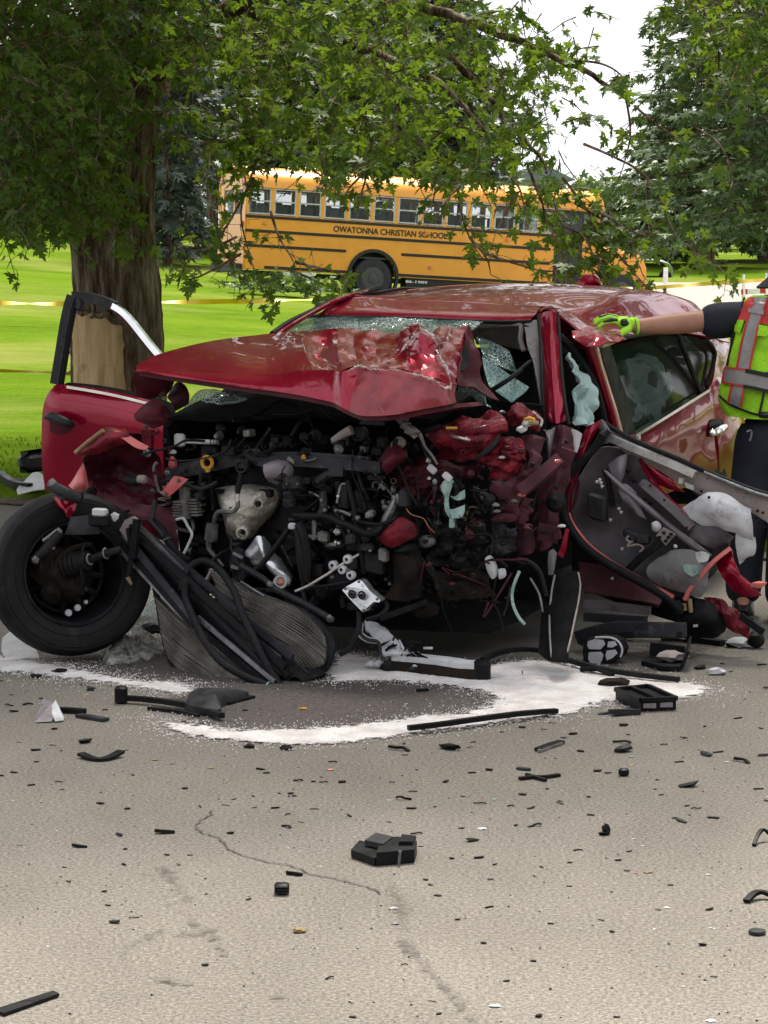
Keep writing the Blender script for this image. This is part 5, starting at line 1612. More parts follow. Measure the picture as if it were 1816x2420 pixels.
# support beam across the top
bm_ = catmull(qv('D 945 160 .22|1060 148 .21|1200 118 .20|1330 88 .20|1450 72 .20|E 60 92 .19|240 90 .17|420 100 .15|560 110 .13|730 128 .10'), 4)
beam = part(MB().strip(bm_, .05, .062, VD), 'support_beam', 'beam_metal', angle=30)
part(MB().strip([p + Vector((0, 0, .030)) - VD * .012 for p in bm_[2:-2]], .02, .010, VD), 'beam_flange', 'beam_metal', beam, angle=30)
for s_ in ('D 1045 150', 'D 1020 168', 'J 690 310', 'J 880 270', 'J 1010 290', 'E 510 95', 'E 470 120', 'E 680 110', 'E 700 85'):
    q = qv(s_, .15)[0]
    bolt(q - VD * .0, .011, -VD, 'black_plastic', beam, 'bolt_hole', .008)
slab('beam_clip', 'beam_metal', 'E 420 125|500 125|500 180|420 180', .10, .02); slab('beam_clip', 'black_plastic', 'E 605 75|660 75|665 165|610 165', .10, .03)
slab('beam_clip', 'lilac_metal', 'J 1085 330|1185 330|1180 385|1085 385', .16, .01); slab('beam_clip', 'black_plastic', 'J 570 330|655 340|655 420|570 410', .15, .02)
sheet('beam_end', 'pink_edge', 'J 195 350 .2|240 320 .18|285 370 .2/190 400 .2|240 410 .17|285 430 .2/200 430 .2|240 445 .18|280 450 .2', th=.006, sub=4, amp=.006)
sheet('beam_end', 'red_dull', 'E 700 100 .1|770 10 .14|850 30 .1/720 130 .08|790 70 .06|860 60 .1/750 165 .1|800 120 .1|840 90 .12', th=.008, sub=5, amp=.012)
# dark slot panel under the beam
slab('radiator_panel', 'black_plastic', 'J 660 470|1060 420|1260 420|1250 560|1080 560|880 520|670 590', .30, .03)
# heat shields
hs = part(MB().dome(qv('J 655 645 .22|760 620 .22|880 612 .22|1000 600 .22|1120 622 .23|1230 640 .24|1275 700 .24|1270 770 .24|1200 900 .22|1120 980 .21|1065 1040 .20|1000 1130 .20|930 1180 .20|860 1215 .20|800 1150 .2|760 1080 .2|735 960 .2|715 860 .2|690 770 .21'), -VD * .085, amp=.022, sc=9, steps=7, lip=.03), 'exhaust_shield', 'heat_shield')
part(MB().ring(qv('J 1085 790 .115')[0], -VD, .022, .006, 14, 6), 'shield_ring', 'heat_shield', hs); bolt(qv('J 1085 790 .12')[0], .014, -VD, 'black_plastic', hs)
part(MB().lathe(qv('J 935 1070 .145')[0], -VD + UD * .2, [(.036, 0), (.030, .02), (.018, .024), (.014, .012), (0, .010)], 14), 'shield_ring', 'heat_shield', hs); bolt(qv('J 935 1070 .13')[0], .012, -VD, 'black_plastic', hs)
part(MB().dome(qv('J 930 1290 .16|1000 1200 .14|1060 1110 .13|1120 1120 .13|1175 1185 .14|1235 1290 .15|1295 1345 .14|1340 1420 .13|1395 1500 .12|1380 1600 .11|1320 1560 .11|1240 1500 .12|1190 1430 .12|1150 1350 .12|1040 1395 .13|990 1320 .15'), -VD * .035, amp=.008, sc=12, steps=5), 'pipe_shield', 'bright_alloy')
part(MB().lathe(qv('J 1308 1565 .06')[0], (-VD + Vector((0, 0, .6))), [(.034, 0), (.036, .012), (.022, .016), (.016, .006), (0, .006)], 16), 'rubber_mount', ('white_plastic'))
bolt(qv('J 1308 1560 .045')[0], .018, (-VD + Vector((0, 0, .6))), 'copper', None, 'mount_core')
# alternator
ac = qv('J 390 770 .24')[0]
al = part(MB().lathe(ac, -VD - UD * .35, [(.085, -.10), (.098, -.09), (.098, .01), (.085, .03), (.05, .045), (0, .045)], 20), 'alternator', 'dark_metal')
for k in range(15):
    a = -1.9 + 3.9 * k / 14
    for rr in (.092,):
        d = UD * math.cos(a + 1.57) * 1 + Vector((0, 0, 1)) * math.sin(a + 1.57)
        part(MB().box(ac + d * rr - VD * .055, (.045, .05, .010), (d, VD, d.cross(VD)), 0, .003), 'cooling_fin', 'cast_alloy', al)
for z_ in range(6):
    part(MB().box(qv('J %f %f .12' % (295 + (z_ % 2) * 8, 770 + z_ * 27))[0], (.042, .05, .010), (UD, VD, Vector((0, 0, 1))), 0, .003), 'cooling_fin', 'cast_alloy', al)
    part(MB().box(qv('J %f %f .12' % (450 + z_ * 6, 750 + z_ * 30))[0], (.040, .05, .011), (UD, VD, Vector((0, 0, 1))), 0, .003), 'cooling_fin', 'cast_alloy', al)
part(MB().box(qv('J 370 770 .14')[0], (.055, .06, .19), (UD, VD, Vector((0, 0, 1))), 0, .02), 'housing', 'cast_alloy', al)
part(MB().rock(qv('J 500 710 .13')[0], .024, 5, amp=.1), 'terminal_cover', 'grey_plastic', al)
# pipes, hoses, rings
tube('coolant_pipe', 'white_plastic', 'J 170 172 .25|280 175 .24|420 180 .22|600 185 .2|690 185 .2', .0115, smooth=2)
part(MB().box(qv('J 312 168 .215')[0], (.052, .03, .062), (UD, VD, Vector((0, 0, 1))), 0, .008), 'pipe_clamp', 'white_plastic')
for x in (625, 655, 680): part(MB().ring(qv('J %d 185 .2' % x)[0], UD, .0125, .003, 12, 5), 'pipe_ring', 'steel')
tube('exhaust_sensor', 'cast_alloy', 'J 885 760 .10|878 820 .10|840 865 .10|780 872 .10|700 868 .11|665 905 .12|650 960 .13|640 1010 .14', .0105)
part(MB().tube(qv('J 880 690 .10|878 770 .10'), .011, 8), 'sensor_nut', 'bright_alloy')
tube('sensor_lead', 'rubber', 'J 915 470 .14|905 560 .12|885 640 .11|880 700 .10', [.010, .014, .014, .010])
part(MB().tube(qv('J 632 985 .14|628 1060 .14|620 1140 .15'), [.028, .030, .030], 14), 'catalyst_can', 'cast_alloy')
tube('catalyst_pipe', 'cast_alloy', 'J 605 1140 .15|598 1220 .15|625 1270 .14|680 1330 .12|740 1400 .1', [.014, .013, .011, .007, .005])
tube('bent_tube', 'white_plastic', 'J 258 952 .1|310 938 .1|352 938 .1|385 1000 .09|432 1085 .08|410 1160 .08|345 1295 .07', .0068, smooth=3)
tube('bent_tube', 'cast_alloy', 'J 90 385 .12|60 430 .12|72 520 .12|85 600 .12|112 675 .12', .008)
part(MB().ring(qv('J 580 388 .12')[0], -VD, .026, .009, 18, 6), 'dipstick_ring', 'orange_plastic')
part(MB().tube(qv('J 585 430 .12|590 480 .12'), [.016, .010], 8), 'dipstick_cap', 'orange_plastic')
tube('dipstick_tube', 'dark_metal', 'J 595 480 .14|620 620 .16|640 850 .18', .010)
part(MB().rock(qv('J 1530 335 .12')[0], .014, 8), 'yellow_cap', 'orange_plastic'); tube('wire', 'steel', 'J 1545 370 .12|1600 365 .11|1660 345 .1', .005)
slab('pink_bracket', 'pink_edge', 'J 132 675|255 520|330 530|390 555|300 640|205 722|160 715', .06, .01)
for s_ in ('J 175 690', 'J 300 560'): bolt(qv(s_, .058)[0], .009, -VD, 'steel')
tube('radiator_hose', 'rubber', 'J 40 960 .0|110 1010 -.02|165 1100 -.04|220 1200 -.06|300 1290 -.08|420 1350 -.1', .017)
part(MB().ring(qv('J 185 1140 -.045')[0], (qv('J 220 1200 0')[0] - qv('J 165 1100 0')[0]), .018, .004, 14, 5), 'hose_clamp', 'steel')
tube('coolant_hose', 'rubber', 'K -20 490 .06|100 500 .06|300 502 .05|430 560 .03|560 610 .02|680 665 .02|780 650 .04|850 590 .06', .0165)
tube('coolant_hose', 'rubber', 'K 560 535 .06|660 560 .05|800 580 .05|930 545 .05|985 505 .06', .009)
tube('coolant_hose', 'rubber', 'K 505 150 .10|530 250 .09|560 380 .08|585 560 .06|610 720 .05|640 880 .05|670 1060 .06', .011)
tube('coolant_hose', 'rubber', 'K 370 400 .07|410 500 .06|450 610 .05|490 720 .05|470 790 .06|330 810 .07', .011)
tube('coolant_hose', 'rubber', 'J 1450 1020 .03|1490 1120 .02|1510 1300 .0|1530 1450 .0|1550 1560 .0', [.020, .024, .026, .025, .022])
tube('coolant_hose', 'rubber', 'K 30 580 .02|70 680 .0|100 850 .0|110 1000 .0|95 1130 .0', .020)
tube('battery_cable', 'rubber', 'J 1400 1015 .05|1320 1120 .03|1230 1240 .0|1130 1370 -.02|1050 1440 -.03', .0125)
part(MB().box(qv('J 1418 1012 .02')[0], (.034, .03, .030), (UD, VD, Vector((0, 0, 1))), 0, .006), 'cable_plug', 'white_plastic')
tube('coolant_hose', 'grey_plastic', 'K 265 270 .10|270 350 .08|265 430 .07|240 490 .06', .018)
tube('hose', 'grey_plastic', 'K 210 170 .14|290 110 .14|370 60 .14', .022)
tube('rod', 'bare_metal', 'K -10 1235 -.04|120 1180 -.02|300 1070 0|480 950 .03|640 860 .05', .0055, smooth=1)
tube('rod', 'dark_metal', 'K 70 1210 .0|300 1180 .03|560 1130 .06', .008, smooth=1)
tube('wire', 'copper', 'K 1080 420 .10|1130 480 .10|1250 520 .12|1300 600 .12|1360 660 .14', .0025)
tube('wire', 'rubber', 'K 1180 520 .12|1200 600 .11|1190 660 .10', .006); tube('wire', 'rubber', 'K 1160 720 .14|1215 880 .13|1230 1080 .14|1225 1260 .15', .006)
for i, (s_, R0) in enumerate((('K 356 980', .0115), ('K 445 1022', .012), ('K 530 1078', .0135), ('K 498 922', .012))):
    q = qv(s_, .02)[0]
    w_ = part(MB().lathe(q, -VD - UD * .1, [(.020, -.02), (.020, .0), (.008, .003), (.008, -.01)], 14), 'rubber_bush', 'white_plastic')
    bolt(q - VD * -.006, .007, -VD, 'black_plastic', w_)
for s_, a_, b_, mt in (('J 1420 590 .08', .085, .06, 'grey_plastic'), ('K 140 640 .08', .10, .05, 'dark_metal'), ('K 160 700 .05', .06, .02, 'cast_alloy'), ('K 270 700 .06', .05, .05, 'cast_alloy'), ('K 545 720 .04', .05, .055, 'grey_plastic'), ('K 700 805 .05', .06, .04, 'grey_plastic'), ('K 1070 320 .10', .05, .085, 'grey_plastic'), ('K 480 300 .12', .06, .12, 'dark_metal'), ('K 740 640 .08', .03, .05, 'cast_alloy'), ('K 860 880 .06', .04, .06, 'cast_alloy'), ('K 620 340 .12', .04, .09, 'dark_metal'), ('K 730 480 .09', .04, .04, 'cast_alloy'), ('K 410 650 .04', .028, .028, 'white_plastic'), ('E 150 180 .1', .06, .04, 'grey_plastic'), ('K 190 620 .07', .02, .08, 'cast_alloy'), ('K 770 950 .07', .09, .1, 'dark_metal'), ('K 560 960 .06', .05, .06, 'dark_metal'), ('K 200 1040 .06', .07, .06, 'dark_metal'), ('K 430 1130 .08', .1, .08, 'dark_metal')):
    part(MB().box(qv(s_)[0], (a_, .05, b_), ((UD + Vector((0, 0, rc.uniform(-.3, .3)))).normalized(), VD, Vector((0, 0, 1))), 0, .01), 'fitting', mt)
part(MB().lathe(qv('J 1385 740 .07')[0], Vector((0, 0, 1)) - VD * .3, [(.030, -.03), (.030, .0), (.024, .004), (.024, .03), (.018, .034), (0, .034)], 14), 'filler_neck', 'grey_plastic')
for s_ in ('J 1365 600 .05', 'J 1475 595 .05'): bolt(qv(s_)[0], .008, -VD, 'steel')
part(MB().rock(qv('J 1270 470 .10')[0], .05, 4, (1.4, .6, 1), .35, sub=2), 'knock_cover', 'lilac_metal')
for k in range(14):
    bolt(qv('K %d %d .03' % (rc.uniform(100, 800), rc.uniform(250, 1150)))[0], rc.uniform(.006, .011), -VD, rc.choice(['steel', 'bright_alloy', 'cast_alloy']))
# square alloy plate hanging in front
pl = part(MB().prism(qv('K 452 1222 -.12|500 1185 -.12|615 1122 -.10|650 1135 -.10|720 1225 -.11|832 1320 -.12|812 1345 -.12|765 1335 -.12|690 1400 -.13|692 1425 -.13|655 1440 -.13|560 1345 -.13'), VD * .05), 'alloy_plate', 'bright_alloy', smooth=False, label='pale square alloy plate with two round bosses')
for s_ in ('K 548 1262', 'K 645 1272'):
    part(MB().ring(qv(s_, -.135)[0], -VD, .015, .004, 16, 6), 'boss', 'dark_metal', pl); bolt(qv(s_, -.13)[0], .008, -VD, 'dark_metal', pl)
for s_ in ('K 490 1210', 'K 620 1140', 'K 800 1310', 'K 665 1420'): bolt(qv(s_, -.132)[0], .006, -VD, 'steel', pl)
tube('hose', 'rubber', 'K 840 1330 -.06|890 1360 -.08|880 1420 -.1|800 1480 -.12|690 1510 -.12', .010)
tube('hose', 'rubber', 'E 590 940 -.1|590 1020 -.15|570 1080 -.18|530 1150 -.2|480 1180 -.22', .012); tube('hose', 'grey_plastic', 'E 600 1000 -.12|600 1060 -.14|640 1095 -.14|700 1110 -.14|710 1180 -.14', .008)
# red lump and rusty subframe leg
part(MB().dome(qv('K 800 710 .06|900 610 .05|1000 515 .06|1060 520 .06|1160 580 .06|1172 690 .06|1060 755 .05|980 800 .05|880 785 .05'), -VD * .03, amp=.014, sc=10), 'crushed_bracket', 'red_crushed')
part(MB().tube(qv('K 840 620 .10|900 500 .10|950 400 .11|970 330 .12'), [.018, .022, .018, .012], 8), 'bent_strut', 'steel')
sheet('subframe_leg', 'rust', 'K 960 830 .12|1060 860 .08|1190 800 .12/980 920 .12|1100 930 .07|1230 960 .12/1010 1080 .12|1120 1080 .07|1220 1080 .12/960 1200 .12|1080 1220 .08|1210 1240 .12/860 1290 .12|1040 1330 .08|1240 1290 .12', th=.02, sub=5, amp=.02, sc=9)
sheet('subframe_cap', 'dark_metal', 'K 970 820 .10|1080 780 .08|1170 790 .10/985 860 .08|1080 850 .05|1185 830 .08', th=.02, sub=3, amp=.006)
part(MB().bar(qv('K 840 1490 .1')[0], qv('K 1310 1325 .14')[0], .08, .025, (0, 0, 1)), 'crossmember', 'dark_metal')
part(MB().rock(qv('K 1250 1400 .15')[0], .05, 2, (1.3, .7, .9), .4, sub=2), 'rusty_lump', 'rust')
bolt(qv('K 1105 1122 .07')[0], .012, -VD, 'steel'); bolt(qv('L 205 1400 .40')[0], .011, -VD, 'steel'); 
sheet('torn_duct', 'grey_plastic', 'K 1230 900 .14|1280 980 .12|1340 990 .12/1240 1000 .14|1300 1030 .12|1370 1060 .12/1330 1000 .13|1370 1150 .12|1420 1280 .12', th=.008, sub=4, amp=.015)
part(MB().dome(qv('K 1195 740 .14|1240 690 .13|1310 690 .13|1355 740 .13|1330 790 .13|1250 815 .13|1200 790 .14'), -VD * .02, amp=.008, sc=20), 'dented_can', 'cast_alloy')
for s_ in ('L 440 1040 .36|400 1150 .36|370 1300 .36|345 1450 .36|335 1620 .36', 'L 450 1045 .36|410 1180 .35|375 1320 .35|370 1450 .35|375 1640 .35', 'L 440 1045 .36|480 1030 .36|560 1040 .36'):
    tube('root_fibre', 'straw', s_, .0035)
for i, (mt_, c_, e_) in enumerate((('red_dull', 'E 900 90 .26|1000 60 .28|1120 100 .3|1300 130 .34', 'E 700 260 .26|850 300 .24|1000 280 .24|1130 300 .3'), ('dark_metal', 'E 720 150 .3|800 180 .26|900 210 .28|1000 240 .3', 'E 700 420 .26|800 430 .2|900 420 .22|1020 440 .28'),
                                 ('black_plastic', 'E 900 430 .26|1000 400 .24|1150 420 .3|1300 440 .34', 'E 920 700 .2|1040 680 .18|1180 700 .24|1320 690 .3'), ('rust', 'E 960 680 .2|1080 720 .18|1200 700 .22|1330 730 .28', 'E 940 840 .22|1080 860 .2|1220 850 .24|1360 840 .3'), ('dark_metal', 'L 480 820 .24|560 860 .2|640 880 .24', 'L 560 1040 .24|640 1060 .2|720 1100 .26'),
                                 ('mauve_primer', 'L 920 960 .34|1000 940 .3|1080 960 .36', 'L 900 1250 .36|980 1240 .32|1060 1250 .38'), ('grey_plastic', 'L 740 1180 .24|820 1220 .2|880 1240 .26', 'L 700 1450 .28|800 1480 .24|880 1440 .3'))):
    r0, r1 = qv(c_), qv(e_)
    mid = [a.lerp(b, .5) + UD * rc.gauss(0, .02) - VD * .03 for a, b in zip(r0, r1)]
    part(MB().sheet([r0, mid, r1], th=.006, sub=8, amp=.045, sc=8, ridged=True, amp2=.010, sc2=26, ani=(.6, .6, 1.3)), 'crushed_sheet', mt_, angle=28)
for mt_, n_, sd_ in (('dark_metal', 60, 11), ('red_dull', 14, 12), ('mauve_primer', 8, 13), ('grey_plastic', 16, 14), ('steel', 5, 15), ('rust', 30, 16), ('black_plastic', 50, 17)):
    r_ = random.Random(sd_)                            # torn scraps and clips in the crushed wheel house
    mb = MB()
    for i in range(n_):
        x, y = r_.uniform(900, 1420), r_.uniform(150, 900)
        q = qv('E %f %f %f' % (x, y, r_.uniform(.08, .26)))[0]
        k = r_.random()
        if k < .5: mb.rock(q, r_.uniform(.005, .016), i, (r_.uniform(.6, 1.6), .6, r_.uniform(.4, 1.4)), .7)
        elif k < .75: mb.tube([q, q + rvec(.04), q + rvec(.07)], r_.uniform(.002, .006), 6, smooth=3)
        else: mb.prism([q, q + rvec(.018), q + rvec(.022)], VD * .006)
    part(mb, 'torn_scraps', mt_, kind='stuff', smooth=False)
# broken lamp hanging by its wires
sheet('lamp_shell', 'teal_plastic', 'L 200 830 .05|240 760 .06|300 780 .08/190 880 .03|215 900 .03|235 930 .04/215 930 .02|230 1000 .02|245 1060 .03/225 1050 .02|250 1120 .02|280 1150 .03', th=.012, sub=4, amp=.008)
sheet('lamp_shell', 'teal_plastic', 'L 310 900 .08|360 890 .09|412 860 .1/300 940 .07|360 950 .07|412 930 .09/270 930 .05|330 965 .06|410 950 .08', th=.006, sub=4, amp=.008)
sheet('lamp_shell', 'teal_plastic', 'L 250 1060 .03|300 1060 .05|410 1010 .08/260 1100 .02|320 1110 .04|400 1080 .07/290 1150 .02|340 1140 .04|380 1120 .06', th=.010, sub=4, amp=.010)
part(MB().box(qv('L 285 1185 .03')[0], (.022, .02, .045), (UD, VD, Vector((0, 0, 1))), 0, .004), 'lamp_plug', 'teal_plastic')
part(MB().lathe(qv('L 275 860 .07')[0], -VD, [(.035, -.04), (.035, 0), (.022, .01), (.02, -.02), (0, -.02)], 14), 'lamp_socket', 'black_plastic')
slab('lamp_bracket', 'dark_metal', 'L 260 740|310 750|410 830|360 880|290 830', .10, .01)
for s_ in ('L 90 660 .06', 'L 240 735 .05'): part(MB().box(qv(s_)[0], (.045, .02, .032), ((UD + Vector((0, 0, -.8))).normalized(), VD, (Vector((0, 0, 1)) + UD * .8).normalized()), 0, .006), 'wiring_plug', 'white_plastic')
for i in range(26):
    t = i / 25
    x, y = 20 + 180 * t + rc.gauss(0, 26), 480 + 560 * t + rc.gauss(0, 18)
    if rc.random() < .55: part(MB().rock(qv('L %f %f %f' % (x, y, .06 + rc.uniform(-.03, .04)))[0], rc.uniform(.005, .013), i, (1, .6, rc.uniform(.5, 1.6)), .5), 'wiring_clip', rc.choice(['white_plastic', 'steel', 'black_plastic', 'mauve_primer', 'grey_plastic']))
    else: tube('wire', rc.choice(['rubber', 'dark_metal']), 'L %f %f .08|%f %f .06|%f %f .08' % (x - 30, y - 50, x, y, x + 30 + rc.gauss(0, 20), y + 60), .004)
for s_ in ('B 850 960 .0', 'B 880 990 .0', 'B 900 1000 .02', 'B 840 930 .02'): part(MB().rock(qv(s_)[0], .022, rc.random() * 9, (1.3, .7, 1), .5), 'torn_bracket', 'cast_alloy')
tube('torn_cable', 'cast_alloy', 'B 780 900 .05|830 940 .02|880 980 .0|930 1010 .02|960 1080 .04|1000 1130 .06|1030 1180 .06', [.012, .014, .016, .010, .006, .006, .005])
part(MB().tube(qv('B 440 1045 .10|500 1010 .10|550 985 .10'), [.012, .018, .022], 8), 'torn_funnel', 'belt_trim')
part(MB().lathe(qv('B 585 1010 .12')[0], -VD, [(.030, -.05), (.032, 0), (.024, .008), (.020, -.01), (0, -.01)], 16), 'reservoir', 'grey_plastic')
slab('bay_strip', 'grey_plastic', 'B 600 935|730 945|725 962|590 955', .14, .02)

# --- crushed right front: fender, wheel house, hinge pillar
sheet('crushed_fender', 'red_crushed', 'L 10 300 .10|130 255 .12|250 225 .14|480 130 .22|740 92 .30/40 335 .06|170 310 .05|300 290 .08|520 235 .12|800 185 .24/90 370 .12|220 370 .10|340 370 .06|560 330 .10|820 270 .22/130 440 .22|260 450 .20|380 440 .14|580 400 .14|780 330 .24/140 535 .3|240 560 .26|360 560 .2|540 550 .2|740 385 .26', th=.006, sub=8, amp=.034, sc=12, ridged=True, amp2=.012, sc2=34, ani=(.4, .4, 1.5))
sheet('crushed_fender', 'red_crushed', 'L 825 90 .30|900 32 .32|990 45 .36|1080 95 .4|1165 180 .42/840 140 .26|920 110 .24|1010 140 .26|1090 180 .34|1150 240 .4/850 210 .3|930 240 .26|1000 240 .28|1060 260 .34|1120 290 .38', th=.006, sub=6, amp=.022, sc=9, ridged=True)
sheet('crushed_fender', 'red_crushed', 'L 540 520 .24|680 410 .22|800 350 .2|880 340 .2|985 430 .26/520 580 .22|660 500 .16|790 450 .14|890 430 .14|995 500 .22/600 610 .2|720 560 .14|830 520 .12|910 520 .14|985 590 .22/660 700 .2|760 650 .14|850 620 .12|920 610 .16|970 640 .22/650 760 .22|740 735 .18|810 710 .16|900 670 .2|940 650 .24', th=.006, sub=8, amp=.032, sc=13, ridged=True, amp2=.012, sc2=34, ani=(.5, .5, 1.4))
sheet('torn_strip', 'cast_alloy', 'L 270 320 .06|360 340 .05|470 380 .06/290 350 .05|370 365 .04|460 385 .05', th=.006, sub=4, amp=.006)
sheet('torn_strip', 'dark_metal', 'L 740 330 .12|640 430 .10|500 560 .12/760 350 .12|680 460 .09|540 575 .12', th=.006, sub=4, amp=.008)
tube('orange_strip', 'orange_plastic', 'L 225 255 .04|335 255 .06', .006, smooth=1)
tube('torn_edge', 'dark_metal', 'L -10 280 .08|80 260 .08|180 235 .10', [.012, .014, .010])
sheet('wheel_house', 'mauve_primer', 'L 970 335 .34|1080 330 .32|1175 370 .36/985 470 .32|1080 480 .28|1170 480 .33/980 610 .28|1080 620 .24|1160 620 .30/830 730 .24|960 720 .20|1130 700 .28/690 840 .22|830 830 .16|1000 790 .24/740 960 .22|840 950 .17|940 900 .24/700 1080 .22|820 1070 .18|920 1060 .24/655 1160 .24|780 1170 .22|900 1150 .26', th=.008, sub=6, amp=.036, sc=7, ridged=True, amp2=.006, sc2=24)
part(MB().strip(catmull(qv('L 950 880 .14|1060 800 .16|1180 700 .18|1330 575 .24'), 4), .05, .07, VD), 'bent_rail', 'mauve_primer', angle=30)
sheet('hinge_pillar', 'mauve_primer', 'L 1290 245 .62|1370 238 .56|1455 270 .64/1265 420 .60|1370 420 .52|1460 430 .62/1225 600 .56|1340 590 .48|1440 600 .58/1200 760 .54|1310 760 .46|1420 760 .56/1150 960 .54|1250 960 .46|1350 960 .56/1110 1200 .54|1210 1200 .48|1300 1200 .56/1090 1420 .54|1150 1465 .5|1240 1380 .56', th=.01, sub=6, amp=.03, sc=5, ridged=True, amp2=.005, sc2=22)
sheet('hinge_pillar', 'mauve_primer', 'L 930 1260 .4|1000 1200 .38|1070 1200 .42/930 1400 .42|1000 1380 .4|1090 1400 .44/960 1500 .44|1010 1480 .42|1060 1470 .46', th=.01, sub=4, amp=.02, sc=8)
sheet('pillar_tongue', 'lilac_metal', 'L 1180 275 .5|1230 280 .48|1290 250 .5/1215 300 .47|1240 380 .46|1260 400 .5/1225 420 .48|1235 500 .46|1245 600 .5', th=.006, sub=4, amp=.008)
for a_, b_ in (('L 1340 480 .46', 'L 1480 530 .5'), ('L 1340 560 .46', 'L 1450 600 .5'), ('L 1130 1230 .42', 'L 1340 1270 .46'), ('L 1130 1300 .42', 'L 1330 1345 .46')):
    part(MB().bar(qv(a_)[0], qv(b_)[0], .04, .018, VD), 'hinge_plate', 'mauve_primer')
part(MB().bar(qv('L 1310 1260 .44')[0], qv('L 1330 1345 .44')[0], .03, .02, VD), 'hinge_plate', 'mauve_primer')
part(MB().lathe(qv('L 1300 990 .40')[0], -VD, [(.04, -.03), (.044, 0), (.03, .02), (.02, .03), (0, .03)], 14), 'rubber_grommet', 'rubber')
for s_ in ('L 1175 1270 .41', 'L 1225 1280 .41', 'L 1310 840 .43', 'L 1080 610 .22', 'L 1410 390 .5'): bolt(qv(s_)[0], .010, -VD, 'dark_metal')
part(MB().dome(qv('L 655 1165 .2|700 1110 .18|790 1090 .18|880 1110 .18|890 1170 .2|780 1185 .2'), -VD * .03, amp=.012, sc=16), 'torn_mount', 'mauve_primer')
sheet('torn_mount', 'grey_plastic', 'L 500 850 .2|560 880 .18|610 900 .18/600 910 .16|640 930 .14|700 940 .16/600 1000 .18|650 1010 .16|690 1010 .18', th=.01, sub=4, amp=.014)
for i, (x, y, mt) in enumerate(((1050, 170, 'orange_plastic'), (1030, 200, 'white_plastic'), (1020, 215, 'white_plastic'), (1080, 205, 'straw'), (965, 265, 'white_plastic'), (780, 540, 'white_plastic'), (730, 1070, 'cast_alloy'), (715, 1010, 'cast_alloy'), (900, 970, 'cast_alloy'), (960, 470, 'mauve_primer'), (970, 910, 'pink_edge'), (1320, 580, 'pink_edge'), (1360, 1215, 'white_plastic'), (780, 100, 'steel'))):
    part(MB().rock(qv('L %d %d .12' % (x, y))[0] if y > 300 else qv('L %d %d .2' % (x, y))[0], .020 if i < 5 else .012, i, (1.5, .7, .7), .5), 'torn_bit', mt)
tube('torn_edge', 'bare_metal', 'L 1080 100 .36|1120 140 .38|1165 180 .4|1150 240 .38', .007)
slab('hanging_flange', 'red_paint', 'L 1400 1240|1430 1250|1400 1440|1370 1530|1320 1500|1360 1400', .42, .012)
sheet('door_corner', 'white_cloth', 'L 1460 270 .6|1510 280 .6|1560 310 .62/1465 370 .6|1500 380 .6|1535 400 .62/1480 480 .6|1495 490 .6|1510 500 .6', th=.006, sub=3, amp=.008)
for s_ in ('L 820 1520 .3|900 1440 .3|1000 1340 .34|1120 1230 .4', 'L 1085 1020 .28|1110 900 .3|1150 780 .3', 'L 900 1180 .24|935 1250 .26|950 1320 .3', 'L 1000 930 .3|1060 1010 .3|1090 1050 .32', 'L 820 1550 .28|920 1560 .28|1010 1600 .3', 'L 950 1620 .3|1010 1580 .3|1080 1600 .3|1140 1670 .3'):
    tube('wire', 'rubber', s_, .004)
for s_, r_, mt in (('E 1480 640 .2|1560 670 .2|1610 730 .2|1640 850 .2', .010, 'rubber'), ('E 1490 710 .15|1455 800 .12|1450 880 .1|1480 960 .1|1520 1010 .1', .007, 'teal_plastic'), ('E 1550 750 .15|1600 840 .15|1620 940 .15', .005, 'steel'), ('E 1360 750 .2|1340 870 .2|1380 960 .2|1400 1050 .2', .005, 'rubber'), ('E 1440 800 .2|1420 900 .2|1400 960 .2', .004, 'grey_plastic')):
    tube('dangling_wire', mt, s_, r_)
part(MB().dome(qv('E 1295 640 .2|1320 625 .2|1350 670 .2|1360 730 .2|1335 755 .2|1305 700 .2'), -VD * .012), 'foam_piece', 'white_cloth')
part(MB().dome(qv('E 1370 700 .2|1400 700 .2|1405 740 .2|1375 755 .2'), -VD * .012), 'foam_piece', 'white_cloth')
sheet('felt_flap', 'grey_cloth', 'F 430 720 .3|455 705 .3|475 730 .3/425 800 .3|445 800 .28|465 800 .3/430 850 .3|440 850 .3|455 850 .3', th=.008, sub=3, amp=.01)
# --- crumpled left front: inner fender
sheet('inner_fender', 'red_dull', 'A 465 1130 .02|560 1060 .0|660 1005 .05|760 1000 .12|860 1090 .2/470 1190 .06|580 1150 .14|690 1140 .2|790 1170 .22|900 1190 .24/480 1260 .1|590 1250 .2|700 1260 .22|800 1290 .22|930 1280 .25/490 1320 .08|600 1330 .14|710 1350 .16|820 1370 .18|960 1370 .25/510 1390 .06|620 1410 .1|740 1430 .12|850 1450 .14|990 1460 .25', th=.006, sub=6, amp=.028, sc=6, ridged=True, amp2=.006, sc2=20)
sheet('fender_flap', 'red_crushed', 'A 425 1112 -.02|500 1050 -.02|590 985 .0|700 975 .04/440 1125 -.04|520 1085 -.06|610 1030 -.06|720 1010 .0/480 1130 -.02|560 1110 -.03|660 1070 -.02|740 1050 .02', th=.006, sub=5, amp=.014, sc=9)
tube('torn_edge', 'straw', 'A 424 1115 -.045|470 1075 -.045|520 1035 -.045|582 990 -.04', .010)
sheet('fender_strip', 'pink_edge', 'A 600 985 .0|690 1000 .0|780 1050 .0|835 1080 .02/605 1005 -.02|680 1030 -.03|760 1085 -.02|815 1100 .0', th=.005, sub=4, amp=.006)
sheet('fender_shard', 'red_dull', 'A 760 900 .2|830 830 .25|900 820 .28|985 900 .3/765 935 .18|850 920 .2|920 920 .22|990 945 .28/860 968 .2|900 970 .22|940 965 .24|975 960 .28', th=.006, sub=5, amp=.02)
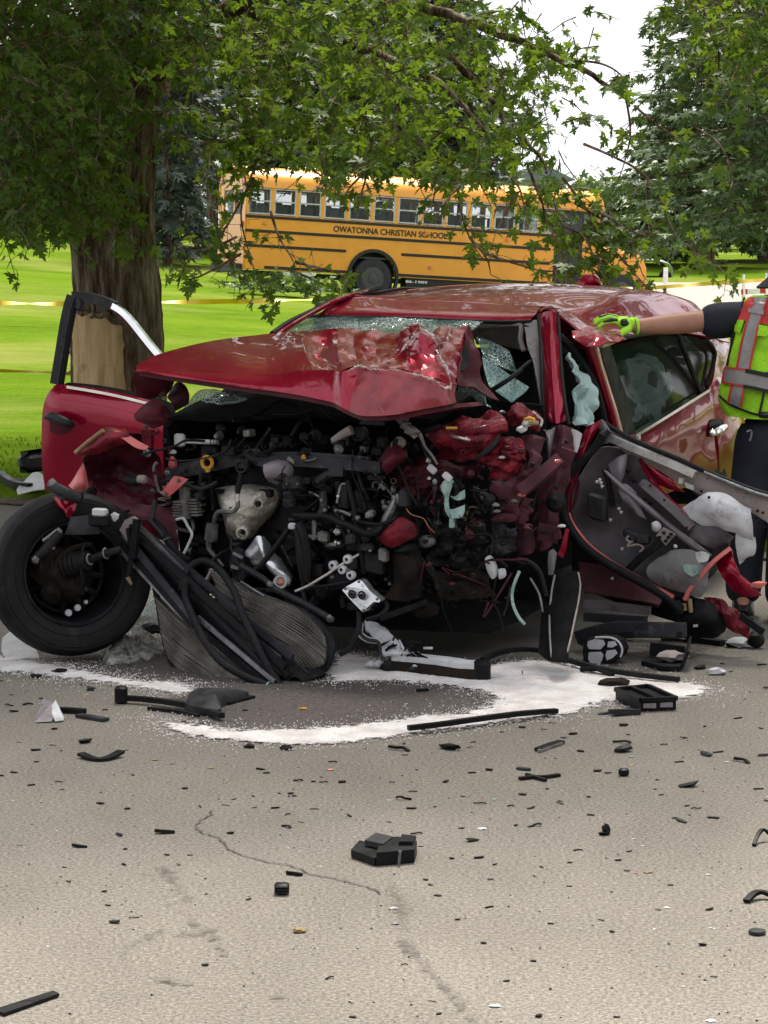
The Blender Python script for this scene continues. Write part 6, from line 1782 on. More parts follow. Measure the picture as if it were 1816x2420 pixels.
sheet('fender_shard', 'mauve_primer', 'A 935 800 .3|1000 725 .32|1040 740 .32/960 840 .26|1010 800 .26|1060 790 .3/985 890 .3|1020 870 .3|1060 840 .32', th=.006, sub=5, amp=.018)
sheet('hood_corner', 'red_dull', 'A 748 650 .1|820 668 .1|900 690 .12|985 690 .2/755 720 .14|830 740 .16|900 760 .2|960 750 .28/770 800 .18|820 805 .2|870 805 .24|930 800 .3', th=.006, sub=4, amp=.012)
slab('red_bracket', 'red_crushed', 'A 790 985|850 990|845 1090|800 1080', .1, .03)
sheet('fender_tip', 'pink_edge', 'A 385 1300 .0|430 1230 -.02|468 1170 .0/410 1320 -.02|450 1280 -.04|485 1240 .0/420 1330 .0|460 1325 -.02|495 1315 .0', th=.005, sub=5, amp=.01)
sheet('fender_tip', 'red_paint', 'A 302 1355 -.44|350 1380 -.45|432 1395 -.40/315 1410 -.45|360 1430 -.47|420 1440 -.42/350 1440 -.46|380 1460 -.47|405 1482 -.44', th=.005, sub=5, amp=.012)
sheet('lower_fender', 'mauve_primer', 'A 590 1340 .08|700 1390 .06|830 1420 .06|975 1420 .14/600 1400 .04|720 1450 .0|850 1480 .0|985 1500 .1/700 1480 .06|800 1530 .04|900 1560 .04|1000 1600 .1/840 1560 .1|900 1600 .1|950 1630 .1|1005 1680 .12', th=.006, sub=5, amp=.018, sc=8, ridged=True)
sheet('torn_strip', 'red_paint', 'A 800 1500 -.02|850 1530 -.03|885 1560 -.02/815 1530 -.02|850 1560 -.03|875 1580 -.02', th=.005, sub=3, amp=.008)
part(MB().tube(qv('A 285 1290 -.46|330 1320 -.48|380 1345 -.48|440 1375 -.44'), [.022, .026, .026, .022], 10, smooth=3), 'strut_end', 'grey_plastic')
part(MB().tube(qv('A 430 1368 -.44|470 1350 -.25|520 1330 .0'), [.016, .020, .022], 8, smooth=3), 'strut_arm', 'dark_metal')
part(MB().tube(qv('A 590 1500 -.48|640 1480 -.3|720 1440 -.05'), .008, 6, smooth=3), 'connector_cable', 'rubber')
part(MB().rock(qv('A 295 1285 -.48')[0], .022, 6), 'strut_cap', 'cast_alloy')
sheet('splash_plate', 'grey_plastic', 'A 395 1475 -.46|450 1470 -.46|520 1465 -.42/380 1530 -.48|450 1540 -.48|550 1520 -.44/362 1572 -.48|450 1575 -.48|560 1568 -.44', th=.006, sub=3, amp=.006)
cn = part(MB().box(qv('A 560 1490 -.50')[0], (.098, .05, .060), (UD, VD, Vector((0, 0, 1))), 0, .010), 'connector_box', 'black_plastic')
part(MB().box(qv('A 562 1448 -.51')[0], (.064, .04, .034), (UD, VD, Vector((0, 0, 1))), 0, .006), 'connector_lid', 'white_plastic', cn)
part(MB().rock(qv('A 642 1472 -.46')[0], .020, 4, (1.2, .8, 1), .3), 'connector_plug', 'white_plastic')
part(MB().tube(qv('A 720 1265 .05|760 1275 .03|800 1270 .02'), [.028, .024, .018], 10), 'bump_stop', 'black_plastic'); part(MB().lathe(qv('A 810 1265 .02')[0], UD, [(.02, -.03), (.022, 0), (.016, .01), (0, .01)], 12), 'bump_cap', 'belt_trim')
tube('brake_line', 'grey_plastic', 'A 870 1380 .0|860 1460 -.02|850 1500 -.04|900 1560 -.05|930 1610 -.05', .010)
for i in range(16):
    x, y = rc.uniform(760, 1000), rc.uniform(960, 1400)
    part(MB().rock(qv('A %f %f .05' % (x, y))[0], rc.uniform(.008, .02), i, (1.2, .7, rc.uniform(.5, 1.3)), .5), 'torn_bit', rc.choice(['black_plastic', 'steel', 'grey_plastic', 'red_dull', 'dark_metal']))

# --- the torn off front wheel, turned so that its inner side shows
wc = cv(*px('D', 392, 725), -.34)
wax = (Vector((0, -1, 0)) + Vector((.40, 0, .10))).normalized()
tyre_p = [(.222, .075), (.235, .088), (.26, .100), (.30, .108), (.335, .104), (.352, .085), (.360, .06), (.363, .03), (.363, .028), (.355, .026), (.355, .020), (.363, .018), (.364, -.018), (.355, -.020), (.355, -.026), (.363, -.028), (.360, -.06), (.352, -.085), (.335, -.104), (.27, -.10), (.222, -.08), (.222, .075)]
ty = part(MB().lathe(wc, wax, tyre_p, 56), 'tyre', 'tyre', angle=25, label='worn black tyre of the torn off front wheel')
for rr, h in ((.318, .1085), (.268, .1035)):
    part(MB().ring(wc + wax * h, wax, rr, .0025, 48, 5), 'sidewall_rib', 'tyre', ty)
rim_ = part(MB().lathe(wc, wax, [(.232, .080), (.226, .088), (.216, .082), (.208, .05), (.202, .0), (.196, -.06), (.192, -.125)], 44, cap=False), 'rim', 'dark_metal', ty)
part(MB().lathe(wc, wax, [(.196, -.12), (.19, -.128), (.1, -.13), (0, -.13)], 32), 'rim_back', 'felt', rim_)  # closed disc, coloured black to stand in for deep shade inside the wheel
part(MB().ring(wc + wax * .084, wax, .224, .006, 48, 6), 'rim_lip', 'dark_metal', ty)
mb = MB()
for k in range(12):
    a = 2 * math.pi * k / 12 + .2
    x_ = wax.orthogonal().normalized(); y_ = wax.cross(x_)
    d_ = x_ * math.cos(a) + y_ * math.sin(a)
    mb.bar(wc + d_ * .075 - wax * .095, wc + d_ * .186 - wax * .082, .03, .03, wax, 0, .008)
mb.ring(wc - wax * .09, wax, .17, .012, 36, 6)
part(mb, 'wheel_spokes', 'dark_metal', rim_)
part(MB().box(wc + wax * -.01 + Vector((-.11, -.02, .06)), (.07, .09, .15), None, 0, .02).box(wc + wax * .02 + Vector((-.12, -.04, .05)), (.04, .06, .09), None, 0, .012), 'brake_caliper', 'dark_metal')
disc = part(MB().lathe(wc + wax * -.085, wax, [(.125, -.01), (.125, .012), (.07, .012), (.06, .05), (0, .05)], 32), 'brake_disc', 'rust')
hx = wax.orthogonal().normalized(); hy = wax.cross(hx)
def wp(s_, h):                                        # photo point on a plane across the wheel
    d = ray(*px('D', *[float(q) for q in s_.split()]))
    o = wc + wax * h
    return EYEV + d * ((o - EYEV).dot(wax) / d.dot(wax))
boot = []
b0, b1 = wp('330 690', .03), wp('500 650', .16)
part(MB().tube(linear([b0, b1], 16), [(.066 - .0016 * i) * (1 + (.10 if i % 2 else -.06)) for i in range(17)], 20), 'drive_boot', 'rubber', angle=70)
part(MB().tube([b1, wp('600 610', .2), wp('680 590', .24)], [.020, .018, .016], 10), 'drive_shaft', 'dark_metal')
for s_, h in (('505 645', .175), ('595 612', .2)): part(MB().ring(wp(s_, h), b1 - b0, .022, .005, 14, 5), 'boot_clamp', 'cast_alloy')
part(MB().tube([wp('190 655', .10), wp('260 590', .12), wp('340 495', .14)], [.022, .026, .020], 10), 'tie_rod', 'dark_metal')
for s_ in ('200 650', '292 575', '330 492'): part(MB().rock(wp(s_, .13), .018, len(s_), amp=.3), 'ball_joint', 'cast_alloy')
part(MB().tube([wp('240 540', .12), wp('270 520', .12), wp('320 480', .13)], .007, 6), 'wire', 'belt_trim')
part(MB().tube([wp('470 560', .14), wp('455 680', .16), wp('465 770', .14), wp('440 820', .12)], .008, 6, smooth=4), 'brake_hose', 'rubber')
kn = MB().rock(wp('330 720', .02), .10, 3, (1.1, .8, 1.2), .5, sub=2).rock(wp('290 830', .04), .05, 7, amp=.4, sub=2).rock(wp('400 800', .04), .06, 9, amp=.5, sub=2)
part(kn, 'steering_knuckle', 'rust')
part(MB().tube([wp('310 740', .08), wp('330 640', .09), wp('420 580', .1), wp('520 560', .12)], [.014, .016, .014, .012], 8, smooth=3), 'control_arm', 'rust')
part(MB().tube([wp('720 470', .16), wp('745 600', .18), wp('720 740', .18)], [.012, .014, .010], 8), 'stabiliser_link', 'black_plastic')
part(MB().tube([wp('715 745', .18), wp('738 785', .18)], [.010, .006], 8), 'link_bolt', 'straw')
for s_, r_ in (('385 945', .017), ('436 916', .016), ('482 884', .010)):
    part(MB().lathe(wp(s_, .035), wax, [(r_, 0), (r_ * .8, .008), (0, .009)], 12), 'hole_daylight', 'white_plastic', rim_)  # white discs stand in for daylight showing through the rim holes
bolt(wp('285 820', .10), .020, wax, 'rust'); bolt(wp('480 810', .05), .016, wax, 'dark_metal')

# --- torn out bumper bar, radiator and condenser leaning on the road
def rail(name, mat, a, b, w_, h_, parent=None, up=None):
    return part(MB().strip(linear(qv(a + '|' + b), 8), w_, h_, up or VD), name, mat, parent, angle=30)
core = sheet('bumper_bar', 'black_plastic', 'D 735 470 -.16|990 705 -.24|1280 985 -.36|1575 1290 -.48/760 515 -.20|1005 760 -.28|1290 1040 -.40|1560 1320 -.52/745 560 -.20|990 810 -.28|1270 1090 -.40|1530 1345 -.52/720 590 -.16|960 840 -.24|1240 1120 -.36|1490 1365 -.48', th=.012, sub=4, amp=.002)
for a, b, mt, w_, h_ in (('D 765 455 -.2', 'D 1640 1195 -.44', 'beam_metal', .03, .016), ('D 735 480 -.24', 'D 1600 1250 -.5', 'black_plastic', .03, .018), ('D 690 500 -.24', 'D 1090 985 -.40', 'beam_metal', .03, .014),
                         ('D 655 520 -.22', 'D 1060 985 -.38', 'black_plastic', .03, .020), ('D 640 545 -.22', 'D 1030 960 -.36', 'steel', .03, .012), ('D 1060 985 -.38', 'D 1500 1350 -.54', 'black_plastic', .03, .018), ('D 1110 970 -.40', 'D 1540 1330 -.54', 'steel', .02, .012), ('D 790 470 -.22', 'D 1040 720 -.30', 'steel', .02, .006)):
    rail('bumper_rail', mt, a, b, w_, h_)
slab('bumper_end', 'belt_trim', 'D 700 425|740 405|775 440|760 560|710 540|670 480', -.26, .03)
bolt(qv('D 740 460 -.28')[0], .012, -VD, 'black_plastic')
part(MB().bar(qv('D 770 420 -.28')[0], qv('D 745 640 -.30')[0], .03, .024, VD), 'hanging_strap', 'black_plastic')
sheet('radiator', 'radiator_fins', 'D 885 850 -.22|1000 960 -.28|1130 1080 -.34|1280 1210 -.42|1440 1340 -.48/905 950 -.26|1000 1050 -.32|1120 1150 -.38|1260 1260 -.45|1420 1370 -.50/925 1080 -.30|1000 1150 -.36|1110 1230 -.42|1240 1310 -.47|1400 1390 -.50/960 1190 -.32|1030 1260 -.38|1120 1330 -.44|1240 1370 -.48|1380 1400 -.5', th=.03, sub=5, amp=.008, sc=5)
def fins(s_, n, r, lift):
    R_ = rows(s_)
    nc_ = max(len(q) for q in R_)
    cols = [catmull([R_[i][j] for i in range(len(R_))], 16) for j in range(nc_)]
    mb = MB()
    for k in range(n):
        t = (k + .5) / n * (len(cols[0]) - 1)
        i = min(len(cols[0]) - 2, int(t))
        mb.tube(catmull([c[i].lerp(c[i + 1], t - i) + lift + rvec(.0015) for c in cols], 5), r, 4)
    part(mb, 'fin_rows', 'fin_metal', kind='stuff')
worn('fin_metal', (.11, .098, .085), (.26, .235, .21), (.5, .7), 9, .3, 0)
fins('D 885 850 -.22|1000 960 -.28|1130 1080 -.34|1280 1210 -.42|1440 1340 -.48/905 950 -.26|1000 1050 -.32|1120 1150 -.38|1260 1260 -.45|1420 1370 -.50/925 1080 -.30|1000 1150 -.36|1110 1230 -.42|1240 1310 -.47|1400 1390 -.50/960 1190 -.32|1030 1260 -.38|1120 1330 -.44|1240 1370 -.48|1380 1400 -.5', 24, .0026, -VD * .026)
fins('D 1190 690 -.08|1370 800 -.12|E 60 850 -.14|190 900 -.17|330 975 -.2|415 1075 -.24/D 1215 760 -.12|1370 870 -.16|E 50 920 -.20|170 990 -.22|300 1070 -.25|420 1170 -.28/D 1235 830 -.14|1370 940 -.18|E 40 990 -.22|150 1060 -.26|270 1130 -.29|385 1240 -.32/D 1250 900 -.14|1370 1010 -.18|E 30 1060 -.22|130 1120 -.26|210 1180 -.3|260 1270 -.33', 22, .0026, -VD * .028)
tube('radiator_tank', 'black_plastic', 'D 870 800 -.2|890 900 -.24|915 1050 -.28|955 1200 -.32|1030 1290 -.38|1110 1330 -.43', .014)
tube('radiator_tank', 'steel', 'D 970 1195 -.35|1060 1270 -.4|1130 1325 -.45', .006)
sheet('condenser', 'radiator_fins', 'D 1190 690 -.08|1370 800 -.12|E 60 850 -.14|190 900 -.17|330 975 -.2|415 1075 -.24/D 1215 760 -.12|1370 870 -.16|E 50 920 -.20|170 990 -.22|300 1070 -.25|420 1170 -.28/D 1235 830 -.14|1370 940 -.18|E 40 990 -.22|150 1060 -.26|270 1130 -.29|385 1240 -.32/D 1250 900 -.14|1370 1010 -.18|E 30 1060 -.22|130 1120 -.26|210 1180 -.3|260 1270 -.33', th=.03, sub=5, amp=.012, sc=5)
tube('condenser_edge', 'black_plastic', 'E 180 890 -.15|300 950 -.18|400 1040 -.22|435 1130 -.26|420 1220 -.29|380 1262 -.31|250 1285 -.34', .018)
tube('condenser_pipe', 'grey_plastic', 'D 1350 680 -.12|1480 755 -.14|E 130 815 -.16|280 890 -.17|445 985 -.2', .014, smooth=2)
tube('condenser_pipe', 'steel', 'E -70 770 -.15|0 815 -.16|60 850 -.16', .006, smooth=1)
part(MB().rock(qv('E 425 978 -.22')[0], .018, 2), 'pipe_end', 'cast_alloy'); part(MB().rock(qv('E 90 785 -.2')[0], .016, 3), 'pipe_end', 'steel')
sheet('latch_support', 'black_plastic', 'J 870 1220 -.02|930 1240 -.02|960 1300 -.02/830 1340 -.04|880 1380 -.06|930 1380 -.04/850 1480 -.06|900 1520 -.08|940 1500 -.06/870 1600 -.08|900 1620 -.1|930 1600 -.08', th=.02, sub=4, amp=.016, sc=12)
slab('latch_plate', 'lilac_metal', 'J 835 1265|930 1310|920 1335|830 1285', -.08, .01); slab('latch_plate', 'lilac_metal', 'J 815 1390|880 1415|880 1440|810 1420', -.1, .01)
part(MB().bar(qv('J 560 1580 -.12')[0], qv('J 630 1440 -.06')[0], .012, .02, VD), 'stay', 'belt_trim')
rail('bumper_rail', 'black_plastic', 'E -60 990 -.30', 'E 190 1180 -.36', .03, .024); rail('bumper_rail', 'grey_plastic', 'E 170 1180 -.36', 'E 300 1300 -.42', .03, .020)
rail('bumper_rail', 'black_plastic', 'E -120 1020 -.34', 'E 180 1330 -.46', .03, .03)
sheet('lower_mount', 'black_plastic', 'E 200 1260 -.4|300 1270 -.36|400 1290 -.34/210 1330 -.44|300 1340 -.42|400 1310 -.36', th=.03, sub=4, amp=.012)
part(MB().lathe(qv('E 240 1340 -.46')[0], -VD, [(.05, -.05), (.05, 0), (.03, .012), (.02, -.02), (0, -.02)], 16), 'rubber_mount', 'rubber')
wr = [q for q in qv('J 330 1640 -.34|345 1550 -.33|370 1470 -.30|440 1390 -.27|540 1350 -.26|640 1385 -.27|740 1480 -.30|810 1590 -.33|D 1325 850 -.37|1360 950 -.41|1420 1080 -.46|1490 1220 -.50|1580 1370 -.53')]
part(MB().tube(wr, .0165, 10, smooth=6, rib=.05), 'corrugated_hose', 'rubber', angle=70)
wr = [q for q in qv('D 1040 780 -.36|1040 860 -.38|1075 950 -.42|1120 1050 -.46|1180 1150 -.51|1260 1235 -.55|1370 1300 -.56|1480 1345 -.56|1600 1390 -.55|E 300 1435 -.54|420 1440 -.50|560 1420 -.44|690 1385 -.38')]
part(MB().tube(wr, [.0165] * 10 + [.014, .012, .008], 10, smooth=6, rib=.05), 'corrugated_hose', 'rubber', angle=70)
for s_ in ('D 1505 1360 -.57', 'E 318 1430 -.55'): part(MB().ring(qv(s_)[0], UD, .019, .004, 12, 5), 'hose_band', 'teal_plastic')
for i, (x, y) in enumerate(((1110, 1300), (1130, 1340), (1120, 1360), (1160, 1310))): part(MB().rock(qv('D %d %d -.47' % (x, y))[0], .012, i, (1.4, .7, .8), .5), 'torn_bit', rc.choice(['white_plastic', 'teal_plastic', 'grey_plastic']))
part(MB().bar(qv('D 1120 1350 -.47')[0], qv('D 1430 1380 -.52')[0], .03, .012, VD), 'bumper_rail', 'grey_plastic')

# --- driver's door, torn open and skinned, right of the pillar
DV = .98
ddoor = sheet('front_door', 'door_inner', 'F 700 150 1.02|760 130 1.02|880 160 1.02|935 200 1.02|1010 310 1.02/640 240 1.0|740 270 1.04|850 330 1.05|960 380 1.04|1130 470 1.02/575 360 .98|700 420 1.03|850 500 1.06|1020 550 1.06|1290 570 1.02/560 520 .97|680 570 1.02|860 650 1.06|1080 680 1.06|1440 660 1.0/640 660 .96|760 730 1.0|930 800 1.04|1120 820 1.04|1400 730 1.0/780 770 .96|900 840 .98|1010 890 1.0|1130 900 1.0|1300 840 .99/1040 920 .96|1080 945 .97|1120 960 .97|1170 970 .97|1220 960 .97', th=.010, sub=6, amp=.022, sc=6, label='skinned driver door torn open on the right, its inner frame showing')
part(MB().tube(qv('F 735 60 .90|690 130 .90|625 205 .88|560 275 .87|522 345 .86|508 420 .86|518 510 .86|552 590 .86|625 685 .86|740 775 .86|900 865 .87|1050 950 .88|1140 1020 .89|1165 1065 .90'), .021, 10, smooth=6), 'door_seal', 'rubber', ddoor)
part(MB().tube(qv('F 770 40 .92|720 110 .92|650 185 .91|600 245 .90|570 300 .90'), .014, 8, smooth=4), 'door_seal', 'grey_plastic', ddoor)
part(MB().strip(catmull(qv('F 535 500 .88|570 580 .875|650 680 .87|760 768 .87|900 850 .875|1030 922 .88|1130 976 .885'), 6), .016, .022, VD), 'door_flange', 'pink_edge', ddoor, angle=30)
part(MB().strip(catmull(qv('F 560 300 .885|545 380 .882|537 440 .88|535 500 .88'), 5), .018, .022, VD), 'door_flange', 'red_crushed', ddoor, angle=30)
sheet('door_flange', 'red_paint', 'F 640 30 .92|690 0 .92|730 -20 .94/610 130 .90|640 110 .88|665 100 .91/580 230 .90|600 220 .87|622 210 .90/555 310 .89|565 305 .87|580 300 .89/545 390 .89|552 390 .87|562 390 .89', parent=ddoor, th=.008, sub=5, amp=.008, sc=16)
sheet('door_flange', 'red_dull', 'F 590 290 .92|605 330 .92/575 400 .91|592 410 .91/555 480 .90|565 490 .90', parent=ddoor, th=.008, sub=4, amp=.006)
part(MB().strip(catmull(qv('F 1195 990 .90|1225 930 .90|1275 870 .90|1350 780 .91|1450 700 .94'), 5), .018, .026, VD), 'door_flange', 'pink_edge', ddoor, angle=30)
part(MB().tube(qv('F 1180 985 .92|1215 920 .92|1260 850 .92|1340 760 .93|1440 690 .95'), .012, 8, smooth=4), 'door_seal', 'rubber', ddoor)
part(MB().tube(qv('F 1150 1000 .9|1180 1030 .9|1165 1065 .9'), .016, 8), 'door_corner', 'rubber', ddoor)
tube('impact_bar', 'lilac_metal', 'F 742 265 .95|850 365 .95|980 470 .95|1120 590 .96|1250 690 .97|1335 752 .98', [.006, .013, .014, .015, .017, .016], parent=ddoor, smooth=3)
part(MB().strip(linear(qv('F 955 330 .96|1060 420 .95|1150 500 .95|1235 585 .95'), 4), .03, .052, VD), 'inner_beam', 'lilac_metal', ddoor, angle=30)
for s_ in ('F 1205 585', 'F 1000 350', 'F 1080 430'): bolt(qv(s_, .93)[0], .006, -VD, 'dark_metal', ddoor)
part(MB().strip(linear(qv('F 875 825 .93|940 760 .92|1070 655 .92'), 3), .03, .05, VD), 'window_rail', 'black_plastic', ddoor, angle=30)
lk = slab('lock_plate', 'belt_trim', 'F 1030 630|1070 585|1140 625|1085 685', .90, .015, parent=ddoor)
for s_ in ('F 1050 640', 'F 1075 615', 'F 1100 640', 'F 1085 660', 'F 1115 622'): part(MB().box(qv(s_, .895)[0], (.014, .01, .012), (UD, VD, Vector((0, 0, 1)))), 'lock_hole', 'rust', lk, smooth=False)
part(MB().dome(qv('F 1005 560 .9|1030 550 .9|1055 580 .9|1040 610 .9|1010 600 .9'), -VD * .015, amp=.004), 'lock_cover', 'white_plastic', ddoor)
mb = MB().box(qv('F 915 635 .93')[0], (.11, .06, .05), ((UD + Vector((0, 0, -.3))).normalized(), VD, Vector((0, 0, 1))), 0, .012).box(qv('F 960 650 .92')[0], (.06, .06, .05), (UD, VD, Vector((0, 0, 1))), 0, .012)
part(mb, 'window_motor', 'grey_plastic', ddoor)
for s_ in ('F 900 660 .9|870 690 .9|930 680 .9|960 700 .9|940 720 .9', 'F 880 630 .9|865 650 .9|890 670 .9'): tube('wire', 'belt_trim', s_, .005, parent=ddoor)
part(MB().box(qv('F 705 470 .94')[0], (.09, .06, .12), ((UD + Vector((0, 0, -.2))).normalized(), VD, Vector((0, 0, 1))), 0, .012), 'door_check', 'grey_plastic', ddoor)
part(MB().strip(linear(qv('F 745 260 .96|770 360 .96|790 470 .96'), 2), .02, .022, VD), 'stay', 'black_plastic', ddoor)
for s_ in ('F 700 330', 'F 722 335', 'F 728 355', 'F 715 318', 'F 775 542', 'F 822 480', 'F 835 500', 'F 785 870', 'F 840 705', 'F 1140 690'): part(MB().rock(qv(s_, .91)[0], .008 if len(s_) % 2 else .010, len(s_), amp=.3), 'clip', 'white_plastic', ddoor)
for s_ in ('F 875 270', 'F 910 325', 'F 965 430', 'F 1000 450'): part(MB().dome([qv(s_, .985)[0] + UD * .014 * math.cos(a) + Vector((0, 0, .009 * math.sin(a))) for a in (0, 1, 2, 3, 4, 5)], -VD * .003, lip=.003), 'panel_hole', 'black_plastic', ddoor)
sheet('inner_skin', 'lilac_metal', 'F 765 230 .98|820 190 .97|870 170 .98/780 280 .96|830 260 .95|860 230 .98/800 330 .98|830 330 .97|850 290 .98', parent=ddoor, th=.006, sub=4, amp=.010)
sheet('inner_skin', 'lilac_metal', 'F 820 360 .98|860 340 .97|920 390 .98/850 420 .96|890 430 .95|940 470 .97/900 470 .98|930 510 .97|980 540 .98', parent=ddoor, th=.006, sub=4, amp=.012)
sheet('wavy_sheet', 'door_inner', 'F 1250 560 .96|1340 570 .95|1470 640 .96/1230 600 .95|1330 630 .93|1440 670 .95/1220 640 .96|1310 680 .94|1400 700 .96', parent=ddoor, th=.006, sub=6, amp=.022, sc=10)
sheet('vapour_barrier', 'grey_cloth', 'F 1075 755 .93|1160 715 .92|1250 720 .92|1330 790 .93/1000 800 .92|1110 810 .88|1220 820 .87|1325 860 .91/995 850 .92|1100 880 .88|1210 900 .88|1320 920 .9/1050 910 .92|1130 940 .9|1220 960 .9|1280 970 .91', parent=ddoor, th=.008, sub=5, amp=.018, sc=8)
slab('teal_mark', 'teal_plastic', 'F 1180 795|1200 790|1262 800|1268 840|1235 862|1190 835', .855, .006, parent=ddoor)
sheet('white_panel', 'white_cloth', 'F 1255 725 .91|1300 720 .91|1330 740 .92/1260 780 .9|1300 780 .9|1320 770 .91', parent=ddoor, th=.006, sub=3, amp=.006)
# belt line of the door: black lip, silver bar, trim board
BV = 1.0
part(MB().tube(qv('C 748 950 1.0|800 985 1.0|900 1040 1.0|1000 1085 1.0|1150 1145 1.0|1300 1215 1.0|1450 1275 1.0|1580 1325 1.0|1700 1360 1.0'), .011, 8, smooth=4), 'belt_seal', 'rubber', ddoor)
part(MB().tube(qv('C 1300 1225 .985|1450 1287 .985|1580 1337 .985|1700 1372 .985'), .008, 8, smooth=4), 'belt_strip', 'steel', ddoor)
sheet('belt_board', 'belt_trim', 'C 760 970 1.02|900 1045 1.02|1050 1110 1.02|1250 1195 1.02|1450 1285 1.02|1720 1370 1.02/780 1030 1.01|920 1110 1.01|1080 1190 1.01|1260 1280 1.01|1460 1360 1.01|1720 1440 1.01/860 1110 1.02|960 1160 1.02|1100 1240 1.02|1280 1345 1.02|1560 1440 1.02|1700 1540 1.02', parent=ddoor, th=.012, sub=5, amp=.006, sc=9)
part(MB().strip(catmull(qv('C 775 1030 .97|900 1085 .965|1020 1135 .965|1130 1182 .965|1250 1236 .965'), 4), .03, .046, VD), 'belt_reinforcement', 'bright_alloy', ddoor, angle=30)
slab('belt_clip', 'white_plastic', 'C 1190 1280|1240 1300|1240 1325|1200 1310', .97, .012, parent=ddoor)
slab('belt_clip', 'white_plastic', 'C 1160 1255|1185 1260|1180 1290|1155 1285', .97, .012, parent=ddoor)
sheet('torn_bracket', 'steel', 'C 700 960 .96|735 935 .96|760 990 .96/740 1020 .94|775 1000 .94|800 1030 .96/720 1070 .96|760 1060 .95|800 1060 .96', parent=ddoor, th=.008, sub=4, amp=.012)
for s_ in ('C 1285 1330', 'C 1600 1440', 'C 1630 1450', 'C 1610 1500', 'C 1590 1480', 'C 1640 1530'): part(MB().rock(qv(s_, .985)[0], .008, 3), 'clip', 'black_plastic', ddoor)
sheet('door_skin', 'red_paint', 'C 935 1150 1.03|1000 1180 1.03|1060 1215 1.03|1120 1255 1.03/970 1220 1.03|1030 1240 1.02|1090 1270 1.02|1150 1300 1.03/1010 1290 1.04|1060 1300 1.03|1110 1320 1.03|1190 1335 1.04', parent=ddoor, th=.006, sub=4, amp=.008)
tube('torn_edge', 'red_paint', 'F 940 200 1.0|1000 310 .99|1080 400 .99|1160 475 .99|1255 560 .98', .009, parent=ddoor)
sheet('seat_cushion', 'white_cloth', 'C 1190 1425 .97|1260 1375 .95|1340 1338 .95|1450 1370 .95|1560 1428 .95/1230 1475 .95|1290 1440 .92|1370 1420 .90|1460 1440 .91|1570 1500 .94/1290 1525 .95|1350 1510 .93|1420 1500 .92|1490 1530 .93|1575 1565 .95/1330 1540 .97|1400 1545 .95|1460 1560 .95|1510 1570 .96|1575 1620 .97', parent=ddoor, th=.012, sub=5, amp=.020, sc=8)
sheet('hanging_cloth', 'white_cloth', 'F 1480 600 .97|1530 620 .96|1588 640 .97/1480 680 .97|1540 690 .95|1590 690 .97/1490 730 .97|1530 740 .96|1580 735 .97/1500 790 .98|1520 770 .98|1530 740 .98', parent=ddoor, th=.008, sub=4, amp=.012)
sheet('dark_backing', 'felt', 'C 1090 1345 1.12|1200 1310 1.12|1280 1360 1.12/1150 1400 1.12|1230 1400 1.12|1290 1390 1.12', parent=ddoor, th=.02, sub=3)
for i, (x, y) in enumerate(((1328, 1365), (1410, 1388), (1450, 1470))): part(MB().dome([qv('C %d %d .915' % (x, y))[0] + UD * .007 * math.cos(a) + Vector((0, 0, .007 * math.sin(a))) for a in (0, 1, 2, 3, 4, 5)], -VD * .003, lip=.003), 'cloth_hole', 'black_plastic', ddoor)
sheet('door_skin', 'red_paint', 'F 1375 790 .98|1415 740 .98|1455 710 .98/1400 850 .96|1450 800 .95|1490 830 .97/1450 910 .97|1510 880 .95|1560 900 .97/1520 960 .98|1570 970 .97|1625 965 .98', parent=ddoor, th=.006, sub=5, amp=.015, sc=9, label='torn red lower corner of the driver door')
sheet('door_skin', 'red_crushed', 'F 1300 975 .95|1390 985 .93|1460 1030 .95|1550 1110 .97/1330 1030 .94|1410 1060 .92|1480 1100 .94|1555 1150 .97/1400 1120 .96|1450 1150 .95|1500 1180 .95|1550 1208 .97', parent=ddoor, th=.006, sub=5, amp=.022, sc=9, ridged=True)
sheet('door_base', 'black_plastic', 'F 1170 1010 .95|1260 985 .93|1340 1000 .93|1430 1050 .95/1160 1090 .95|1250 1080 .90|1350 1090 .90|1430 1110 .95/1180 1190 .97|1260 1205 .95|1350 1195 .95|1410 1160 .97', parent=ddoor, th=.02, sub=5, amp=.025, sc=9)
for s_ in ('F 1190 1010 .9|1195 1050 .9', 'F 1220 985 .9|1228 1060 .9'): tube('door_pin', 'straw', s_, .010, smooth=1, parent=ddoor)
slab('door_tag', 'white_plastic', 'F 1240 1130|1265 1128|1265 1142|1240 1144', .89, .004, parent=ddoor)
part(MB().rock(qv('F 1605 905 .95')[0], .026, 5, (1.5, .8, .8), .4), 'torn_bit', 'pink_edge', ddoor)
part(MB().bar(qv('F 1505 1080 .9')[0], qv('F 1630 1170 .85')[0], .03, .02, VD), 'bent_strap', 'black_plastic', ddoor)
# sills below the door
for s_, w_, h_, mt in (('F 600 1200 .75|700 1170 .72|820 1150 .70|1000 1155 .70|1200 1158 .72', .06, .05, 'beam_metal'), ('F 600 1180 .76|820 1130 .73|1200 1140 .74', .02, .016, 'lilac_metal'), ('F 630 1010 1.1|800 1030 1.1|1000 1052 1.1', .04, .026, 'lilac_metal'), ('F 630 1085 1.0|800 1095 1.0|980 1105 1.0', .04, .03, 'beam_metal'), ('F 610 1230 .7|760 1200 .68|900 1185 .68|1180 1185 .7', .03, .016, 'dark_metal')):
    part(MB().strip(catmull(qv(s_), 4), w_, h_, VD), 'sill', mt, angle=30)
sheet('floor_edge', 'mauve_primer', 'F 600 780 1.15|750 800 1.15|900 880 1.15|1060 960 1.15/620 900 1.12|760 920 1.12|900 950 1.12|1060 1000 1.12/630 950 1.1|760 970 1.1|900 990 1.1|1040 1020 1.1', th=.02, sub=4, amp=.012)
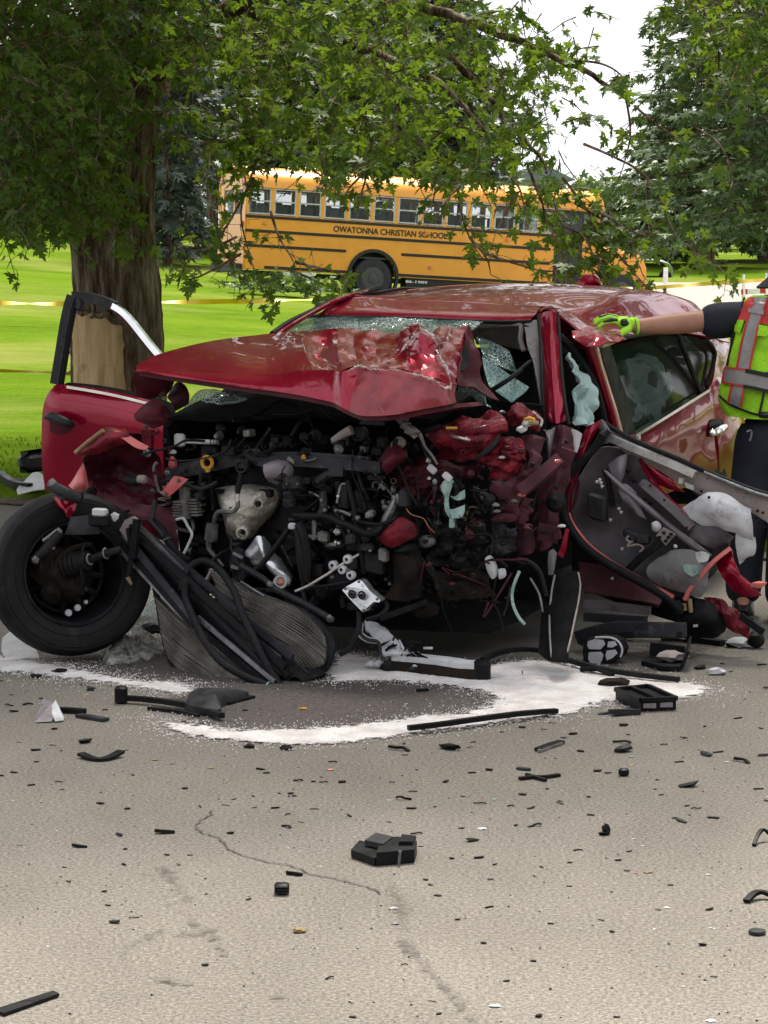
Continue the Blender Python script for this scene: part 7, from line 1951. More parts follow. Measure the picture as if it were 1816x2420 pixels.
sheet('door_liner', 'felt', 'F 560 600 1.2|800 700 1.25|1100 900 1.25|1300 1000 1.25/560 900 1.2|800 1000 1.25|1100 1100 1.25|1300 1150 1.25', th=.02, sub=3)
# ================================================================== the officer at the right edge
plain('skin', (.37, .175, .115), .55, var=.1, sc=14, bump=.1)
plain('navy_cloth', (.010, .012, .022), .85, var=.35, sc=6, bump=.3)
plain('vest_lime', (.33, .70, .01), .7, var=.16, sc=11, bump=.6)
plain('vest_red', (.50, .035, .03), .65, var=.15, bump=.2)
plain('vest_grey', (.27, .25, .25), .4, .2, var=.12, sc=14, bump=.2)
plain('vest_black', (.012, .012, .013), .8)
plain('glove_lime', (.38, .74, .03), .55, var=.1)
plain('glove_black', (.014, .015, .015), .7)
plain('boot_leather', (.012, .012, .013), .4)
YP = 12.25
KP = FPX / YP
PCX = 1838                                             # photo column of the body centre
officer = empty('person', Vector(((PCX - 908) / KP, YP, 0)), 'person in lime and red safety vest resting a gloved hand on the car roof', 'person')

def skinned(name, J, E, mat, parent, root, sub=2):
    me = bpy.data.meshes.new(name)
    names = list(J)
    ix = {n: i for i, n in enumerate(names)}
    off = OFF[parent]
    me.from_pydata([Vector(J[n][0]) - off for n in names], [(ix[a], ix[b]) for a, b in E], [])
    o = bpy.data.objects.new('tmp', me); COL.objects.link(o)
    sk = o.modifiers.new('s', 'SKIN'); sk.use_smooth_shade = True
    for i, n in enumerate(names):
        r = J[n][1]
        r = (r, r) if isinstance(r, (int, float)) else r
        me.skin_vertices[0].data[i].radius = r
        me.skin_vertices[0].data[i].use_root = (n == root)
    o.modifiers.new('u', 'SUBSURF').levels = sub
    bpy.context.view_layer.update()
    m2 = bpy.data.meshes.new_from_object(o.evaluated_get(bpy.context.evaluated_depsgraph_get()))
    bpy.data.objects.remove(o)
    m2.name = name
    m2.materials.clear(); m2.materials.append(M[mat])
    m2.polygons.foreach_set('use_smooth', [True] * len(m2.polygons))
    return link(name, m2, parent, off)
def S_(x, y, dY=0.0): return at(x, y, YP + dY)
def Hh(x, y, dY=0.0): return at(*px('H', x, y), YP + dY)
X0 = OFF[officer].x
def B_(x, y, z): return Vector((X0 + x, YP + y, z))
sh_r = Hh(1430, 420, .06); el = Hh(1085, 468, .04); wr_ = Hh(640, 505, -.02)
J = dict(pelvis=(B_(0, 0, .98), (.12, .085)), waist=(B_(0, .01, 1.14), (.14, .10)), chest=(B_(0, .02, 1.36), (.17, .115)), neckb=(B_(-.01, .02, 1.52), (.09, .08)), neck=(B_(.02, .0, 1.55), .055), jaw=(B_(.045, -.02, 1.575), (.066, .072)), head=(B_(.06, 0, 1.65), (.078, .092)), crown=(B_(.065, .01, 1.715), (.06, .07)),
         shr=(sh_r, .062), elr=(el, .056), fore=(el.lerp(wr_, .3), (.052, .058)), wr=(wr_, (.034, .040)), palm=(Hh(540, 495, -.02), (.045, .03)),
         shl=(B_(.20, .03, 1.48), .062), ell=(B_(.28, .06, 1.20), .047), wl=(B_(.26, -.04, .96), .031), pl=(B_(.25, -.07, .87), (.03, .042)),
         hr=(B_(-.09, 0, .90), .075), kr=(B_(-.13, -.02, .50), .055), ar=(B_(-.15, .02, .09), .042), tr=(B_(-.17, -.14, .04), .035),
         hl=(B_(.09, 0, .90), .075), kl=(B_(.03, -.10, .50), .055), al=(B_(.01, -.14, .09), .042), tl=(B_(-.02, -.30, .04), .035))
for k in range(4):
    J['f%d' % k] = (B_(.255, -.10 + .025 * k, .80), .010); J['g%d' % k] = (B_(.245, -.10 + .025 * k, .75), .008)
J['t0'] = (B_(.22, -.11, .85), .011); J['t1'] = (B_(.215, -.13, .81), .009)
E_ = [('pelvis', 'waist'), ('waist', 'chest'), ('chest', 'neckb'), ('neckb', 'neck'), ('neck', 'jaw'), ('jaw', 'head'), ('head', 'crown'), ('chest', 'shr'), ('shr', 'elr'), ('elr', 'fore'), ('fore', 'wr'), ('wr', 'palm'), ('chest', 'shl'), ('shl', 'ell'), ('ell', 'wl'), ('wl', 'pl'),
      ('pelvis', 'hr'), ('hr', 'kr'), ('kr', 'ar'), ('ar', 'tr'), ('pelvis', 'hl'), ('hl', 'kl'), ('kl', 'al'), ('al', 'tl')] + [('pl', 'f%d' % k) for k in range(4)] + [('f%d' % k, 'g%d' % k) for k in range(4)] + [('pl', 't0'), ('t0', 't1')]
skinned('body', J, E_, 'skin', officer, 'pelvis')
# face, turned to the car on the left
fd = Vector((-.93, -.36, 0)).normalized(); fs = Vector((.36, -.93, 0)).normalized()
hc = B_(.06, 0, 1.63)
part_o = lambda mb, n, m_: mb.build(n, M[m_], officer)
part_o(MB().tube([hc + fd * .085 + Vector((0, 0, .025)), hc + fd * .112 - Vector((0, 0, .012)), hc + fd * .092 - Vector((0, 0, .024))], [.010, .014, .012], 8), 'nose', 'skin')
for sgn in (-1, 1):
    part_o(MB().rock(hc + fd * .084 + fs * .032 * sgn + Vector((0, 0, .022)), .011, 1, amp=0, sub=2), 'eye', 'white_plastic')
    part_o(MB().rock(hc + fs * .082 * sgn - Vector((0, 0, .005)), .022, 2, (.6, .35, 1.3), .2, sub=2), 'ear', 'skin')
part_o(MB().tube([hc + fd * .086 + fs * .022 - Vector((0, 0, .055)), hc + fd * .097 - Vector((0, 0, .053)), hc + fd * .086 - fs * .022 - Vector((0, 0, .055))], .006, 6), 'mouth', 'vest_red')
cap_c = hc + Vector((.0, 0, .055))
cap = MB().lathe(cap_c, (0, 0, 1), [(.108, -.03), (.112, .0), (.106, .04), (.085, .075), (.045, .095), (0, .10)], 24)
cap = part_o(cap, 'cap', 'navy_cloth')
vz = []
for k in range(7):
    a = -1.05 + 2.1 * k / 6
    dirk = (fd * math.cos(a) + fs * math.sin(a))
    vz.append((cap_c + dirk * .10 - Vector((0, 0, .012)), cap_c + dirk * .10 + fd * (.085 * math.cos(a * 1.1)) - Vector((0, 0, .070))))
MB().sheet([[p for p, q in vz], [q for p, q in vz]], th=.010, sub=4).build('visor', M['navy_cloth'], cap)
# uniform shirt and trousers
JS = dict(waist=(B_(0, .01, .98), (.185, .135)), belly=(B_(0, .01, 1.15), (.18, .135)), chest=(B_(0, .02, 1.36), (.20, .14)), neckb=(B_(-.01, .02, 1.53), (.10, .09)), collar=(B_(-.015, .015, 1.575), .068),
          shr=(sh_r + Vector((.06, 0, .01)), .095), ur=(sh_r.lerp(el, .5) + Vector((.02, 0, -.01)), .108), cr=(Hh(1105, 472, .04), .083), shl=(B_(.20, .03, 1.47), .09), ul=(B_(.25, .05, 1.32), .08), cl=(B_(.272, .055, 1.24), .075))
skinned('shirt', JS, [('waist', 'belly'), ('belly', 'chest'), ('chest', 'neckb'), ('neckb', 'collar'), ('chest', 'shr'), ('shr', 'ur'), ('ur', 'cr'), ('chest', 'shl'), ('shl', 'ul'), ('ul', 'cl')], 'navy_cloth', officer, 'waist')
JT = dict(waist=(B_(0, 0, 1.04), (.19, .14)), hips=(B_(0, .01, .90), (.21, .16)), hr=(B_(-.10, 0, .76), .130), kr=(B_(-.13, -.02, .50), .110), cr=(B_(-.145, .01, .28), .098), ar=(B_(-.15, .02, .05), .095),
          hl=(B_(.11, -.02, .76), .130), kl=(B_(.05, -.09, .50), .110), cl=(B_(.03, -.12, .28), .098), al=(B_(.02, -.14, .05), .095))
tr_ = skinned('trousers', JT, [('waist', 'hips'), ('hips', 'hr'), ('hr', 'kr'), ('kr', 'cr'), ('cr', 'ar'), ('hips', 'hl'), ('hl', 'kl'), ('kl', 'cl'), ('cl', 'al')], 'navy_cloth', officer, 'waist')
mb = MB()
mb.ring(B_(0, .0, 1.005), (0, 0, 1), .18, .018, 28, 6)
mb.build('belt', M['boot_leather'], officer)
part_o(MB().tube(rd('H 1455 1215|1462 1240|1468 1262', lambda x, y: at(x, y, YP - .14)), .006, 6), 'key_clip', 'orange_plastic')
part_o(MB().tube(rd('H 1490 1330|1520 1320|1530 1345|1515 1400', lambda x, y: at(x, y, YP - .16)), .005, 6, smooth=3), 'pocket_cord', 'steel')
for a, t in ((Vector(J['ar'][0]), Vector(J['tr'][0])), (Vector(J['al'][0]), Vector(J['tl'][0]))):
    d = (t - a); d.z = 0
    mb = MB()
    L = d.normalized(); sd = Vector((-L.y, L.x, 0))
    Rb = []
    for q, w_, h in ((-.09, .035, .10), (-.05, .045, .14), (.02, .048, .13), (.08, .050, .085), (.15, .048, .065), (.20, .028, .045)):
        c = Vector((a.x, a.y, 0)) + L * q
        Rb.append([c + sd * w_ * .9 + Vector((0, 0, .0)), c + sd * w_ + Vector((0, 0, h * .5)), c + sd * w_ * .5 + Vector((0, 0, h)), c - sd * w_ * .5 + Vector((0, 0, h)), c - sd * w_ + Vector((0, 0, h * .5)), c - sd * w_ * .9])
    mb.sheet(Rb, th=.008, sub=3)
    mb.box(Vector((a.x, a.y, .012)) + L * .055, (.31, .10, .024), (L, sd, Vector((0, 0, 1))), 0, .01)
    mb.build('boot', M['boot_leather'], officer)
# safety vest
HY = [255, 300, 400, 500, 640, 800, 950, 1050, 1130, 1215]
HL = [1545, 1470, 1437, 1392, 1368, 1332, 1300, 1280, 1295, 1330]
HC_ = (PCX - 1316) / FR['H'][2]
def vrx(y): return (HC_ - float(np.interp(y, HY, HL))) * FR['H'][2] / KP
def vry(y): return .11 + .30 * (vrx(y) - .10) if y > 320 else .10 + .0 * y
def vp(x, y, off=0.0):
    q = (x - HC_) * FR['H'][2] / KP / vrx(y)
    q = max(-.999, min(.999, q))
    dy = -vry(y) * math.sqrt(1 - abs(q) ** 2.4) - off
    sx, sy = px('H', x, y)
    return at(sx, sy, YP + .0 + dy)
R_ = []
for y in [262, 300, 360, 420, 500, 580, 660, 740, 820, 900, 980, 1060, 1130, 1185]:
    z = Hh(HC_, y).z
    rx, ry = vrx(y), vry(y)
    row = []
    for k in range(33):
        a = 2 * math.pi * k / 32
        wv_ = .005 * math.sin(a * 9 + y * .012) + (.010 * fbm((math.cos(a) * 3, math.sin(a) * 3, y * .012), 1.6))
        sag = -.02 * max(0, -math.sin(a)) * (1 if y > 1100 else 0)
        row.append(Vector((X0 + math.cos(a) * (rx + wv_), YP + (abs(math.sin(a)) ** .85 * (1 if math.sin(a) > 0 else -1)) * (ry + wv_), z + sag)))
    R_.append(row)
vest = MB().sheet(R_, th=.006, sub=2).build('safety_vest', M['vest_lime'], officer)
def vpatch(name, mat, L_, R2, off=.008, n=5, th=.004):
    Lp, Rp = [Vector((a, b, 0)) for a, b in L_], [Vector((a, b, 0)) for a, b in R2]
    lc, rc_ = catmull(Lp, 4), catmull(Rp, 4)
    rws = []
    for p, q in zip(lc, rc_):
        rws.append([vp(p.x + (q.x - p.x) * k / n, p.y + (q.y - p.y) * k / n, off) for k in range(n + 1)])
    MB().sheet(rws, th=th, sub=1, lin=True).build(name, M[mat], vest)
vpatch('yoke', 'vest_red', [(1500, 272), (1452, 350), (1422, 400), (1408, 452)], [(1560, 272), (1540, 350), (1515, 400), (1490, 458)])
vpatch('yoke', 'vest_red', [(1650, 280), (1640, 350), (1620, 420), (1600, 478)], [(1720, 280), (1720, 350), (1720, 420), (1720, 510)])
st = [(1550, 272), (1525, 380), (1490, 500), (1455, 640), (1425, 800), (1395, 920), (1370, 1010), (1352, 1105)]
sr = [(1650, 275), (1612, 390), (1575, 510), (1545, 640), (1510, 820), (1480, 930), (1458, 1020), (1440, 1135)]
vpatch('reflective_stripe', 'vest_grey', st, sr, .013)
vpatch('piping', 'vest_red', [(a - 14, b) for a, b in st], [(a + 2, b) for a, b in st], .016, 2)
vpatch('piping', 'vest_red', [(a - 2, b) for a, b in sr], [(a + 14, b) for a, b in sr], .016, 2)
vpatch('reflective_band', 'vest_grey', [(1318, 828), (1400, 836), (1480, 845), (1570, 860), (1720, 895)], [(1302, 945), (1385, 955), (1466, 965), (1560, 985), (1720, 1025)], .020)
vpatch('band_edge', 'vest_red', [(1320, 818), (1400, 825), (1482, 834)], [(1318, 834), (1400, 842), (1480, 850)], .023, 2); vpatch('band_edge', 'vest_red', [(1302, 936), (1385, 948), (1468, 958)], [(1300, 952), (1385, 962), (1466, 974)], .023, 2)
vpatch('band_edge', 'vest_black', [(1482, 834), (1570, 850), (1720, 882)], [(1480, 866), (1570, 884), (1720, 918)], .024, 2); vpatch('band_edge', 'vest_black', [(1466, 958), (1560, 976), (1720, 1012)], [(1464, 984), (1560, 1004), (1720, 1042)], .024, 2)
vpatch('band_edge', 'vest_red', [(1306, 830), (1300, 880), (1292, 945)], [(1326, 830), (1318, 880), (1312, 945)], .025, 2)
vpatch('pocket_flap', 'vest_lime', [(1408, 452), (1400, 500), (1396, 542)], [(1470, 454), (1455, 505), (1438, 556)], .012, 3)
vpatch('pocket_flap', 'vest_lime', [(1592, 488), (1575, 530), (1565, 575)], [(1690, 510), (1680, 545), (1640, 582)], .016, 3)
vpatch('strap', 'vest_grey', [(1505, 358), (1502, 390)], [(1628, 378), (1622, 412)], .022, 3)
vpatch('zip', 'vest_black', [(1640, 860), (1625, 960), (1605, 1080), (1580, 1190)], [(1660, 860), (1645, 960), (1625, 1080), (1600, 1190)], .018, 2)
vpatch('hem', 'vest_black', [(1278, 1040), (1345, 1098), (1460, 1150), (1580, 1188), (1720, 1200)], [(1278, 1056), (1345, 1116), (1460, 1168), (1580, 1206), (1720, 1218)], .012, 2)
vpatch('hem', 'vest_black', [(1466, 272), (1432, 390), (1388, 500), (1364, 640), (1328, 810)], [(1482, 272), (1448, 390), (1402, 500), (1378, 640), (1342, 810)], .010, 2)
# gloved right hand gripping the roof edge
G = dict(cuff=(Hh(622, 500, -.02), (.040, .044)), wrist=(Hh(575, 492, -.02), (.036, .042)), palm=(Hh(520, 480, -.02), (.030, .045)), heel=(Hh(560, 520, -.05), .026))
GE = [('cuff', 'wrist'), ('wrist', 'palm'), ('wrist', 'heel')]
for k, (y0, x1, y1, x2, y2, x3, y3) in enumerate(((470, 430, 462, 365, 478, 318, 520), (455, 410, 440, 335, 455, 288, 492), (446, 405, 430, 330, 438, 285, 470), (440, 410, 428, 350, 430, 310, 452))):
    d0 = -.055 + .024 * k
    G['k%d' % k] = (Hh(478, y0, d0), .0145); G['m%d' % k] = (Hh(x1, y1, d0), .0125); G['n%d' % k] = (Hh(x2, y2, d0 - .004), .0115); G['e%d' % k] = (Hh(x3, y3, d0 - .006), .0095)
    GE += [('palm', 'k%d' % k), ('k%d' % k, 'm%d' % k), ('m%d' % k, 'n%d' % k), ('n%d' % k, 'e%d' % k)]
G['t0'] = (Hh(520, 545, -.075), .017); G['t1'] = (Hh(485, 580, -.085), .0145); G['t2'] = (Hh(462, 612, -.085), .011)
GE += [('heel', 't0'), ('t0', 't1'), ('t1', 't2')]
glove = skinned('glove', G, GE, 'glove_lime', officer, 'wrist')
part_g = lambda mb, n, m_: mb.build(n, M[m_], glove)
for k in range(4):
    a, b, c = Vector(G['k%d' % k][0]), Vector(G['m%d' % k][0]), Vector(G['n%d' % k][0])
    part_g(MB().tube([a + Vector((0, -.004, .008)), b + Vector((0, -.004, .006)), c + Vector((0, -.004, .004))], [.009, .011, .007], 8), 'finger_guard', 'glove_black' if k % 2 == 0 else 'glove_lime')
part_g(MB().box(Hh(530, 472, -.068), (.034, .02, .034), None, 0, .008), 'knuckle_pad', 'glove_black')
part_g(MB().ring(Vector(G['cuff'][0]), wr_ - el, .038, .008, 18, 6), 'cuff_band', 'glove_lime')
part_g(MB().tube([Hh(560, 470, -.062), Hh(545, 530, -.068), Hh(520, 560, -.085)], .006, 6), 'seam', 'glove_black')

# ================================================================== debris on the road
rb = random.Random(31)
def gp(fr, x, y, z=0.0): return gnd(*px(fr, x, y), z)
def thing1(mb, name, mat, label, cat='debris', group=None, **k):
    return mb.build(name, M[mat], label=label, cat=cat, group=group, **k)
def lay(fr, pts, wd, ht, bow=0.0, sub=4):              # strip lying on the road
    p = [gp(fr, *q[:2]) + Vector((0, 0, ht / 2 + .002 + (q[2] if len(q) > 2 else 0))) for q in pts]
    return MB().strip(catmull(p, sub), wd, ht)
thing1(lay('R', [(105, 340, .014), (260, 326, .018), (420, 305, .02), (600, 280, .018), (745, 258, .008)], .026, .018), 'trim_strip', 'black_plastic', 'long straight black trim strip at the front edge of the white powder')
thing1(lay('R', [(425, 48, .02), (500, 25, .03), (600, 12, .03), (700, 22, .03), (800, 50, .02), (950, 88, .018), (1100, 108, .014), (1275, 124, .01)], .024, .020), 'rubber_seal', 'rubber', 'long curved black rubber seal trailing over the white powder')
thing1(MB().tube([gp('F', 610, 1405) + Vector((0, 0, .02)), gp('F', 700, 1415) + Vector((0, 0, .03)), gp('F', 790, 1430) + Vector((0, 0, .015))], .012, 6), 'bent_rod', 'rubber', 'short bent black rod lying beside the rubber seal')
# filter box
c4 = [gp('R', 1000, 195), gp('R', 1140, 180), gp('R', 1262, 235), gp('R', 1108, 243)]
fb = empty('filter_box', c4[0].lerp(c4[2], .5), 'flat square black filter box with two panels lying at the right of the powder', 'box')
hv = Vector((0, 0, .048))
MB().prism([p + Vector((0, 0, .003)) for p in c4], hv * .8).build('case', M['black_plastic'], fb, smooth=False)
tp = [p + hv for p in c4]
m0, m1 = tp[0].lerp(tp[1], .48), tp[3].lerp(tp[2], .48)
for a, b in zip(tp, tp[1:] + tp[:1]): MB().bar(a, b, .016, .016).build('rim', M['black_plastic'], fb, smooth=False)
MB().bar(m0, m1, .016, .016).build('divider', M['black_plastic'], fb, smooth=False)
for q in ((tp[0], m0, m1, tp[3]), (m0, tp[1], tp[2], m1)):
    MB().prism([p - Vector((0, 0, .010)) for p in q], Vector((0, 0, -.004))).build('panel', M['grey_plastic'], fb, smooth=False)
for t in (.25, .72):
    a = c4[3].lerp(c4[2], t) + Vector((0, -.004, .025))
    MB().box(a, (.05, .012, .018)).build('clip', M['lilac_metal'], fb, smooth=False)
# broken tray
tr = empty('broken_tray', gp('F', 1080, 1370), 'broken black plastic tray with tipped up end right of the pale cell pad', 'tray')
P4 = [gp('F', *q) for q in ((948, 1362), (1000, 1330), (1190, 1345), (1165, 1395), (1060, 1392))]
MB().prism([p + Vector((0, 0, .004)) for p in P4], (0, 0, .02)).build('base', M['black_plastic'], tr, smooth=False)
MB().bar(P4[1] + Vector((0, 0, .05)), P4[2] + Vector((0, 0, .045)), .02, .06).build('rear_wall', M['black_plastic'], tr, smooth=False)
MB().prism([P4[3] + Vector((0, 0, .01)), P4[2] + Vector((0, 0, .02)), P4[2] + Vector((.02, 0, .12)), P4[3] + Vector((.03, 0, .09))], (.012, 0, 0)).build('end_wall', M['black_plastic'], tr, smooth=False)
MB().rock(P4[4].lerp(P4[2], .5) + Vector((0, 0, .05)), .05, 3, (1.3, .8, .5), .5, sub=2).build('foam_lump', M['belt_trim'], tr)
# floor mat standing against the car and the pad with pale cells
R_ = rows('F 470 850 .42|530 838 .42|600 835 .42/455 920 .38|535 915 .36|612 905 .38/445 1010 .32|530 1020 .28|600 1005 .32/440 1110 .24|515 1120 .18|580 1100 .22/445 1230 .14|500 1240 .06|555 1220 .10/455 1340 .02|490 1345 -.04|520 1345 .0')
mt_ = MB().sheet(R_, th=.012, sub=5, amp=.018, sc=7).build('floor_mat', M['grey_cloth'], label='grey black floor mat with a pale bound edge leaning upright against the wreck', cat='mat')
mt_.data.materials.clear(); mt_.data.materials.append(M['felt'])
for side in (0, 2):
    MB().tube([r[side] - VD * .012 for r in R_], .0045, 6, smooth=4).build('bound_edge', M['belt_trim'], mt_)
R_ = rows('F 400 1040 .36|430 1000 .36|450 1010 .36/390 1150 .28|420 1150 .26|442 1150 .28/375 1290 .16|410 1320 .12|450 1335 .1')
MB().sheet(R_, th=.012, sub=4, amp=.01).build('mat_flap', M['felt'], mt_)
pc_ = empty('cell_pad', gp('F', 740, 1352), 'black rounded pad with four pale cells on its face beside the floor mat', 'pad')
PVv = (gp('F', 740, 1352) - ORG).dot(VD)
oc = [(632, 1215), (690, 1203), (770, 1203), (815, 1225), (838, 1270), (828, 1310), (790, 1340), (740, 1352), (660, 1352), (625, 1330), (618, 1270)]
MB().prism([cv(*px('F', *q), PVv) for q in oc], VD * .10).build('pad_body', M['rubber'], pc_, smooth=False)
for cell in ([(650, 1222), (690, 1210), (735, 1216), (745, 1240), (720, 1268), (655, 1266), (645, 1245)], [(762, 1225), (800, 1222), (812, 1245), (785, 1258), (758, 1255)], [(655, 1285), (720, 1282), (735, 1300), (728, 1330), (715, 1352), (665, 1350), (650, 1320)], [(755, 1275), (800, 1270), (815, 1290), (785, 1318), (755, 1330), (748, 1300)]):
    MB().prism([cv(*px('F', *q), PVv - .006) for q in cell], VD * .02).build('cell', M['white_cloth'], pc_, smooth=False)
MB().tube([cv(*px('F', *q), PVv - .004) for q in ((690, 1202), (770, 1201), (818, 1222), (842, 1268), (832, 1310))], .005, 6, smooth=3).build('pad_rim', M['white_cloth'], pc_)
# bracket arm, grey cover, left hand pieces
b_ = lay('Q', [(540, 205, .01), (640, 212, .01), (760, 228, .01), (860, 250, .01), (960, 285, .012)], .026, .020).add(*(lambda m: (m.v, m.f))(MB().box(gp('Q', 525, 205) + Vector((0, 0, .035)), (.05, .05, .07), None, 0, .008)))
thing1(b_, 'bracket_arm', 'black_plastic', 'long black bracket arm with square end lying left of the hoses')
thing1(lay('Q', [(640, 235), (760, 248), (860, 268)], .012, .012), 'thin_rod', 'black_plastic', 'thin black rod lying along the long bracket arm')
cvp = [gp('Q', *q) for q in ((800, 240), (830, 185), (930, 180), (1075, 185), (960, 225), (955, 262), (880, 262))]
mb = MB().dome([p + Vector((0, 0, .03)) for p in cvp], (0, 0, .035), lip=.028, amp=.006, sc=14)
thing1(mb, 'plastic_cover', 'grey_plastic', 'dark grey moulded plastic cover lying in front of the corrugated hoses')
thing1(lay('Q', [(975, 215), (1030, 200), (1090, 185)], .035, .012), 'flat_bracket', 'black_plastic', 'flat black bracket beside the grey moulded cover')
thing1(lay('Q', [(258, 245), (320, 248), (365, 252)], .035, .018), 'plastic_block', 'black_plastic', 'black block lying end to end with a thin grey strip on the left')
thing1(lay('Q', [(340, 265), (400, 275), (460, 285)], .035, .012), 'plastic_strip', 'grey_plastic', 'grey strip behind which the black block lies on the left')
sh = empty('mirror_shard', gp('Q', 212, 292), 'pale and grey mirror shard lying on the road at the left', 'shard')
MB().prism([gp('Q', *q) + Vector((0, 0, z)) for q, z in (((150, 292), .004), ((185, 250), .05), ((222, 262), .05), ((225, 290), .006))], (0, .02, .006)).build('backing', M['lilac_metal'], sh, smooth=False)
MB().prism([gp('Q', *q) + Vector((0, 0, z)) for q, z in (((215, 270), .03), ((240, 250), .045), ((275, 285), .006), ((240, 292), .008))], (0, .015, .008)).build('white_face', M['white_plastic'], sh, smooth=False)
thing1(lay('Q', [(350, 440, .008), (400, 452), (440, 455), (480, 448, .003), (525, 435, .012)], .032, .010), 'curved_strip', 'black_plastic', 'curved black strip with raised ends lying alone left of centre')
# the black broken vent in the middle
vt = empty('broken_vent', gp('S', 835, 2040), 'broken black plastic vent block lying alone in the middle of the road', 'vent')
b0 = gp('S', 835, 2045)
MB().prism([gp('S', *q) + Vector((0, 0, .004)) for q in ((830, 2028), (885, 2048), (902, 2044), (900, 2020), (850, 2005))], (0, 0, .022)).build('left_wing', M['black_plastic'], vt, smooth=False)
MB().prism([gp('S', *q) + Vector((0, 0, .004)) for q in ((890, 2048), (980, 2040), (986, 2020), (940, 2008), (900, 2015))], (0, 0, .038)).build('block', M['black_plastic'], vt, smooth=False)
MB().prism([gp('S', *q) + Vector((0, 0, .03)) for q in ((862, 2020), (905, 2030), (930, 2012), (890, 2002))], (0, 0, .016)).build('grey_top', M['grey_plastic'], vt, smooth=False)
MB().prism([gp('S', *q) + Vector((0, 0, .042)) for q in ((943, 2030), (975, 2030), (984, 2016), (950, 2012))], (0, 0, .012)).build('lug', M['black_plastic'], vt, smooth=False)
MB().bar(gp('S', 943, 2046) + Vector((0, -.004, .006)), gp('S', 946, 2046) + Vector((0, -.004, .046)), .008, .008, (0, 1, 0)).build('rib', M['steel'], vt, smooth=False)
cn = empty('small_connector', gp('S', 666, 2115), 'small ribbed black connector standing on the road left of the broken vent', 'connector')
MB().box(gp('S', 666, 2117) + Vector((0, .02, .017)), (.042, .035, .028), None, 0, .004).build('shell', M['black_plastic'], cn)
for k in range(3): MB().box(gp('S', 666, 2117) + Vector((0, -.001, .009 + .008 * k)), (.036, .006, .003)).build('rib', M['grey_plastic'], cn, smooth=False)
thing1(MB().prism([gp('Q', *q) + Vector((0, 0, .003)) for q in ((-30, 1545), (230, 1462), (258, 1475), (20, 1560))], (0, 0, .007)), 'flat_bar', 'black_plastic', 'flat black bar cut by the lower left edge of the picture', smooth=False)
thing1(lay('R', [(1598, 825), (1615, 808, .02), (1640, 800, .03), (1680, 805, .01)], .012, .008), 'curved_shard', 'black_plastic', 'thin curved black shard at the right edge, upper one of two')
thing1(lay('R', [(1565, 1070), (1600, 1055, .012), (1640, 1050, .012), (1700, 1058)], .020, .010), 'curved_shard', 'black_plastic', 'broad curved black shard at the right edge, lower one of two')
dk = gp('R', 1612, 1202)
thing1(MB().lathe(dk + Vector((0, 0, .001)), (0, 0, 1), [(.020, 0), (.024, .004), (.022, .010), (.01, .012), (0, .012)], 20), 'oval_cap', 'grey_plastic', 'round grey cap lying at the right edge low on the road')
thing1(lay('R', [(665, 415, .0), (710, 398), (766, 380)], .030, .012), 'short_strip', 'black_plastic', 'short black strip with a pale edge lying right of centre below the powder')
thing1(lay('R', [(668, 420), (714, 403), (768, 385)], .012, .01), 'pale_sliver', 'cast_alloy', 'pale metal sliver against the short black strip')
thing1(lay('R', [(585, 538), (640, 532), (700, 530), (758, 522)], .016, .010), 'twig', 'rust', 'brown twig like splinter lying below the short black strip')
thing1(lay('R', [(615, 520), (660, 535), (700, 545)], .012, .010), 'twig', 'black_plastic', 'thin dark splinter crossing the brown twig like one')
thing1(MB().box(gp('R', 1037, 522) + Vector((0, .012, .014)), (.036, .026, .026), None, 0, .006), 'square_block', 'black_plastic', 'small square black block lying right of centre on the road')
thing1(MB().rock(gp('R', 957, 772) + Vector((0, 0, .013)), .017, 4, (.8, .7, 1.2), .9, sub=2).rock(gp('R', 945, 776) + Vector((0, 0, .006)), .012, 9, (1.3, .7, .6), .9), 'upright_chunk', 'black_plastic', 'jagged upright black chunk alone on the right half of the road')
# pale plastic heap under the engine
hp = empty('torn_liner', gp('E', 780, 1210), 'heap of torn white liner and black mesh on the road under the engine', 'debris')
R_ = rows('E 620 1000 .1|680 1005 .12|720 1020 .14/640 1050 .02|720 1060 .04|790 1090 .08/690 1100 -.06|770 1120 -.04|850 1150 .0/730 1180 -.12|810 1190 -.1|900 1200 -.08')
MB().sheet(R_, th=.01, sub=5, amp=.022, sc=12).build('white_sheet', M['white_cloth'], hp)
MB().tube(qv('E 600 1010 .08|595 1060 .02|640 1095 -.02|690 1100 -.06'), .014, 8, smooth=4).build('white_tube', M['white_plastic'], hp)
for i in range(26):
    x, y = 760 + i * 8 + rb.gauss(0, 16), 1090 + i * 4.5 + rb.gauss(0, 22)
    y = min(y, 1225)
    MB().bar(qv('E %f %f -.06' % (x, y))[0], qv('E %f %f -.10' % (x + rb.gauss(0, 45), y + rb.gauss(20, 18)))[0], .006, .010).build('mesh_strand', M[rb.choice(['black_plastic', 'black_plastic', 'grey_plastic', 'white_cloth'])], hp, smooth=False)
wb = empty('broken_rail', gp('E', 980, 1300), 'broken rail, white on top and dark below, lying on the powder under the engine', 'debris')
p_ = [gp('E', *q) for q in ((690, 1272), (800, 1275), (920, 1285), (1060, 1300), (1180, 1320), (1280, 1325))]
MB().strip([p + Vector((0, 0, .028)) for p in p_[1:]], .09, .05).build('dark_base', M['rust'], wb, smooth=False)
MB().strip([p + Vector((0, .01, .065)) for p in p_[1:]], .10, .022).build('white_top', M['white_cloth'], wb, smooth=False)
MB().box(p_[5] + Vector((-.0, 0, .045)), (.07, .09, .085), None, 0, .012).build('end_block', M['black_plastic'], wb)
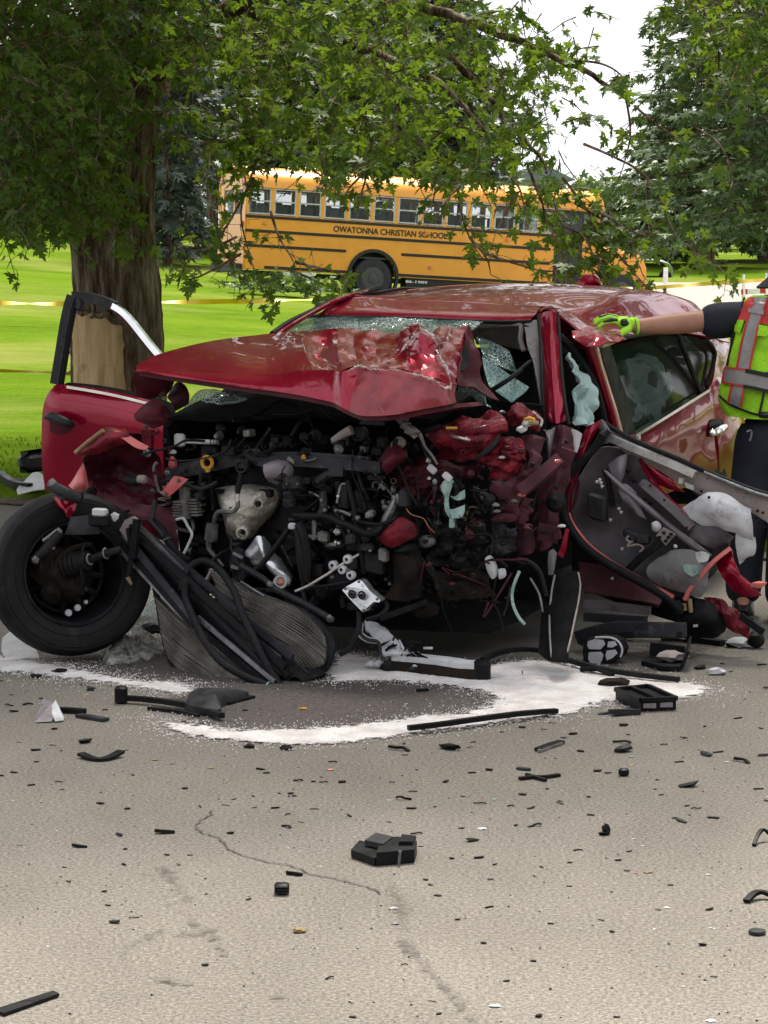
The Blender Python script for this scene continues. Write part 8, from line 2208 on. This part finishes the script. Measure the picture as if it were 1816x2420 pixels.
for i in range(9): MB().rock(p_[0].lerp(p_[2], rb.random()) + Vector((rb.gauss(0, .02), rb.gauss(0, .03), .03)), rb.uniform(.015, .04), i, (1.3, .8, .7), .5).build('torn_lump', M[rb.choice(['black_plastic', 'white_cloth', 'grey_plastic'])], wb, smooth=False)
# pale and dark pieces around the torn wheel
mb = MB().sheet([[gp('D', *q[:2]) + Vector((0, 0, q[2])) for q in r] for r in (((15, 1150, .05), (80, 1130, .07), (140, 1140, .06), (190, 1165, .03)), ((10, 1180, .02), (80, 1175, .03), (150, 1180, .025), (215, 1190, .01)), ((30, 1200, .004), (90, 1205, .004), (160, 1205, .004), (222, 1202, .004)))], th=.004, sub=4, amp=.006)
thing1(mb, 'crumpled_paper', 'white_plastic', 'white crumpled sheet on the road just left of the torn off wheel', 'paper')
lump = MB().dome([gp('D', *q) + Vector((0, 0, .01)) for q in ((555, 1165), (640, 1120), (760, 1090), (870, 1085), (930, 1120), (920, 1175), (830, 1215), (700, 1235), (600, 1240))], (0, -.02, .065), amp=.05, sc=14, steps=8, lip=.01)
s = NT('insulation')
n1 = s.noise(24, det=8, ro=.7)
s.set(col=s.ramp(n1, [(.35, (.03, .028, .025)), (.5, (.20, .19, .17)), (.66, (.42, .41, .38))]), ro=.95)
s.bump(n1, .8, .02)
thing1(lump, 'insulation_lump', 'insulation', 'ragged grey lump of insulation on the road between wheel and radiator', 'debris')
thing1(MB().rock(gp('D', 850, 1080) + Vector((0, 0, .035)), .05, 6, (1.5, .8, .6), .4, sub=2), 'black_lump', 'black_plastic', 'black lump behind the grey insulation beside the radiator')
mb = MB()
for i in range(420):
    p = gp('D', rb.gauss(850, 55), rb.gauss(900, 60)) if i < 300 else gp('D', rb.gauss(720, 60), rb.gauss(1060, 40))
    k = rb.uniform(.003, .008)
    mb.add([(p.x - k, p.y, .004), (p.x, p.y - k, .004), (p.x + k, p.y, .004), (p.x, p.y + k, .004), (p.x, p.y, .004 + k * 1.4)], [(0, 1, 4), (1, 2, 4), (2, 3, 4), (3, 0, 4)])
mb.build('glass_crumbs', M['teal_plastic'], smooth=False, kind='stuff', label='crumbs of broken glass behind the torn off wheel')
mb = MB().sheet([[gp('A', *q[:2], .1) + Vector((0, 0, q[2])) for q in r] for r in (((95, 1335, .02), (140, 1310, .05), (200, 1285, .08), (250, 1290, .06)), ((100, 1350, .0), (150, 1345, .01), (200, 1340, .02), (250, 1335, .02)))], th=.006, sub=4, amp=.008)
thing1(mb, 'white_panel', 'white_plastic', 'white torn panel lying on the grass edge below the red door', 'panel')
thing1(MB().strip(catmull([gp('A', *q, .1) + Vector((0, 0, .03)) for q in ((0, 1255), (40, 1290), (90, 1318), (170, 1330))], 4), .05, .05), 'black_strip', 'black_plastic', 'black curved strip on the grass edge left of the red door', 'strip')
thing1(lay('F', [(1205, 1232), (1300, 1238), (1405, 1250)], .04, .025), 'trim_piece', 'black_plastic', 'straight black trim piece on the road below the torn door')
thing1(lay('F', [(1060, 1222), (1130, 1222), (1200, 1230)], .02, .012), 'trim_piece', 'black_plastic', 'thin black trim piece meeting the straight one below the torn door')
thing1(MB().rock(gp('F', 1510, 1258) + Vector((0, 0, .025)), .04, 3, (1.6, .8, .6), .5, sub=2), 'foam_chunk', 'white_cloth', 'white torn foam chunk on the road below the torn door', 'foam')
thing1(MB().rock(gp('F', 1590, 1262) + Vector((0, 0, .04)), .042, 8, (1, .9, 1), .25, sub=2), 'rubber_bush', 'rubber', 'round dark rubber bush next to the white foam chunk', 'bush')
thing1(MB().rock(gp('F', 1460, 1255) + Vector((0, 0, .02)), .03, 9, (1.3, .9, .7), .5, sub=2), 'black_chunk', 'black_plastic', 'black chunk just left of the white foam chunk')
thing1(MB().rock(gp('F', 1035, 1285) + Vector((0, 0, .015)), .028, 4, (1.5, .9, .5), .4, sub=2), 'glass_piece', 'teal_plastic', 'pale bluish glass piece above the broken tray', 'glass')
thing1(MB().rock(gp('F', 1370, 1410) + Vector((0, 0, .015)), .026, 14, (1.5, .9, .6), .5, sub=2), 'foam_chunk', 'white_cloth', 'small white foam bit right of the broken tray', 'foam')
thing1(MB().rock(gp('F', 795, 1480) + Vector((0, 0, .02)), .04, 12, (1.7, .8, .5), .6, sub=2), 'mud_clump', 'rust', 'dark ragged clump on the powder above the filter box')
thing1(MB().tube([gp('F', 280, 1400) + Vector((0, 0, .01)), gp('F', 285, 1445) + Vector((0, 0, .008)), gp('F', 360, 1448) + Vector((0, 0, .01)), gp('F', 430, 1450) + Vector((0, 0, .006))], .003, 5), 'bent_wire', 'rubber', 'thin bent wire lying on the white powder')
thing1(lay('E', [(870, 1625), (700, 1390)][:1] + [(900, 1390), (975, 1388)], .02, .012) if False else lay('E', [(915, 1392), (975, 1386)], .02, .012), 'small_strip', 'black_plastic', 'small black strip lying inside the ring of powder')
for (fr, x, y, r_, mt, lb) in (('D', 340, 1285, .045, 'black_plastic', 'black lump sitting on the left band of powder'), ('D', 200, 1310, .035, 'rust', 'low dark clump beside the left band of powder'), ('D', 510, 1380, .030, 'grey_plastic', 'grey pebble like lump below the left band of powder'),
                              ('Q', 1080, 398, .030, 'black_plastic', 'dark lump at the lower edge of the front powder band, left one of two'), ('Q', 1240, 405, .032, 'rust', 'dark lump at the lower edge of the front powder band, right one of two'), ('Q', 1310, 235, .024, 'orange_plastic', 'small yellow and black cap in the dark spill'), ('Q', 1295, 1195, .026, 'straw', 'brown dry leaf scrap low on the road')):
    thing1(MB().rock(gp(fr, x, y) + Vector((0, 0, r_ * .25)), r_ * .55, x, (1.3, .9, .5), .7, sub=2), 'lump', mt, lb)
# light and coloured scraps
for (fr, x, y, L, mt, lb) in (('Q', 910, 488, .035, 'straw', 'pale tan sliver below the front powder band'), ('Q', 670, 452, .028, 'straw', 'small tan sliver left of the pale tan one'), ('Q', 230, 386, .03, 'straw', 'thin tan sliver near the mirror shard'), ('R', 425, 750, .035, 'white_cloth', 'white crumpled scrap right of the broken vent'), ('R', 1077, 793, .016, 'white_plastic', 'small white bit beside the jagged upright chunk'),
                              ('R', 1400, 947, .018, 'white_plastic', 'white bit on the right side of the road'), ('R', 1220, 1090, .02, 'white_plastic', 'white bit in the lower right of the road, beside a grey chip'), ('R', 1170, 1182, .014, 'white_plastic', 'white speck in the lower right of the road'), ('R', 482, 1517, .03, 'white_plastic', 'flat white scrap near the bottom of the picture'),
                              ('R', 1415, 1580, .03, 'white_plastic', 'flat white scrap at the very bottom right'), ('R', 1087, 942, .014, 'lamp_red', 'tiny red lens bit on the right of the road'), ('R', 1048, 930, .022, 'grey_plastic', 'grey oval chip beside the tiny red bit'), ('R', 1140, 938, .03, 'straw', 'tan leaf scrap beside the tiny red bit'), ('R', 480, 622, .022, 'teal_plastic', 'bluish glass bit right of centre'),
                              ('R', 1068, 438, .026, 'teal_plastic', 'pale bluish glass sliver below the filter box'), ('R', 1070, 477, .018, 'orange_plastic', 'small orange lens sliver below the filter box'), ('Q', 1430, 495, .03, 'copper', 'thin orange brown sliver near the centre of the road'), ('Q', 1535, 785, .016, 'white_plastic', 'white speck left of the broken vent'), ('R', 22, 625, .016, 'white_plastic', 'white speck above the broken vent'), ('R', 1480, 460, .02, 'white_plastic', 'white chip near the right edge below the powder'),
                              ('R', 40, 1095, .035, 'lilac_metal', 'pale flat scrap on the crack below the broken vent'), ('R', 50, 1160, .03, 'lilac_metal', 'pale square scrap on the crack below the flat one')):
    thing1(MB().rock(gp(fr, x, y) + Vector((0, 0, L * .10)), L * .42, x + y, (1.2, .7, .2), .7, sub=1), 'scrap', mt, lb, 'scrap', smooth=False)
# the small dark chips, one by one
chips = [('Q', q) for q in ((120, 212, 45), (60, 242, 45), (180, 186, 15), (40, 216, 35), (155, 410, 40), (365, 378, 60), (545, 410, 15), (745, 470, 14), (575, 517, 14), (62, 506, 30), (8, 520, 24), (268, 580, 16), (435, 640, 40), (548, 664, 30), (865, 652, 16), (975, 648, 30), (1012, 622, 20), (1095, 608, 26), (1100, 660, 18), (1190, 660, 34), (1245, 688, 24), (1358, 665, 34), (1510, 692, 46), (1300, 722, 16), (1240, 742, 52), (1000, 770, 30), (712, 768, 78), (518, 778, 45), (345, 828, 62), (542, 838, 16), (722, 862, 24), (822, 863, 22), (535, 905, 18), (772, 905, 24), (278, 916, 20), (295, 978, 26), (450, 1020, 20), (466, 1080, 18), (500, 1155, 42), (580, 1133, 40), (1270, 948, 70), (890, 1340, 30), (1425, 1396, 36), (1528, 1563, 36), (1075, 1055, 14), (1290, 543, 42), (1355, 546, 20), (1400, 548, 34), (1475, 548, 36), (1390, 525, 14), (1125, 492, 36), (1155, 508, 34), (1438, 462, 34), (1250, 608, 12), (1272, 608, 16), (1060, 240, 26), (85, 822, 22))]
chips += [('R', q) for q in ((65, 408, 90), (285, 404, 100), (90, 430, 26), (450, 495, 36), (380, 507, 34), (605, 494, 60), (920, 500, 36), (968, 508, 30), (1028, 377, 70), (1210, 386, 28), (1295, 358, 40), (850, 415, 34), (1030, 415, 90), (1275, 460, 40), (1395, 432, 56), (1443, 418, 44), (1545, 460, 76), (1640, 433, 50), (1530, 272, 36), (950, 253, 50), (1040, 256, 130), (760, 250, 34), (596, 312, 34), (690, 320, 24), (820, 340, 40), (1055, 342, 20), (1035, 303, 40), (35, 548, 24), (265, 547, 36), (125, 590, 32), (340, 610, 14), (85, 622, 60), (415, 640, 50), (548, 652, 28), (705, 577, 24), (594, 602, 38), (635, 660, 36), (760, 640, 36), (882, 612, 22), (118, 662, 40), (220, 654, 20), (20, 722, 22), (892, 690, 32), (1310, 565, 80), (1180, 538, 18), (1172, 578, 20), (1198, 602, 26), (1310, 650, 28), (1348, 662, 38), (1285, 718, 54), (1255, 703, 20), (1422, 702, 48), (1618, 577, 44), (650, 737, 60), (335, 747, 24), (140, 770, 46), (385, 800, 62), (570, 735, 18), (838, 842, 38), (1060, 847, 26), (1012, 886, 26), (410, 875, 40), (290, 878, 18), (480, 903, 12), (158, 825, 14), (232, 1037, 36), (455, 1088, 40), (318, 1142, 26), (938, 1145, 26), (200, 992, 14), (180, 970, 20), (985, 1195, 16), (1405, 1098, 38), (1375, 1252, 36), (1185, 1100, 26), (645, 1322, 24), (530, 1408, 24), (88, 1335, 14), (430, 1243, 18), (668, 1560, 44), (1005, 1563, 24), (240, 1550, 12), (208, 1495, 12), (1465, 80, 26), (1500, 70, 20), (1360, 58, 60), (1630, 40, 50), (1655, 140, 30), (1560, 190, 14), (680, 914, 14), (800, 895, 26), (1238, 993, 14), (720, 1160, 22), (460, 968, 20), (1425, 1390, 14), (800, 998, 14))]
protos = []
for i in range(10):
    kind = i % 3
    if kind == 0: mb = MB().rock((0, 0, .10), .5, i * 3, (1, .55, .30), .7, sub=1)
    elif kind == 1:
        mb = MB().prism([(-.5, -.12, .01), (-.1, -.2 + .05 * (i % 2), .01), (.5, -.06, .01), (.42, .14, .01), (0, .10, .01), (-.45, .12, .01)], (0, .02, .13))
    else:
        mb = MB().strip(catmull([Vector((-.5, 0, .07)), Vector((-.1, .08 * (i % 4), .09)), Vector((.2, .02, .14)), Vector((.5, -.08, .06))], 3), .16, .10)
    protos.append([mb.mesh('chip', M[q], Vector(), smooth=False) for q in ('black_plastic', 'grey_plastic', 'rust')])
CH = []
def chip(p, L, i):
    me = protos[rb.randrange(10)][0 if rb.random() < .78 else (1 if rb.random() < .6 else 2)]
    o = bpy.data.objects.new('plastic_chip', me); COL.objects.link(o)
    o.location = (p.x, p.y, .001)
    o.scale = (L, L * rb.uniform(.7, 1.3), L * rb.uniform(.6, 1.3))
    o.rotation_euler = (rb.gauss(0, .08), rb.gauss(0, .08), rb.gauss(0, .5) + (math.pi if rb.random() < .5 else 0))
    CH.append((o, p, me))
    OFF[o] = p
for i, (fr, q) in enumerate(chips):
    p = gp(fr, q[0], q[1])
    chip(p, max(.018, q[2] * FR[fr][2] * p.y / FPX * 1.15), i)
for i in range(58):                                    # finest specks near the wreck
    x, y = rb.uniform(0, 1816), 1480 + 420 * rb.random() ** 1.3
    if x > 300 and x < 1350 and y < 1560: continue
    chip(gp('S', x, y), rb.uniform(.012, .03), i)

LMK = [('broken vent', 'S 900 2025'), ('ribbed connector', 'S 666 2115'), ('round grey cap', 'R 1612 1202'), ('broad curved shard', 'R 1620 1055'), ('thin curved shard', 'R 1640 805'), ('short black strip', 'R 715 398'), ('brown twig', 'R 670 532'), ('square black block', 'R 1037 520'), ('jagged chunk', 'R 957 770'), ('filter box', 'R 1130 215'),
       ('long trim strip', 'R 430 300'), ('broken tray', 'F 1080 1370'), ('white foam chunk', 'F 1510 1258'), ('bracket arm', 'Q 740 230'), ('grey cover', 'Q 930 225'), ('black block', 'Q 310 248'), ('mirror shard', 'Q 212 285'), ('curved strip', 'Q 440 450'), ('flat bar', 'Q 130 1500'), ('brown leaf scrap', 'Q 1295 1195'), ('tan sliver', 'Q 910 488'), ('left crack corner', 'Q 840 735'),
       ('tiny red bit', 'R 1087 942'), ('lower right white bit', 'R 1220 1090'), ('bottom white scrap', 'R 482 1517'), ('white crumpled scrap', 'R 425 750'), ('orange brown sliver', 'Q 1430 495'), ('torn wheel', 'D 400 1180'), ('crumpled paper', 'D 110 1170'), ('floor mat', 'F 500 1340'), ('cell pad', 'F 740 1350'), ('rubber seal', 'R 850 70'), ('right powder lump', 'Q 1240 405'), ('square pale scrap', 'R 50 1160'), ('bottom right scrap', 'R 1415 1580'), ('forked stain', 'Q 740 1000')]
LMK = [(n, Vector((*px(q.split()[0], float(q.split()[1]), float(q.split()[2])), 0))) for n, q in LMK]
grp = {}
for o, p, me in CH:
    x, y = vis(p)
    n, l = min(LMK, key=lambda t: math.hypot(t[1].x - x, (t[1].y - y) * 1.6))
    dx, dy = x - l.x, (y - l.y) * 1.6
    d = ('right of' if dx > 0 else 'left of') if abs(dx) > abs(dy) else ('below' if dy > 0 else 'above')
    c_ = {'black_plastic': 'black', 'grey_plastic': 'grey', 'rust': 'brown'}[me.materials[0].name]
    grp.setdefault((c_, d, n), []).append((math.hypot(dx, dy), o))
ORD = ['nearest', 'second', 'third', 'fourth', 'fifth', 'sixth', 'seventh', 'eighth', 'ninth', 'tenth', 'eleventh', 'twelfth', 'thirteenth', 'fourteenth', 'fifteenth', 'sixteenth']
for (c_, d, n), L in grp.items():
    L.sort(key=lambda t: t[0])
    for k, (_, o) in enumerate(L):
        lab = 'small %s plastic chip just %s the %s' % (c_, d, n) if len(L) == 1 else 'small %s plastic chip %s the %s, %s of %s outward' % (c_, d, n, ORD[k].replace('nearest', 'first'), {2: 'two', 3: 'three', 4: 'four', 5: 'five', 6: 'six', 7: 'seven', 8: 'eight', 9: 'nine'}.get(len(L), 'many'))
        tag(o, lab, 'debris', 'small dark chips scattered over the road')

# grit, paint flakes and glass crumbs too fine to count
for nm, mt_, n_, lab in (('grit', 'black_plastic', 900, 'fine dark grit strewn over the road round the wreck'), ('paint_flakes', 'red_paint', 90, 'tiny red paint flakes strewn before the wreck'), ('glass_crumbs', 'white_cloth', 420, 'fine pale glass crumbs strewn over the road')):
    mb = MB()
    for i in range(n_):
        x, y = rb.uniform(-40, 1860), 1480 + 940 * rb.random() ** 1.9
        if 330 < x < 1380 and y < 1600: continue
        p = gp('S', x, y); k = rb.uniform(.0015, .005)
        a = rb.uniform(0, 6.28)
        q = [Vector((p.x + math.cos(a + t) * k * rb.uniform(.5, 1.6), p.y + math.sin(a + t) * k * rb.uniform(.5, 1.6), .0015)) for t in (0, 2.1, 4.2)]
        mb.add(q + [p + Vector((0, 0, k * .9))], [(0, 1, 3), (1, 2, 3), (2, 0, 3)])
    mb.build(nm, M[mt_], smooth=False, kind='stuff', label=lab)
